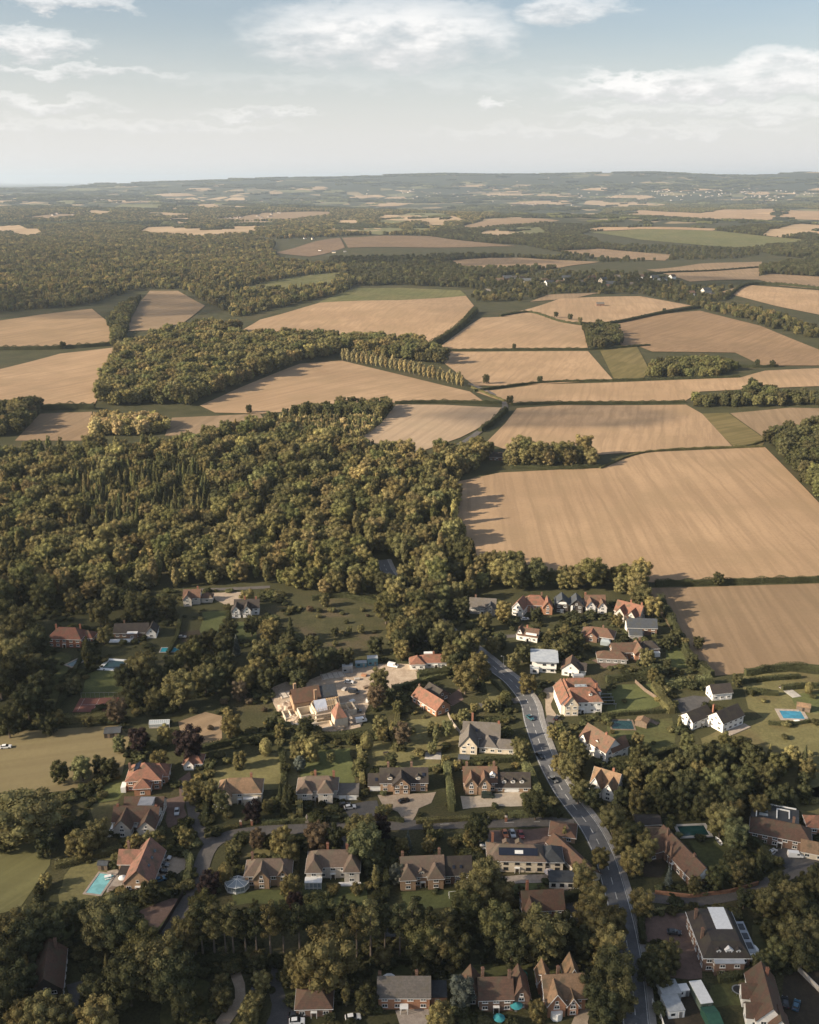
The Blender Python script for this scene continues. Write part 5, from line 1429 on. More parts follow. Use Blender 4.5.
def car_meshes(col, van):
    k = (col, van)
    if k not in CARM:
        b = MB()
        if van:
            section(b, [(-2.5, .35, 1.9), (2.4, .35, 1.85), (2.5, .95, 1.85), (1.75, 1.2, 1.85), (1.1, 2.05, 1.6), (-2.4, 2.1, 1.7), (-2.52, 1.0, 1.9)], 0, 0)
        else:
            section(b, [(-2.1, .3, 1.76), (2.1, .3, 1.72), (2.16, .6, 1.72), (2.0, .82, 1.66), (.95, .95, 1.74), (-1.75, .98, 1.74), (-2.12, .88, 1.7), (-2.16, .55, 1.74)], 0, 0)
            section(b, [(-1.42, 1.36, 1.22), (.05, 1.44, 1.24), (.1, 1.40, 1.28), (-1.45, 1.32, 1.26)], 0, 0)
        body = b.mesh('body', paint(col))
        b = MB()
        if van:
            section(b, [(1.72, 1.24, 1.7), (1.14, 2.0, 1.5), (1.22, 2.02, 1.5), (1.82, 1.24, 1.7)], 0, 0)
            b.box(.35, 1.2, -.94, .94, 1.25, 1.75)
        else:
            section(b, [(.98, .94, 1.6), (.1, 1.385, 1.25), (-1.44, 1.33, 1.23), (-1.95, .96, 1.6)], 0, 0)
        gl = b.mesh('windows', CARGLASS)
        b = MB(); b.tube((0, -.1, 0), (0, .1, 0), .33, .33, 10); wh = b.mesh('wheel', TYRE)
        b = MB(); b.box(-.04, .04, -.18, .18, -.07, .07); 
        CARM[k] = (body, gl, wh, b.mesh('headlight', LAMPW), b.mesh('tail_light', LAMPR))
    return CARM[k]
CARS = []
def car(px, py, rot, col, label, van=False, group=None):
    p = at(px, py)
    z = .13 if label.find('main road') >= 0 else .10
    root = empty('van' if van else 'car', (p.x, p.y, p.z + z), R(rot), label, 'van' if van else 'car', group)
    body, gl, wh, hl, tl = car_meshes(col, van)
    put('body', body, root); put('windows', gl, root)
    fx = 1.55 if van else 1.32
    for x in (-fx, fx):
        for y in (-.82, .82): put('wheel', wh, root, (x, y, .33))
    for y in (-.62, .62):
        put('headlight', hl, root, ((2.46 if van else 2.12), y, .72)); put('tail_light', tl, root, (-(2.5 if van else 2.12), y, .76))
    CARS.append((root, px, py)); KEEP.append((px - 6, py - 6, px + 6, py + 3))
    return root
car(530, 719, -64, 'teal', 'teal car driving on the main road, topmost of three there')
car(540, 757, -62, 'black', 'black car on the main road between the teal car and a dark grey one')
car(553, 781, -58, 'grey', 'dark grey car lowest of three on the main road bend')
car(52, 644.5, 10, 'white', 'white car parked before the red hipped house')
car(177, 813, -80, 'silver', 'silver car alone in the brown yard beside the complex roofed house')
car(165, 859, -8, 'silver', 'silver car topmost of four by the terracotta roofed house')
car(163, 866, -8, 'grey', 'grey car second of four by the terracotta roofed house')
car(161, 873, 12, 'black', 'black car third of four by the terracotta roofed house')
car(160, 881, 30, 'blue', 'pale blue car lowest of four by the terracotta roofed house')
car(345, 806, 12, 'black', 'black car on the forecourt of the two-hipped house')
car(350, 808.5, 12, 'silver', 'silver car beside the black one before the two-hipped house')
car(404, 802, 25, 'black', 'lone black car on the gravel forecourt of the timbered house')
car(488, 797.5, 0, 'green', 'dark green car close to the wall of the dormer garage house', True)
car(475, 834, 80, 'white', 'white van parked at the top left of the solar banded house', True)
car(483, 843, 5, 'teal', 'teal car below the white van near the solar banded house')
car(484, 848.5, 5, 'white', 'white car lowest of three left of the solar banded house')
car(505, 835, -84, 'orange', 'bright orange car in the dark red parking court')
car(512.5, 835, -84, 'silver', 'silver car between the orange and the red one in the parking court')
car(521, 836, -84, 'red', 'dull red car in the parking court above the solar banded house')
car(674, 934, -8, 'dark', 'dark car on the brick forecourt of the grey mansard house')
car(795, 857, -5, 'white', 'white van in the courtyard of the big dark house', True)
car(772, 853.5, 40, 'silver', 'silver car at the courtyard edge below the big dark house')
car(785, 1004, 75, 'dark', 'dark car nearer the wall of the bottom right red house')
car(796, 1007, 60, 'blue', 'blue-grey car outermost beside the bottom right red house')
car(254, 992, 85, 'dark', 'dark car with pale roof rack by the hedge of the bottom gravel drive')
car(296, 1017, 5, 'black', 'black car on the turning area beside the hidden cottage')
car(297, 1023, 5, 'white', 'white car on the turning area beside the hidden cottage')
car(353, 1019, 10, 'white', 'white car between the hidden cottage and the brick long house')
car(525, 620, 10, 'white', 'white car under the narrow white gable')
car(494, 743, 20, 'silver', 'silver car behind the steep gabled cottage')
car(573, 924, 30, 'dark', 'dark car on the yard beside the hidden red roof')
car(567, 921, 60, 'white', 'white car on the yard beside the hidden red roof')
car(393, 667, -20, 'white', 'white van at the far end of the building site yard', True)
car(354, 693, -15, 'dark', 'dark pickup beside the unfinished house', True)
car(349, 683, -10, 'white', 'white car among the building site vehicles')
car(369, 701, 80, 'white', 'white van at the site yard edge beside a bare tree', True)
car(361, 722, 20, 'white', 'white van at the lower end of the building site', True)
car(357, 712, 5, 'grey', 'grey car under the scaffold of the unfinished house')
car(182, 638, 0, 'grey', 'grey car in the shaded garden above the turquoise pool cover')
car(536, 655, 60, 'dark', 'dark car beside the modern flat-roofed house')
car(557, 719, 60, 'black', 'black car at the drive mouth of the orange mansion')
car(6, 748, 10, 'white', 'white car standing in the dry pasture at the left edge')

# ------------------------------------------------------------------ pools
WATER = {'t': water_mat('turquoise_water', (.22, .50, .52)), 'b': water_mat('blue_water', (.05, .25, .38)), 'd': water_mat('dark_water', (.015, .05, .05)), 'g': water_mat('grey_green_water', (.10, .17, .17)), 'v': mottled('bright_pool_cover', (.03, .30, .36), (.02, .22, .28), .6, .5)}
def pool(px, py, rot, w, d, wat, rim, label, rimw=1.1, short=None):
    p = at(px, py)
    root = empty('swimming_pool', p, R(rot), label, 'swimming pool')
    b = MB(); x, y, r = w / 2, d / 2, rimw
    b.box(-x - r, x + r, -y - r, -y, -.2, .20).box(-x - r, x + r, y, y + r, -.2, .20).box(-x - r, -x, -y, y, -.2, .199).box(x, x + r, -y, y, -.2, .199)
    b.build('pool_surround', rim, root)
    MB().box(-x + .002, x - .002, -y + .002, y - .002, -.2, .10).build('water', WATER[wat], root)
    b = MB()
    for q in (-.25, .25): b.tube((x - 1.2 + q, y - .3, .05), (x - 1.2 + q, y + .1, .85), .05, .05, 5).tube((x - 1.2 + q, y + .1, .85), (x - 1.2 + q, y + .5, .2), .05, .05, 5)
    b.build('ladder', METAL, root)
    HOUSES.append(dict(short=short, x=px, y=py, rect=None, fp=[(p.x, p.y, max(w, d) / 2)], o=root))
    s = pxm(py); KEEP.append((px - w * s / 2, py - d * s * .35, px + w * s / 2, py + d * s * .4))
    return root
pool(100, 884, -10, 5.0, 9.6, 't', STONE, 'bright turquoise pool beside the terracotta roofed house', .7, 'the turquoise pool')
pool(77, 662, -32, 3.6, 9, 'g', STONE, 'narrow pale pool with stone surround below the red hipped house', 1.0, 'the narrow pale pool')
pool(115, 665, -8, 9, 8, 'd', WHITE, 'dark pool in a broad white surround in the shaded garden', 1.8, 'the white-rimmed pool')
pool(170, 650, 2, 8.6, 4.6, 'v', CONCRETE, 'bright teal pool cover between shaded gardens', .5, 'the teal pool')
pool(792, 715, -4, 9, 6.5, 'b', STONE, 'blue pool with stone terrace on the lawn near the white farmhouse', 1.5, 'the blue pool')
pool(693, 831, 4, 9.6, 5.6, 'd', CONCRETE, 'dark green pool with pale rim behind the long ridge house', 1.1, 'the dark green pool')
pool(622, 725, -2, 9, 7, 'd', TIMBER, 'dull dark pool beside a wooden deck in the mansion garden', .7, 'the deck pool')

# ------------------------------------------------------------------ buildings and things that are not houses
def small(name, px, py, rot, label, cat):
    p = at(px, py); return empty(name, p, R(rot), label, cat)
def gable_shed(name, px, py, rot, w, d, hw, rh, wmat, rmat, label, cat):
    r = small(name, px, py, rot, label, cat)
    b = MB(); pr = [(-d / 2, -.1), (d / 2, -.1), (d / 2, hw), (0, hw + rh), (-d / 2, hw)]
    b.solid([(-w / 2, v, z) for v, z in pr] + [(w / 2, v, z) for v, z in pr], [(4, 3, 2, 1, 0), (5, 6, 7, 8, 9), (0, 1, 6, 5), (1, 2, 7, 6), (2, 3, 8, 7), (3, 4, 9, 8), (4, 0, 5, 9)])
    b.build('wall', wmat, r)
    b = MB()
    for s in (-1, 1):
        q = [(0, hw + rh + .03), (s * (d / 2 + .2), hw - .06), (s * (d / 2 + .2), hw + .05), (0, hw + rh + .14)]
        b.solid([(-w / 2 - .2, v, z) for v, z in q] + [(w / 2 + .2, v, z) for v, z in q], [(0, 1, 2, 3), (7, 6, 5, 4), (0, 4, 5, 1), (1, 5, 6, 2), (2, 6, 7, 3), (3, 7, 4, 0)])
    b.build('roof', rmat, r)
    MB().box(-.45, .45, -d / 2 - .04, -d / 2 + .02, 0, 1.9).build('door', DARKWOOD if wmat is not DARKWOOD else TIMBER, r)
    s = pxm(py); KEEP.append((px - w * s / 2, py - (hw + rh) * s, px + w * s / 2, py))
    return r
# greenhouse
r = small('greenhouse', 160, 726, 4, 'long low white-framed greenhouse beside the dark pasture hedge', 'greenhouse')
gh = MB(); gh.box(-4.2, 4.2, -1.6, 1.6, 0, .6); gh.build('plinth', CONCRETE, r)
b = MB(); pr = [(-1.55, .6), (1.55, .6), (1.55, 1.8), (0, 2.9), (-1.55, 1.8)]
b.solid([(-4.15, v, z) for v, z in pr] + [(4.15, v, z) for v, z in pr], [(4, 3, 2, 1, 0), (5, 6, 7, 8, 9), (0, 1, 6, 5), (1, 2, 7, 6), (2, 3, 8, 7), (3, 4, 9, 8), (4, 0, 5, 9)]); gq = b.build('glazing', CONSGLASS, r)
b = MB()
for i in range(11):
    x = -4.15 + 8.3 * i / 10
    b.tube((x, -1.6, .6), (x, -1.6, 1.82), .05, .05, 4).tube((x, -1.6, 1.82), (x, 0, 2.95), .05, .05, 4).tube((x, 0, 2.95), (x, 1.6, 1.82), .05, .05, 4)
b.tube((-4.2, 0, 2.95), (4.2, 0, 2.95), .07, .07, 4).tube((-4.2, -1.6, 1.82), (4.2, -1.6, 1.82), .07, .07, 4); b.build('glazing_bars', WHITE, gq)
gable_shed('shed', 110, 735, 6, 3.6, 5, 2.2, .9, DARKWOOD, TILE['dim'], 'dark shed, the left one of a pair above the pasture', 'shed')
gable_shed('shed', 117, 734.5, 6, 3.6, 5, 2.2, .9, DARKWOOD, TILE['slate'], 'dark shed, the right one of a pair above the pasture', 'shed')
gable_shed('shed', 104, 868, -4, 3.2, 2.4, 2.0, .7, TIMBER, TILE['slate'], 'small blue-grey summer house on the lawn above the turquoise pool', 'summer house')
gable_shed('shed', 390, 938, 0, 3, 3, 2, .8, DARKWOOD, TILE['dim'], 'small dark shed under the row of bare-trunked pines', 'shed')
gable_shed('shed', 464, 762, -8, 4.2, 3, 2.2, 1, TIMBER, TILE['slate'], 'grey-roofed shed left of the dormer garage house', 'shed')
gable_shed('shed', 642, 725, 60, 4, 5, 2.3, 1, TIMBER, TILE['tan'], 'tan pool house beside the deck pool', 'pool house')
gable_shed('shed', 803, 710, -20, 5.4, 3.4, 2.3, 1.1, TIMBER, TILE['tan'], 'timber pool house behind the blue pool', 'pool house')
gable_shed('shed', 711, 1022, 8, 3.6, 6, 2.2, .8, mottled('green_sheet', (.03, .085, .06), (.024, .07, .05), .8, .6), mottled('green_sheet_roof', (.035, .10, .07), (.028, .08, .055), .8, .6), 'bright green shed at the bottom among the caravans', 'shed')
gable_shed('shed', 600, 306, 0, 14, 9, 4, 3, WALL['brown'], TILE['grey'], 'far grey-roofed barn among the trees below the distant village', 'barn')

# containers, cabins and the unfinished house
BLUEBOX = mottled('blue_steel', (.13, .27, .33), (.10, .22, .28), 1.2, .5); CABIN = mottled('cabin_sheet', (.40, .42, .43), (.33, .35, .36), 1, .6)
def cabin(px, py, rot, w, d, h, mat, label, cat, stripe=None, name='site_cabin'):
    r = small(name, px, py, rot, label, cat)
    MB().box(-w / 2, w / 2, -d / 2, d / 2, .15, h).build('body', mat, r)
    MB().box(-w / 2 - .1, w / 2 + .1, -d / 2 - .1, d / 2 + .1, h + .003, h + .14).build('roof', stripe or CABIN, r)
    b = MB()
    for i in range(max(2, int(w / .6))):
        x = -w / 2 + (i + .5) * w / max(2, int(w / .6)); b.box(x - .06, x + .06, -d / 2 - .05, -d / 2 + .01, .2, h - .05)
    b.build('ribs', mat, r)
    MB().box(w * .15, w * .15 + .9, -d / 2 - .07, -d / 2 - .02, .2, 2.1).build('door', METAL, r)
    b = MB(); b.box(-w * .35, -w * .1, -d / 2 - .07, -d / 2 - .02, 1.1, 1.9); b.build('window', GLASS, r)
    return r
cabin(372.5, 664.5, 6, 4.8, 3.2, 3.9, BLUEBOX, 'tall blue site container at the head of the yard', 'container')
cabin(361, 666.5, 6, 5.2, 2.6, 2.4, BLUEBOX, 'low blue site container left of the tall blue one', 'container')
cabin(347.5, 671.5, 4, 4.8, 3.4, 3.4, CABIN, 'grey site cabin between the blue containers and the unfinished house', 'site cabin')
cabin(700, 1000, 8, 3.4, 8, 2.8, mottled('dull_green_box', (.13, .16, .13), (.10, .13, .10), .8, .7), 'white-topped box trailer standing among the caravans', 'trailer', WHITE, 'trailer')
cabin(668, 995, 8, 5.4, 5, 2.8, CABIN, 'white-roofed lodge nearest the main road at the bottom', 'lodge', CABIN, 'lodge')
cabin(672, 1010, 8, 4.6, 6, 2.6, WHITE, 'white caravan in front of the white-roofed lodge', 'caravan', CABIN, 'caravan')
cabin(682, 994, 8, 3, 2.4, 2.3, WHITE, 'little white kiosk beside the white-roofed lodge', 'kiosk', WHITE, 'kiosk')

ux = small('unfinished_house', 326, 726, 20, 'house under construction with open rafters, bare walls and scaffolding', 'house')
wl = MB(); BW = WALL['orange']
def ring_wall(b, x0, x1, y0, y1, h, t=.3):
    b.box(x0, x1, y0, y0 + t, 0, h).box(x0, x1, y1 - t, y1, 0, h - .01).box(x0, x0 + t, y0 + t, y1 - t, 0, h - .02).box(x1 - t, x1, y0 + t, y1 - t, 0, h - .03)
ring_wall(wl, -3, 8, 4, 13, 4.6); ring_wall(wl, -9, -3.2, 6, 13.5, 3.2); ring_wall(wl, 3, 8.5, -3.4, 3.8, 4.2); ring_wall(wl, -15, -9.3, 9, 16, 1.6); ring_wall(wl, 9, 15, 5, 12, 2.4); ring_wall(wl, -6, 2.4, -3.2, 2, 1.2); wl.box(-12.2, -11.9, 9.3, 15.7, 0, 1.5); wl.box(11.8, 12.1, 5.3, 11.7, 0, 2.3)
wl.box(-3.0, 8, 8.2, 8.5, 0, 4.4); wl.build('wall', WALL['cream'], ux)
MB().box(-10, 9, 14, 22, 0, 5.2).build('wall', WALL['tan'], ux)
def gable_slab(b, x0, x1, y0, y1, z, rh, half=0):
    yc = (y0 + y1) / 2; hd = (y1 - y0) / 2
    for s in ((-1, 1) if not half else (half,)):
        q = [(0, z + rh), (s * (hd + .4), z - .3), (s * (hd + .4), z - .1), (0, z + rh + .2)]
        b.solid([(x0, yc + v, k) for v, k in q] + [(x1, yc + v, k) for v, k in q], [(0, 1, 2, 3), (7, 6, 5, 4), (0, 4, 5, 1), (1, 5, 6, 2), (2, 6, 7, 3), (3, 7, 4, 0)])
b = MB(); gable_slab(b, -10.4, 2, 14, 22, 5.2, 4.4); rfm = b.build('roof', TILE['umber'], ux)
b = MB(); gable_slab(b, 2.05, 9.4, 14.2, 21.8, 5.0, 4.0); b.build('roof', TILE['slate'], ux)
b = MB(); b.solid([(3.2, -3.4, 4.3), (8.4, -3.4, 4.3), (8.4, 3.6, 4.3), (3.2, 3.6, 4.3), (5.8, .4, 9.4), (5.8, 1.4, 9.4)], [(0, 1, 4), (1, 2, 5, 4), (2, 3, 5), (3, 0, 4, 5), (3, 2, 1, 0)]); b.build('roof', TILE['terracotta'], ux)
b = MB(); b.box(-8.6, -7.4, 20, 21, 5, 11).box(-1.2, 0, 13.4, 14.4, 4, 10); b.build('chimney', WALL['tan'], ux)
b = MB()
for i in range(12):
    x = -2.8 + i * .95
    b.box(x, x + .14, 4.2, 8.4, 4.62, 4.8)
    b.solid([(x, 4.0, 4.8), (x + .12, 4.0, 4.8), (x + .12, 8.4, 8), (x, 8.4, 8), (x, 4.0, 5.0), (x + .12, 4.0, 5.0), (x + .12, 8.4, 8.2), (x, 8.4, 8.2)], [(3, 2, 1, 0), (4, 5, 6, 7), (0, 1, 5, 4), (1, 2, 6, 5), (2, 3, 7, 6), (3, 0, 4, 7)])
    b.solid([(x, 12.8, 4.8), (x + .12, 12.8, 4.8), (x + .12, 8.4, 8), (x, 8.4, 8), (x, 12.8, 5.0), (x + .12, 12.8, 5.0), (x + .12, 8.4, 8.2), (x, 8.4, 8.2)], [(0, 1, 2, 3), (7, 6, 5, 4), (4, 5, 1, 0), (5, 6, 2, 1), (6, 7, 3, 2), (7, 4, 0, 3)])
b.build('rafters', mottled('new_timber', (.50, .36, .22), (.42, .30, .18), 1.5, .8), ux)
b = MB()
for i in range(9):
    x = -4 + i * 1.75
    for y in (2.4, 3.6): b.tube((x, y, 0), (x, y, 6.2), .06, .06, 4)
for z in (2, 4, 6):
    for y in (2.4, 3.6): b.tube((-4.3, y, z), (10.3, y, z), .06, .06, 4)
for i in range(6):
    y = -5 + i * 1.7
    for x in (9.2, 10.3): b.tube((x, y, 0), (x, y, 6), .06, .06, 4)
for z in (2, 4):
    b.box(-4.3, 10.2, 2.45, 3.55, z + .07, z + .13); b.box(9.25, 10.25, -5, 2.4, z + .06, z + .12)
b.build('scaffolding', mottled('scaffold_board', (.42, .34, .26), (.34, .28, .22), 1.5, .7), ux)
MB().box(-15, -9.3, 2, 14, 0, .35).box(-9.2, -3.2, -1, 5.8, 0, .3).build('floor_slab', CONCRETE, ux)
b = MB(); b.solid([(-3, 4.0, 4.9), (2.2, 4.0, 4.9), (2.2, 8.2, 8.25), (-3, 8.2, 8.25)], [(0, 1, 2, 3)]); b.build('roof_membrane', mottled('pale_blue_membrane', (.50, .53, .60), (.40, .44, .52), .7, .5), ux)
HOUSES.append(dict(short='the unfinished house', x=322, y=705, rect=(285, 672, 355, 735), fp=[(*at(322, 712)[:2], 16)], o=ux)); KEEP.append((275, 672, 362, 730))
def heap(px, py, r_, h, mat, label, cat, name):
    p = at(px, py); bm = bmesh.new(); bmesh.ops.create_icosphere(bm, subdivisions=3, radius=1)
    for v in bm.verts:
        n = mnoise.noise(v.co * 2.2 + Vector((px, py, 0))) * .35 + 1
        v.co = Vector((v.co.x * r_ * n, v.co.y * r_ * n * .85, max(-.1, v.co.z) * h * n))
    m = bpy.data.meshes.new(name); bm.to_mesh(m); bm.free(); m.materials.append(mat)
    o = put(name, m, None, p, px * 1.3); tag(o, label, cat); return o
heap(286, 708, 4.2, 2.4, mottled('pale_rubble', (.5, .42, .34), (.3, .22, .16), 1.4, .95), 'pale heap of rubble left of the unfinished house', 'rubble heap', 'rubble_heap')
heap(294, 720, 3.4, 1.6, SITE, 'low earth heap in the site corner below the rubble', 'earth heap', 'earth_heap')
heap(340, 728, 2.6, 1.3, mottled('sand_heap', (.46, .36, .25), (.38, .29, .20), 1.2, .95), 'small sand heap at the lower end of the site', 'sand heap', 'sand_heap')
def stack(px, py, rot, label, mat, n=5):
    r = small('pallet_stack', px, py, rot, label, 'building material')
    MB().box(-1.2, 1.2, -.8, .8, .15, .9).build('load', mat, r); MB().box(-1.3, 1.3, -.9, .9, 0, .149).build('pallet', TIMBER, r)
stack(357, 680, 10, 'pallet of pale blocks near the site cabin', CONCRETE); stack(364, 676, -20, 'pallet of bricks in the site yard', WALL['orange']); stack(352, 702, 40, 'wrapped white pallet beside the scaffolding', WHITE); stack(310, 726, 15, 'pallet of blocks before the bare walls', CONCRETE)
stack(302, 722, 50, 'pallet of bricks between the earth heap and the bare walls', WALL['orange']); stack(344, 690, 70, 'pale pallet between the parked cars and the slate roof', CONCRETE); stack(366, 688, 30, 'pallet of pale timber by the yard cars', TIMBER)
for (px, py, rot, lab) in ((292, 694, 24, 'pale concrete slab at the left side of the site'), (300, 702, 24, 'second pale concrete slab, nearer the rubble heap'), (333, 676, 18, 'long pale slab behind the unfinished house')):
    r = small('concrete_slab', px, py, rot, lab, 'slab')
    MB().box(-5.5, 5.5, -2.6, 2.6, -.1, .45).build('slab', mottled('new_concrete', (.58, .52, .45), (.46, .41, .35), .7, .85), r)
    b = MB(); [b.box(q - .06, q + .06, -2.5, 2.5, .452, .62) for q in (-5, -2.5, 0, 2.5, 5)]; b.build('joists', TIMBER, r)

# tennis court
r = small('tennis_court', 95, 707, 2, 'red tennis court behind a hedge in the shaded garden', 'tennis court')
MB().box(-8.5, 8.5, -4.2, 8, -.1, .1).build('court_surface', COURT, r)
b = MB(); [b.box(x - .05, x + .05, -3.4, 7.4, .101, .106) for x in (-6.5, 0, 6.5)]; b.box(-6.4, -.1, 1.9, 2.0, .101, .106).box(.1, 6.4, 1.9, 2.0, .101, .106); b.build('court_lines', MARK, r)
b = MB()
for x in range(-8, 9, 2): b.tube((x, 8, 0), (x, 8, 2.6), .05, .05, 4)
b.tube((-8, 8, 2.6), (8, 8, 2.6), .05, .05, 4); b.build('fence_posts', METAL, r)

# fences, walls, gate posts
def fence(pts, h, mat, label, name='fence', cat='fence', post=2.4, boards=True, thick=.08):
    L_ = resample([Vector((p.x, p.y)) for p in (at(*q) for q in pts)], post)
    o0 = L_[0]
    root = empty(name, (o0.x, o0.y, 0), 0, label, cat)
    pb = MB(); bb = MB()
    for i, p in enumerate(L_):
        q = p - o0; pb.box(q.x - .07, q.x + .07, q.y - .07, q.y + .07, -.1, h + .1)
        if i < len(L_) - 1:
            e = L_[i + 1] - o0; d = (e - q).normalized(); s = Vector((-d.y, d.x)) * thick / 2
            a = q + d * .075; c = e - d * .075
            bb.solid([(a.x - s.x, a.y - s.y, .05), (c.x - s.x, c.y - s.y, .05), (c.x + s.x, c.y + s.y, .05), (a.x + s.x, a.y + s.y, .05), (a.x - s.x, a.y - s.y, h), (c.x - s.x, c.y - s.y, h), (c.x + s.x, c.y + s.y, h), (a.x + s.x, a.y + s.y, h)], [(3, 2, 1, 0), (4, 5, 6, 7), (0, 1, 5, 4), (1, 2, 6, 5), (2, 3, 7, 6), (3, 0, 4, 7)])
    pb.build('posts', mat, root)['kind'] = 'stuff'; bb.build('boards', mat, root)
    return root
fence([(183, 896), (168, 922), (149, 952)], 1.9, DARKWOOD, 'dark close-boarded fence along the drive to the lower left trees')
fence([(635, 683), (645, 692), (660, 702)], 1.8, TIMBER, 'pale timber fence slanting across the lawns behind the orange mansion')
fence([(655, 894), (690, 898), (730, 893), (758, 885)], 1.4, WALL['orange'], 'low reddish wall along the dark lane by the long ridge house', 'garden_wall', 'wall', 3, True, .35)
fence([(652, 1004), (660, 1018), (664, 1030)], 1.8, WHITE, 'white fence slanting down to the bottom edge by the main road')
fence([(795, 968), (819, 992), (835, 1008)], 1.6, WALL['pale'], 'pale wall running to the lower right corner', 'garden_wall', 'wall', 3, True, .4)
fence([(716, 872), (722, 880), (728, 886)], 1.2, TIMBER, 'short fence at the foot of the lawn by the long ridge house')
fence([(448, 715), (453, 725), (462, 736)], 1.4, STONE, 'pale curved garden path wall beside the steep gabled cottage', 'garden_wall', 'wall', 3, True, .3)
for (px, py, lab) in ((241, 826, 'brick gate post on the street, left of two before the tan hipped house'), (252, 825, 'brick gate post on the street, right of two before the tan hipped house'), (487, 822, 'brick gate post at the entry of the pale gravel court, left one'), (506, 821.5, 'brick gate post at the entry of the pale gravel court, right one')):
    r = small('gate_post', px, py, 0, lab, 'gate post')
    MB().box(-.4, .4, -.4, .4, 0, 2.0).build('pillar', WALL['brick'], r); MB().box(-.5, .5, -.5, .5, 2.002, 2.2).taper(-.42, .42, -.42, .42, 2.2, 2.5, .3, .3).build('cap', STONE, r)

# garden furniture and play things
def trampoline(px, py, d, lab, mat=None):
    r = small('trampoline', px, py, 0, lab, 'trampoline')
    MB().disc((0, 0), d / 2 - .35, .82, .88, 20).build('mat', mottled('trampoline_mat', (.02, .02, .022), (.03, .03, .03), 2, .8), r)
    b = MB(); n = 20
    for i in range(n):
        t, t2 = 2 * math.pi * i / n, 2 * math.pi * (i + 1) / n
        b.solid([(q * math.cos(a), q * math.sin(a), z) for a in (t, t2) for q, z in ((d / 2 - .35, .86), (d / 2, .86), (d / 2, .95), (d / 2 - .35, .95))], [(0, 1, 5, 4), (1, 2, 6, 5), (2, 3, 7, 6), (3, 0, 4, 7)])
    b.build('pad', mat or mottled('trampoline_pad', (.03, .10, .085), (.02, .08, .07), 1, .6), r)
    b = MB()
    for i in range(6): t = 2 * math.pi * i / 6; b.tube((d / 2 * .95 * math.cos(t), d / 2 * .95 * math.sin(t), 0), (d / 2 * .95 * math.cos(t), d / 2 * .95 * math.sin(t), .87), .05, .05, 5)
    b.build('frame', METAL, r)
trampoline(520, 977, 4.4, 'round dark green trampoline behind the chimneyed twin house')
trampoline(738, 992, 3.6, 'round grey trampoline on the lawn below the grey mansard house', METAL)
def parasol(px, py, d, col, lab):
    r = small('parasol', px, py, 0, lab, 'parasol')
    MB().tube((0, 0, 0), (0, 0, 2.6), .05, .05, 6).disc((0, 0), .4, 0, .1, 10).build('pole', METAL, r)
    b = MB(); n = 10
    for i in range(n):
        t, t2 = 2 * math.pi * i / n, 2 * math.pi * (i + 1) / n
        b.solid([(d / 2 * math.cos(t), d / 2 * math.sin(t), 2.1), (d / 2 * math.cos(t2), d / 2 * math.sin(t2), 2.1), (0, 0, 2.8), (d / 2 * math.cos(t), d / 2 * math.sin(t), 2.06), (d / 2 * math.cos(t2), d / 2 * math.sin(t2), 2.06), (0, 0, 2.76)], [(0, 1, 2), (5, 4, 3), (0, 3, 4, 1)])
    b.build('canopy', col, r)
CYAN = mottled('cyan_cloth', (.05, .28, .31), (.04, .22, .25), 1, .7)
parasol(549, 877, 3.6, mottled('pinkish_cloth', (.72, .62, .56), (.64, .54, .48), 1, .8), 'pale pink parasol on the terrace of the solar banded house')
parasol(516, 1011, 3.6, CYAN, 'turquoise parasol beside the chimneyed twin house'); parasol(499, 1024, 3.2, CYAN, 'turquoise parasol at the bottom edge before the chimneyed twin house')
parasol(123, 883, 2.8, WHITE, 'white parasol between the turquoise pool and the terracotta roofed house')
def table_set(px, py, rot, lab, mat=TIMBER):
    r = small('garden_table', px, py, rot, lab, 'garden furniture')
    MB().box(-1.1, 1.1, -.5, .5, .68, .76).build('table_top', mat, r)
    for x in (-.95, .95):
        for y in (-.4, .4): MB().box(x - .05, x + .05, y - .05, y + .05, 0, .678).build('leg', mat, r)
    for y in (-1.0, 1.0): MB().box(-1.0, 1.0, y - .18, y + .18, .38, .46).box(-.9, -.8, y - .15, y + .15, 0, .379).box(.8, .9, y - .15, y + .15, 0, .379).build('bench', mat, r)
table_set(386, 754, 10, 'dark garden table in the middle of the lawn behind the timbered house', DARKWOOD); table_set(420, 753, -8, 'dark garden table towards the white court of the timbered house lawn', DARKWOOD)
table_set(108, 878, 20, 'pale table beside the turquoise pool', WHITE); table_set(113, 890, -10, 'wooden table at the foot of the terracotta roofed house'); table_set(797, 722, 10, 'white table beside the blue pool', WHITE)
r = small('swing_frame', 452, 897, 8, 'white swing frame on the lawn before the twin gabled house', 'swing')
b = MB(); b.tube((-1, -.7, 0), (-1, 0, 2.1), .07, .07, 5).tube((-1, .7, 0), (-1, 0, 2.1), .07, .07, 5).tube((1, -.7, 0), (1, 0, 2.1), .07, .07, 5).tube((1, .7, 0), (1, 0, 2.1), .07, .07, 5).tube((-1, 0, 2.1), (1, 0, 2.1), .07, .07, 5); b.build('frame', WHITE, r)
MB().box(-.3, .3, -.12, .12, .5, .55).tube((-.28, 0, .55), (-.28, 0, 2.08), .02, .02, 4).tube((.28, 0, .55), (.28, 0, 2.08), .02, .02, 4).build('seat', DARKWOOD, r)
def slabthing(name, px, py, rot, w, d, h, mat, lab, cat, mat2=None):
    r = small(name, px, py, rot, lab, cat)
    MB().box(-w / 2, w / 2, -d / 2, d / 2, -.05, h).build('paving', mat, r)
    MB().box(-w / 2 - .1, w / 2 + .1, d / 2 + .002, d / 2 + .14, -.05, h + .5).build('edging', mat2 or TIMBER, r)
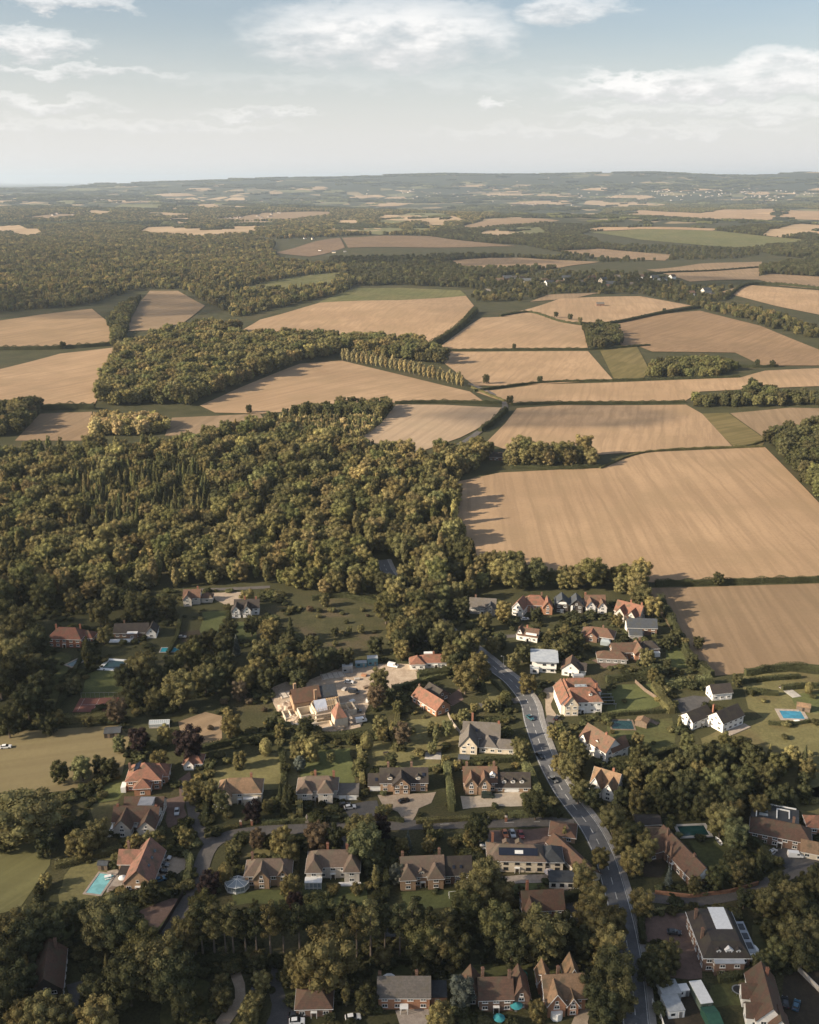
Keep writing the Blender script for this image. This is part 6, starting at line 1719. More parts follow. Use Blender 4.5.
slabthing('terrace', 433, 756, -3, 6.4, 5, .15, CONCRETE, 'pale square play court on the lawn behind the timbered house', 'terrace')
slabthing('terrace', 790, 692, 16, 4.4, 10, .2, CONCRETE, 'pale oblong terrace on the lawn beyond the blue pool', 'terrace')
slabthing('terrace', 653, 722, 40, 2.4, 5, .2, TIMBER, 'wooden deck strip beside the deck pool', 'deck')
slabthing('terrace', 728, 724, 28, 6, 4, .2, STONE, 'stone terrace at the corner of the white farmhouse', 'terrace')
r = small('statue', 307, 822, 0, 'pale statue on a plinth in the garden before the two-hipped house', 'statue')
MB().box(-.6, .6, -.6, .6, 0, .8).taper(-.45, .45, -.45, .45, .802, 1.2, .1, .1).build('plinth', STONE, r)
b = MB(); b.tube((0, 0, 1.2), (0, 0, 2.3), .35, .22, 8).tube((0, 0, 2.3), (0, 0, 2.75), .32, .2, 8).tube((0, 0, 2.75), (0, 0, 3.1), .14, .17, 8).tube((-.3, 0, 2.6), (-.42, -.15, 1.9), .1, .07, 6).tube((.3, 0, 2.6), (.4, -.2, 1.95), .1, .07, 6); b.build('figure', STONE, r)
r = small('rowing_boat', 718, 842, 100, 'small white boat lying on the lawn beside the dark green pool', 'boat')
b = MB(); st = [(-2.2, .5, .3), (-1, .85, .15), (.6, .8, .15), (2.2, .06, .55)]
for (x, w_, z), (x2, w2, z2) in zip(st[:-1], st[1:]):
    b.solid([(x, -w_, .8), (x, -w_ * .5, z), (x, w_ * .5, z), (x, w_, .8), (x2, -w2, .8), (x2, -w2 * .5, z2), (x2, w2 * .5, z2), (x2, w2, .8)], [(0, 1, 5, 4), (1, 2, 6, 5), (2, 3, 7, 6), (1, 0, 3, 2), (4, 5, 6, 7)])
b.build('hull', WHITE, r); MB().box(-1.4, -1.1, -.7, .7, .55, .62).box(.3, .6, -.65, .65, .55, .62).build('thwart', TIMBER, r)
def lamp_post(px, py, lab):
    r = small('street_lamp', px, py, 0, lab, 'street lamp')
    MB().tube((0, 0, 0), (0, 0, 6), .09, .06, 6).tube((0, 0, 5.95), (-.9, 0, 6.2), .05, .05, 5).build('pole', METAL, r)
    MB().box(-1.4, -.85, -.14, .14, 6.12, 6.26).build('lamp_head', CABIN, r)
for px, py, lab in ((503.5, 668, 'grey street lamp beside the top bend of the main road'), (548, 742, 'grey street lamp beside the middle of the main road'), (597, 832, 'grey street lamp where the main road straightens')): lamp_post(px, py, lab)
for px, py, lab in ((655, 460, 'slim wooden pole standing in the big golden field'), ):
    pass
# ------------------------------------------------------------------ single trees of the village (pixel of the foot, height in metres, kind, tint)
T = '''
15 690 18 B d;30 722 16 B d;10 738 14 B d;38 662 18 B d;26 640 18 B o;8 658 17 B o;42 702 14 D d;4 612 16 B g;46 612 17 B g;30 604 16 B d;2 700 17 B d;20 672 17 B o;50 735 9 D d;8 630 16 B d
89 672 18 K d;105 644 9 D y;146 688 17 B o;180 708 17 B o;191 672 15 B g;206 694 14 B o;159 690 12 D d;118 724 11 B r;128 692 13 B d;136 704 12 D d;74 694 8 D o;59 724 6 D y;88 727 5 D o;196 655 10 D d;
61 783 9 D d;83 781 10 B l;100 773 7 D d;110 778 8 D d;190 762 14 B c;140 752 10 B c;166 746 9 D y;193 802 9 D y;160 770 8 D o;120 752 7 D l
248 608 10 D y;237 655 11 C b;270 645 13 B o;291 646 16 C d;312 660 12 B d;258 684 12 B o;246 692 12 B o;216 694 12 B d;226 688 11 B d;291 684 12 B d;306 678 12 B o;321 674 12 B d;300 692 11 B d;333 668 10 D d;346 668 10 D d;240 700 9 D r;232 740 11 B o;272 730 6 D d;306 736 8 D d;280 738 6 D y;266 756 8 O y;311 762 10 D y;298 760 8 D o;293 760 7 C d;300 771 6 D b;240 768 7 D o;367 750 8 O y;380 694 12 B o;376 710 11 B r;381 736 9 D o;392 740 9 K y;401 740 9 K y;386 624 16 B g;396 604 14 B y;401 655 12 B d;376 654 9 D d;325 607 7 D o;335 637 5 D d;361 634 5 D o;349 634 4 D l;252 636 10 B d;262 662 11 B o;280 668 12 B d
286 814 12 C d;281 806 10 C d;291 806 9 K d;210 804 9 B o;268 812 5 D y;222 812 8 D l;254 822 8 D c
416 618 15 B g;421 644 14 B d;406 642 13 B o;431 604 14 B o;441 608 13 B g;456 604 12 B o;504 622 11 D y;485 630 9 D o;465 694 15 B o;478 682 14 B o;470 658 14 B o;513 669 8 D o;527 693 9 D o;436 746 10 K l;432 754 5 D l;443 768 6 K y;403 744 9 D r;493 774 5 D o;516 752 6 D l;522 760 8 D o;506 737 5 K l;474 712 4 D y;560 659 9 D o;576 655 11 B d;552 739 6 D y;580 764 8 D d;560 774 8 D o;570 780 10 D o;590 806 8 D d;578 804 9 B o;536 622 8 D d;567 658 12 B d;457 770 4 D y;488 712 6 D o
640 612 14 B o;652 619 12 B y;617 627 7 D o;646 667 9 D o;675 644 8 D d;668 650 7 D d;690 686 5 D o;737 686 6 D d;679 730 7 K y;768 766 10 C y;790 768 9 D y;803 770 11 C d;780 772 8 D d;770 784 8 D o;808 694 6 O y;752 696 3 D d;692 778 12 B d;706 774 12 B d;721 770 11 B d;676 774 9 D d;741 796 12 B g;761 794 12 B d;656 800 11 B g;631 790 9 D o;648 780 10 B d;664 788 11 B o;684 800 12 B d;712 800 12 B g;728 812 10 B d;700 818 9 D d;636 812 9 B o;620 808 8 D d;774 812 9 B d;758 818 9 D o;664 812 9 D d;785 802 7 D d
47 856 9 D d;47 887 5 D y;40 895 4 D d;100 846 10 B o;76 856 9 D o;86 856 10 D y;135 854 7 D y;150 850 7 D y;105 952 17 B o;126 956 16 B d;30 966 15 B d;10 956 14 B o;108 976 8 C o;131 1006 16 B d;160 998 18 B o;176 1006 17 B d;44 1034 12 D y;25 1034 10 D y;62 1034 11 D o;100 1040 13 D y;150 904 8 D d;186 846 7 D y;6 985 15 B d;20 1006 13 B d;8 1020 13 B d;95 1012 11 B d;144 972 14 B g;184 960 13 B o
226 884 8 O y;211 881 5 O y;258 848 7 D r;283 855 10 D y;290 866 8 D o;318 852 11 B r;334 852 10 D d;366 866 15 B l;362 850 13 B o;381 840 9 D c;376 890 10 K y;397 884 7 D b;291 899 8 D y;295 909 6 D c;210 894 8 D c;402 854 6 D y;330 992 20 B o;320 938 15 B g;300 990 8 D y;346 1006 9 K o;222 990 5 D y;216 1004 5 D d;226 998 5 D d;258 975 6 D d;262 990 6 D y;254 1012 6 D y;249 1024 6 D y;245 1036 6 D o;384 968 7 D o;420 982 6 D o;366 1012 8 D d
478 845 12 B d;429 852 6 D y;408 850 8 C b;470 846 6 D y;535 820 11 B d;564 840 6 K y;485 898 14 B o;475 912 13 B o;583 892 10 B y;422 962 14 B g;437 962 14 B o;496 952 16 B g;511 968 14 B d;526 952 13 B o;543 962 16 B y;456 966 11 B d;561 952 12 B d;598 982 12 K y;600 948 13 B o;606 966 12 B y;611 998 14 B d;601 1028 11 B d;462 1010 10 B b;440 1034 9 D y;505 900 5 D d;521 901 5 D d;541 900 5 D d;537 1020 6 D o;592 918 11 B y;614 940 11 B o;618 1016 12 B o;590 1000 9 D d;584 960 10 B d
641 916 9 D y;630 876 10 B y;646 860 9 D y;612 834 11 B o;621 856 9 B o;668 886 8 C b;694 894 6 D o;713 890 8 D g;725 884 8 D g;735 886 8 D o;745 876 7 D o;757 878 11 C d;719 838 13 B y;733 850 12 B l;790 958 12 B o;800 972 11 B d;776 966 9 D g;760 974 7 D l;655 972 9 D d;660 986 9 D d;670 966 8 D o;775 890 6 D d;812 952 11 B o;810 930 9 B d;806 892 7 D d;640 846 8 D o;632 846 9 D d;648 986 10 B d;768 940 7 D d;600 870 8 B o;796 906 7 D o
'''
T += '452 656 13 B d;443 646 13 B o;433 634 13 B d;422 624 13 B g;450 668 12 B o;458 674 11 D d;412 612 13 B o;436 650 11 D d;400 598 13 B d;462 662 12 B g;492 655 9 B o;500 648 8 D d;440 622 12 B d;428 612 12 B o;416 598 12 B d;404 584 13 B o'
for row in T.replace('\n', ';').split(';'):
    q = row.split()
    if len(q) == 5: plant(float(q[0]), float(q[1]), float(q[2]), q[3], q[4])
plant(28, 842, 17, 'B', 'o', 1.75)
plant(2, 850, 12, 'D', 'd')
# tall pines with bare trunks across the lower middle
for (x, y, h, t) in ((196, 958, 18, 'o'), (203, 957, 19, 'd'), (215, 957, 19, 'o'), (226, 956, 18, 'o'), (234, 957, 20, 'o'), (246, 955, 17, 'd'), (257, 956, 18, 'd'), (271, 958, 20, 'o'), (284, 952, 18, 'd'), (300, 954, 18, 'd'), (357, 958, 19, 'o'), (371, 957, 20, 'y'), (385, 952, 17, 'd'), (400, 956, 19, 'd'), (412, 957, 19, 'o'), (430, 958, 18, 'd'), (344, 950, 17, 'd'), (447, 955, 17, 'o'), (416, 946, 18, 'd')):
    plant(x, y, h, 'P', t, None, 'tall pines in the belt across the lower middle')

# fuller planting between them: fixed zones, filled at random wherever nothing already stands
def crown_clear(x, y, h, p, tall):
    s = pxm(y); r = .30 * h * s
    top = proj((p.x, p.y, h))[1]
    for (a, b, c, d) in KEEP:
        if a - r * .6 < x < c + r * .6 and top < d and y > b - 2 and not (y < b + (d - b) * .35): return False
    return True
def fill(poly, n, hr, kinds, tints, mind=.42, seed=1):
    rng = random.Random(seed); P = np.array([(q[0], q[1]) for q in poly], float)
    x0, y0 = P.min(0); x1, y1 = P.max(0); done = tries = 0
    while done < n and tries < n * 60:
        tries += 1
        x, y = rng.uniform(x0, x1), rng.uniform(y0, y1)
        if not inside(P, np.array([x]), np.array([y]))[0]: continue
        h = rng.uniform(*hr); p = at(x, y)
        if not clear_of(np.array([p.x]), np.array([p.y]), .22 * h)[0]: continue
        if any(inside(W, np.array([p.x]), np.array([p.y]))[0] for W in DRIVES): continue
        if any(math.hypot(p.x - f[0], p.y - f[1]) < f[2] + .22 * h for hh in HOUSES for f in hh['fp']): continue
        if any(math.hypot(p.x - t['p'].x, p.y - t['p'].y) < mind * .5 * (h + t['h']) for t in TREES): continue
        if not crown_clear(x, y, h, p, h): continue
        plant(x, y, h, rng.choice(kinds), rng.choice(tints)); done += 1
fill([(50, 606), (190, 594), (180, 622), (110, 630), (50, 625)], 7, (11, 15), 'BBD', 'ddo', seed=2)
fill([(200, 645), (305, 640), (300, 690), (205, 700)], 8, (9, 13), 'BBD', 'ddo', seed=3)
fill([(385, 600), (470, 600), (485, 650), (440, 690), (385, 650)], 9, (10, 14), 'BBD', 'dgo', seed=4)
fill([(600, 765), (740, 755), (819, 805), (819, 825), (740, 815), (620, 820)], 14, (7, 12), 'BBD', 'ddog', seed=5)
fill([(740, 900), (819, 890), (819, 960), (760, 960)], 7, (8, 12), 'BD', 'ddo', seed=6)
fill([(185, 905), (480, 905), (480, 945), (185, 945)], 4, (10, 13), 'BBP', 'dddog', seed=7)
fill([(0, 930), (90, 920), (200, 1000), (200, 1024), (0, 1024)], 6, (9, 13), 'BB', 'ddo', seed=8)
fill([(520, 620), (590, 622), (600, 655), (520, 665)], 8, (6, 10), 'BD', 'ddo', seed=9)
fill([(585, 900), (622, 930), (630, 1020), (590, 1024)], 6, (9, 13), 'BD', 'doyy', seed=10)
fill([(640, 930), (690, 935), (668, 985), (645, 990)], 4, (8, 11), 'B', 'dd', seed=11)
fill([(480, 900), (590, 930), (590, 960), (440, 950)], 2, (8, 11), 'BB', 'ddo', seed=12)
fill([(540, 730), (585, 750), (600, 810), (560, 790)], 7, (5, 8), 'D', 'dog', seed=13)
fill([(50, 655), (60, 650), (60, 725), (25, 725)], 3, (8, 12), 'D', 'dd', seed=14)

fill([(120, 650), (210, 640), (215, 715), (130, 715)], 3, (9, 12), 'BBD', 'dogo', seed=31)
fill([(0, 640), (55, 610), (60, 735), (0, 740)], 5, (10, 14), 'BB', 'dod', seed=32)
fill([(380, 690), (540, 690), (545, 820), (380, 740)], 9, (4, 7), 'BDD', 'dogl', seed=33)
fill([(210, 735), (400, 735), (400, 830), (220, 830)], 7, (4, 7), 'BDD', 'dogl', seed=34)
fill([(600, 650), (700, 645), (700, 690), (600, 690)], 7, (5, 8), 'DB', 'ddo', seed=35)
fill([(600, 745), (760, 745), (819, 790), (640, 810)], 12, (6, 10), 'BD', 'ddgo', seed=36)
fill([(640, 810), (819, 800), (819, 960), (640, 1000)], 10, (6, 9), 'BD', 'ddgo', seed=37)
fill([(200, 830), (580, 835), (580, 900), (200, 900)], 6, (4, 6), 'DD', 'dogl', seed=38)
fill([(180, 970), (600, 975), (600, 1020), (180, 1020)], 3, (5, 8), 'BD', 'ddo', seed=39)

# shrubs round the houses and along the lanes
def shrubs(poly, n, tints, seed, hr=(1.4, 3.2)):
    rng = random.Random(seed); P = np.array(poly, float); x0, y0 = P.min(0); x1, y1 = P.max(0); done = tries = 0
    while done < n and tries < n * 80:
        tries += 1
        x, y = rng.uniform(x0, x1), rng.uniform(y0, y1)
        if not inside(P, np.array([x]), np.array([y]))[0]: continue
        h = rng.uniform(*hr); p = at(x, y)
        if not clear_of(np.array([p.x]), np.array([p.y]), 0)[0]: continue
        if any(inside(W, np.array([p.x]), np.array([p.y]))[0] for W in DRIVES): continue
        if any(math.hypot(p.x - f[0], p.y - f[1]) < f[2] + .5 for hh in HOUSES for f in hh['fp']): continue
        plant(x, y, h, 'S', rng.choice(tints)); done += 1
shrubs([(100, 780), (200, 770), (200, 900), (100, 900)], 22, 'dogly', 21)
shrubs([(200, 745), (400, 735), (400, 830), (210, 835)], 26, 'dogly', 22)
shrubs([(230, 840), (560, 835), (560, 895), (230, 900)], 36, 'dogly', 23)
shrubs([(400, 690), (540, 690), (550, 810), (400, 820)], 34, 'dogly', 24)
shrubs([(460, 600), (650, 600), (650, 670), (460, 650)], 34, 'ddog', 25)
shrubs([(600, 680), (819, 690), (819, 780), (600, 790)], 34, 'dogly', 26)
shrubs([(630, 820), (819, 800), (819, 1015), (650, 1015)], 40, 'ddog', 27)
shrubs([(190, 955), (600, 955), (600, 1020), (200, 1020)], 34, 'ddog', 28)
shrubs([(30, 640), (200, 600), (200, 730), (60, 730)], 22, 'ddo', 29)
shrubs([(230, 690), (300, 690), (290, 735), (200, 735)], 12, 'ory', 30)
shrubs([(302, 602), (385, 612), (372, 650), (312, 648)], 14, 'dorl', 31)

# line of poplars between the oak wood and the golden field
n = 26
for i in range(n):
    t = i / (n - 1)
    x = 343 + (462 - 343) * t; y = 360.5 + (387 - 360.5) * t + 2.0 * math.sin(math.pi * t) * -1
    for row in range(2 if i % 2 == 0 else 1):
        plant(x + row * 2, y - row * 1.6, random.uniform(13, 17.5), 'K', random.choice('ppp'), random.uniform(1.2, 1.4), 'poplars in the line below the oak wood')

# ------------------------------------------------------------------ woods
bpy.context.view_layer.update()
conif = world_poly([(70, 470, 1), (200, 452, 1), (215, 520), (90, 545)], 12)
big = [(-170, 446, 1), (50, 443, 1), (90, 441, 1), (175, 436, 1), (215, 428, 1), (270, 417, 1), (300, 427, 1), (345, 434, 1), (400, 442, 1), (432, 457, 1), (455, 480, 1), (456, 505), (457, 538), (457, 541, 1), (500, 543, 1), (540, 537, 1), (600, 547, 1), (636, 556, 1), (652, 577), (655, 596), (640, 602), (610, 590), (560, 590), (500, 594), (470, 596), (440, 598), (410, 606), (380, 598), (330, 597), (290, 589), (200, 588), (130, 597), (60, 604), (-170, 612)]
TB = 'ddogoogly'
wood('woodland', 'big mixed wood of dark and golden broadleaf trees above the village', big, 7.8, 14, 'ddogogoyl', 11, 'BDK', hvar=.4, keep=lambda X, Y: ~inside(conif, X, Y) | (np.sin(X * 3.1 + Y * 1.7) > .55))
wood('conifer_plantation', 'plantation of dark pointed conifers inside the big wood', [(70, 470, 1), (200, 452, 1), (215, 520), (90, 545)], 6.4, 13.5, 'ddgdo', 12, 'C', hvar=.25, gap=.18)
wood('woodland', 'rounded oak wood above the golden field and the poplar line', [(98, 404), (104, 384), (122, 350), (150, 337, 1), (205, 322, 1), (250, 324, 1), (330, 326, 1), (370, 318, 1), (400, 330, 1), (440, 352, 1), (450, 366), (430, 363), (342, 354), (300, 362), (255, 381), (215, 395), (190, 406), (150, 404), (120, 406)], 8.2, 14, 'dgooggyl', 11, 'DDB', hvar=.35)
wood('copse', 'small yellow-green clump at the edge of the big wood', [(86, 437), (86, 413, 1), (120, 410, 1), (165, 414, 1), (170, 434)], 6.5, 12, 'pypp', 10, 'D')
wood('copse', 'dark copse above the pale young plantation, left of the chalky field', [(272, 417), (280, 406, 1), (300, 402, 1), (393, 396, 1), (396, 410), (390, 419), (300, 419)], 7, 12, 'dgdo', 11, 'BD')
wood('young_plantation', 'pale young plantation between the dark copse and the big wood', [(268, 428), (280, 419), (388, 418), (392, 426), (345, 446), (300, 440)], 4.6, 6, 'lplo', 5, 'DK')
wood('copse', 'wooded strip between the two left golden fields', [(113, 343), (106, 322, 1), (118, 304, 1), (140, 293, 1), (130, 318), (124, 345), (118, 372), (112, 372)], 7.5, 12, 'ddgo', 11, 'D')
wood('copse', 'dark trees at the left edge beside the shadowed stubble', [(-60, 440), (-60, 402, 1), (20, 398, 1), (40, 412), (20, 436)], 8, 14, 'ddo', 12, 'BD')
wood('copse', 'trees in the corner between the lane and the big golden field', [(432, 470), (430, 452, 1), (445, 440, 1), (480, 438, 1), (492, 452), (480, 466), (458, 480)], 7.5, 12, 'dgoy', 11, 'DB')
wood('copse', 'clump of round trees beyond the lone farmhouse', [(506, 468), (508, 448, 1), (530, 440, 1), (575, 438, 1), (597, 450, 1), (596, 466), (560, 468)], 8.5, 13, 'dgol', 11, 'DB')
wood('copse', 'round dark copse in the middle of the golden fields', [(586, 347), (584, 324, 1), (600, 320, 1), (616, 324, 1), (622, 345), (604, 350)], 7.5, 13, 'ddd', 12, 'BD')
wood('copse', 'row of rounded oaks right of the green patch', [(645, 377), (648, 360, 1), (680, 355, 1), (730, 356, 1), (736, 370), (715, 378), (680, 379)], 8.5, 12, 'dggo', 11, 'D')
wood('copse', 'dark wooded strip above the narrow brown field', [(690, 407), (694, 394, 1), (740, 389, 1), (760, 380, 1), (780, 389, 1), (840, 389, 1), (840, 406), (760, 407)], 7.5, 11, 'ddgd', 10, 'BD')
wood('woodland', 'dark wood at the right edge beside the big golden field', [(766, 443), (770, 428, 1), (790, 420, 1), (840, 418, 1), (840, 520), (812, 494), (790, 468)], 7.5, 14, 'dddg', 12, 'BD')
wood('woodland', 'great dark forest filling the upper left', [(-170, 320), (60, 308), (96, 303), (138, 289), (182, 289), (210, 305), (236, 318), (262, 312), (310, 301), (345, 294), (352, 288), (345, 268), (280, 262), (272, 250), (275, 240, 1), (240, 232, 1), (200, 226, 1), (100, 222, 1), (-170, 226, 1)], 10.5, 13, 'ddoogyl', 12, 'BDK', hvar=.4, gap=.06)
wood('woodland', 'dark tree belt between the far brown fields', [(330, 262), (345, 290), (352, 286), (400, 285), (465, 288), (476, 290), (480, 278), (560, 268), (560, 254, 1), (430, 253, 1), (330, 255, 1)], 10, 13, 'dddg', 12, 'BD', gap=.15)
wood('woodland', 'trees round the houses of the distant village', [(470, 302), (478, 276, 1), (560, 268, 1), (660, 272, 1), (690, 284, 1), (750, 288), (724, 300), (700, 308), (640, 294), (560, 295), (520, 302)], 13, 11, 'dddo', 10, 'BD', gap=.25)
wood('woodland', 'hedge trees along the far right golden fields', [(690, 306), (700, 300, 1), (750, 303, 1), (780, 312, 1), (840, 334, 1), (840, 345), (770, 328), (720, 313)], 10, 10, 'ddog', 9, 'D', gap=.3)
wood('woodland', 'dark forest at the far right above the golden fields', [(762, 280), (760, 264, 1), (790, 258, 1), (840, 256, 1), (840, 292), (790, 286)], 10, 13, 'ddd', 12, 'BD')
wood('woodland', 'dark wooded ridge at the far right behind the long green field', [(715, 231), (718, 226, 1), (840, 224, 1), (840, 262), (775, 256), (745, 250), (806, 241)], 13, 13, 'dddg', 12, 'BD')
wood('woodland', 'dark far woods left of the long green field', [(420, 240), (430, 228, 1), (520, 220, 1), (560, 222, 1), (620, 224, 1), (580, 234), (600, 244), (640, 250), (556, 252), (520, 245)], 13, 13, 'dddg', 12, 'BD', gap=.1)
wood('woodland', 'sunlit far woods before the pale gold fields', [(600, 214), (610, 207, 1), (700, 203, 1), (840, 205, 1), (840, 211), (775, 207), (700, 213), (640, 210)], 17, 14, 'olgo', 12, 'D')
wood('woodland', 'far woods behind the great dark forest', [(-170, 226), (60, 222), (180, 222), (275, 240), (345, 236), (430, 236), (440, 230), (500, 216), (480, 209, 1), (330, 208, 1), (200, 206, 1), (-170, 208, 1)], 17, 14, 'ddoygg', 12, 'D', gap=.15, hvar=.35)
wood('hedgerow_trees', 'scattered hedgerow trees between the far right fields', [(560, 262), (640, 262), (760, 256), (745, 250), (640, 246), (560, 246)], 17, 11, 'ddd', 10, 'D', gap=.45)

# far country: clumps of many crowns, thinned by broad open ground
def far_country():
    rng = np.random.default_rng(77)
    cm = []
    for q in range(3):
        r2 = np.random.default_rng(900 + q); lobes = []
        for i in range(34):
            a = r2.uniform(0, 6.28); rr = 36 * math.sqrt(r2.uniform(0, 1)); s = r2.uniform(5, 8.5)
            lobes.append(((rr * math.cos(a), rr * math.sin(a), r2.uniform(3, 7.5)), (s, s, s * .8)))
        cm.append(lobed('tree_clump', 900 + q, lobes, 2600, 3.0, None, 1, .9))
    srcs = []
    for q, m in enumerate(cm):
        p = at((40, 300, 620)[q], (206, 204, 202)[q])
        o = put('tree_clump', m, None, p); o.color = (*LEAFTINT['d'], 1)
        tag(o, ('far dark clump of trees at the left below the horizon', 'far dark clump of trees at the middle below the horizon', 'far dark clump of trees right of the middle below the horizon')[q], 'trees', None, 'stuff'); srcs.append(o)
    n = 15000
    d = 4600 * (26000 / 4600) ** rng.uniform(0, 1, n) ; a = rng.uniform(-.47, .47, n)
    X = d * np.sin(a); Y = d * np.cos(a)
    band = -.45 + np.sin(Y / 420 + 1.4 * np.sin(X / 1300 + Y / 3000)) + .8 * np.sin(X / 520 + Y / 260 + 2) + .6 * np.sin(X / 1500 - Y / 700)
    k = band > .05
    k |= rng.uniform(0, 1, n) < .06
    for op in FIELD_WORLD: k &= ~inside(op, X, Y)
    X, Y, d = X[k], Y[k], d[k]; m = len(X)
    P = np.stack([X, Y, hgt(X, Y) - .5], 1)
    s = rng.uniform(.7, 1.3, m) * np.clip(d / 7000, .8, 2.6)
    T_ = np.array([LEAFTINT[t] for t in 'dddg']); tint = T_[rng.integers(0, 4, m)] * rng.uniform(.7, 1.3, (m, 1)); tint = np.concatenate([tint, np.ones((m, 1))], 1)
    point_cloud('far_woods', P, rng.uniform(0, 6.28, m), np.stack([s * 1.5, s * .8, np.clip(s, .8, 1.5)], 1), tint, srcs, 'woods of the far country fading towards the horizon', 'woods')
far_country()

# far villages: more little houses than one could count
def far_settlement():
    rng = np.random.default_rng(31); b = {'w': MB(), 'r': MB()}
    C = [(720, 193, 900, 80), (790, 196, 700, 60), (640, 196, 500, 50), (560, 192, 800, 40), (300, 203, 500, 50), (130, 199, 500, 50), (430, 198, 700, 60), (60, 214, 250, 22), (240, 218, 260, 18), (540, 205, 300, 30)]
    for (px, py, sp, n) in C:
        p = at(px, py)
        for k in range(n):
            x, y = p.x + rng.normal(0, sp * .6), p.y + rng.normal(0, sp * .9)
            z = h1(x, y); w, d, h = rng.uniform(7, 15), rng.uniform(6, 9), rng.uniform(4, 7); a = rng.uniform(0, 3.14)
            c, s_ = math.cos(a), math.sin(a); T_ = lambda u, v, q: (x + u * c - v * s_, y + u * s_ + v * c, z + q)
            b['w'].solid([T_(u, v, q) for q in (-1, h) for u, v in ((-w, -d), (w, -d), (w, d), (-w, d))], [(0, 1, 5, 4), (1, 2, 6, 5), (2, 3, 7, 6), (3, 0, 4, 7)])
            b['r'].solid([T_(-w, -d, h), T_(w, -d, h), T_(w, d, h), T_(-w, d, h), T_(-w, 0, h + 5), T_(w, 0, h + 5)], [(0, 1, 5, 4), (2, 3, 4, 5), (1, 2, 5), (3, 0, 4)])
    o = b['w'].build('far_settlement', WALL['pale']); tag(o, 'pale far villages scattered below the horizon', 'far houses', None, 'stuff')
    r = b['r'].build('roofs', TILE['umber'], o); r['kind'] = 'stuff'
far_settlement()

# undergrowth: borders, brambles and bushes that fill the ground between the trees
def undergrowth():
    rng = np.random.default_rng(5)
    poly = world_poly([(-60, 596), (130, 592), (300, 590), (470, 596), (660, 604), (700, 672), (880, 690), (880, 1110), (-80, 1110)])
    X, Y = jitter_grid(poly, 2.5, rng)
    k = clear_of(X, Y, -1.0)
    for W in SHEETS + FIELD_WORLD: k &= ~inside(W, X, Y)
    for hh in HOUSES:
        for f in hh['fp']: k &= np.hypot(X - f[0], Y - f[1]) > f[2] + .3
    near = np.zeros(len(X))
    for t in TREES:
        if t['key'] in 'BDPCK': near = np.maximum(near, 1 - np.hypot(X - t['p'].x, Y - t['p'].y) / (.55 * t['h']))
    pat = np.sin(X / 9 + 2 * np.sin(Y / 17)) * np.sin(Y / 11 + 1.5 * np.sin(X / 23)) + .5 * np.sin(X / 4.1 + Y / 5.3)
    k &= (pat + 1.3 * np.maximum(near, -.2) + rng.normal(0, .25, len(X))) > .42
    X, Y, nr = X[k], Y[k], near[k]; n = len(X)
    h = rng.uniform(.6, 2.4, n) + (rng.uniform(0, 1, n) < .12) * rng.uniform(.5, 2.2, n)
    T_ = np.array([LEAFTINT[t] for t in 'ddddogol']); tint = T_[rng.integers(0, 8, n)] * rng.uniform(.55, 1.05, (n, 1)); tint = np.concatenate([tint, np.ones((n, 1))], 1)
    s = h / 2.4
    wd = rng.uniform(.9, 1.5, n)
    print('undergrowth', n)
    point_cloud('undergrowth', np.stack([X, Y, np.full(n, -.1)], 1), rng.uniform(0, 6.28, n), np.stack([s * wd, s * wd, s], 1), tint, [PROTO[m.name] for m in KINDS['S']['crowns']], 'low bushes and brambles between the gardens of the village', 'undergrowth')
undergrowth()

# lone trees and hedges of the fields
for (x, y, h, k, t, lab) in ((514, 349, 8, 'D', 'd', 'lone round tree on the hedge between two golden fields'), (540, 383, 9, 'D', 'd', 'lone round tree at the edge of the golden strip field'), (486, 384, 12, 'D', 'd', 'tree at the left end of the golden strip field'), (510, 405, 11, 'D', 'd', 'dark tree beside the farm lane junction'), (751, 391, 15, 'B', 'd', 'tall tree rising from the dark wooded strip'), (718, 585, 8, 'D', 'd', 'round bush on the hedge below the big golden field'), (249, 413, 9, 'D', 'd', 'lone bush between the golden field and the big wood'), (63, 349, 11, 'D', 'd', 'lone tree on the hedge between the left golden fields'), (757, 367, 10, 'D', 'd', 'left one of two trees at the right hedge gap'), (772, 367, 9, 'D', 'd', 'right one of two trees at the right hedge gap'), (556, 318, 11, 'B', 'd', 'left one of the trees before the upper golden field'), (570, 320, 11, 'D', 'd', 'second of the trees before the upper golden field'), (580, 323, 10, 'D', 'o', 'third of the trees before the upper golden field'), (664, 313, 9, 'D', 'd', 'lone tree on the hedge above the wide brown field')):
    t_ = plant(x, y, h, k, t); t_['label'] = lab
hd = lambda pts, h, w, t, lab, clipped=False: hedge(pts, h * 1.5, w * 1.5, t, lab, clipped, None, 'field_hedge')
hd([(655, 585.5), (700, 584.5), (760, 583), (830, 581)], 2.2, 2.2, 'd', 'field hedge below the big golden field')
hd([(745, 675), (790, 669.5), (830, 672)], 2.2, 2.2, 'd', 'field hedge along the bottom of the brown field')
hd([(660, 600), (675, 630), (690, 660), (712, 678)], 2.6, 3, 'd', 'ragged hedge down the left side of the brown field')
hd([(600, 469), (640, 454), (700, 449), (764, 447.5)], 1.2, 1.8, 'o', 'thin field edge above the big golden field')
hd([(474, 391.5), (540, 383.5), (620, 381), (740, 377.5)], 1.8, 2.2, 'd', 'hedge between two golden strip fields')
hd([(512, 405.5), (560, 404), (685, 403)], 2.0, 2.4, 'd', 'hedge above the long golden field')
hd([(395, 404), (440, 403), (502, 404)], 2.2, 2.6, 'd', 'hedge between poplar field and chalky field')
hd([(434, 351), (500, 350.5), (588, 350)], 2.0, 2.6, 'd', 'hedge with a lone tree between two golden fields')
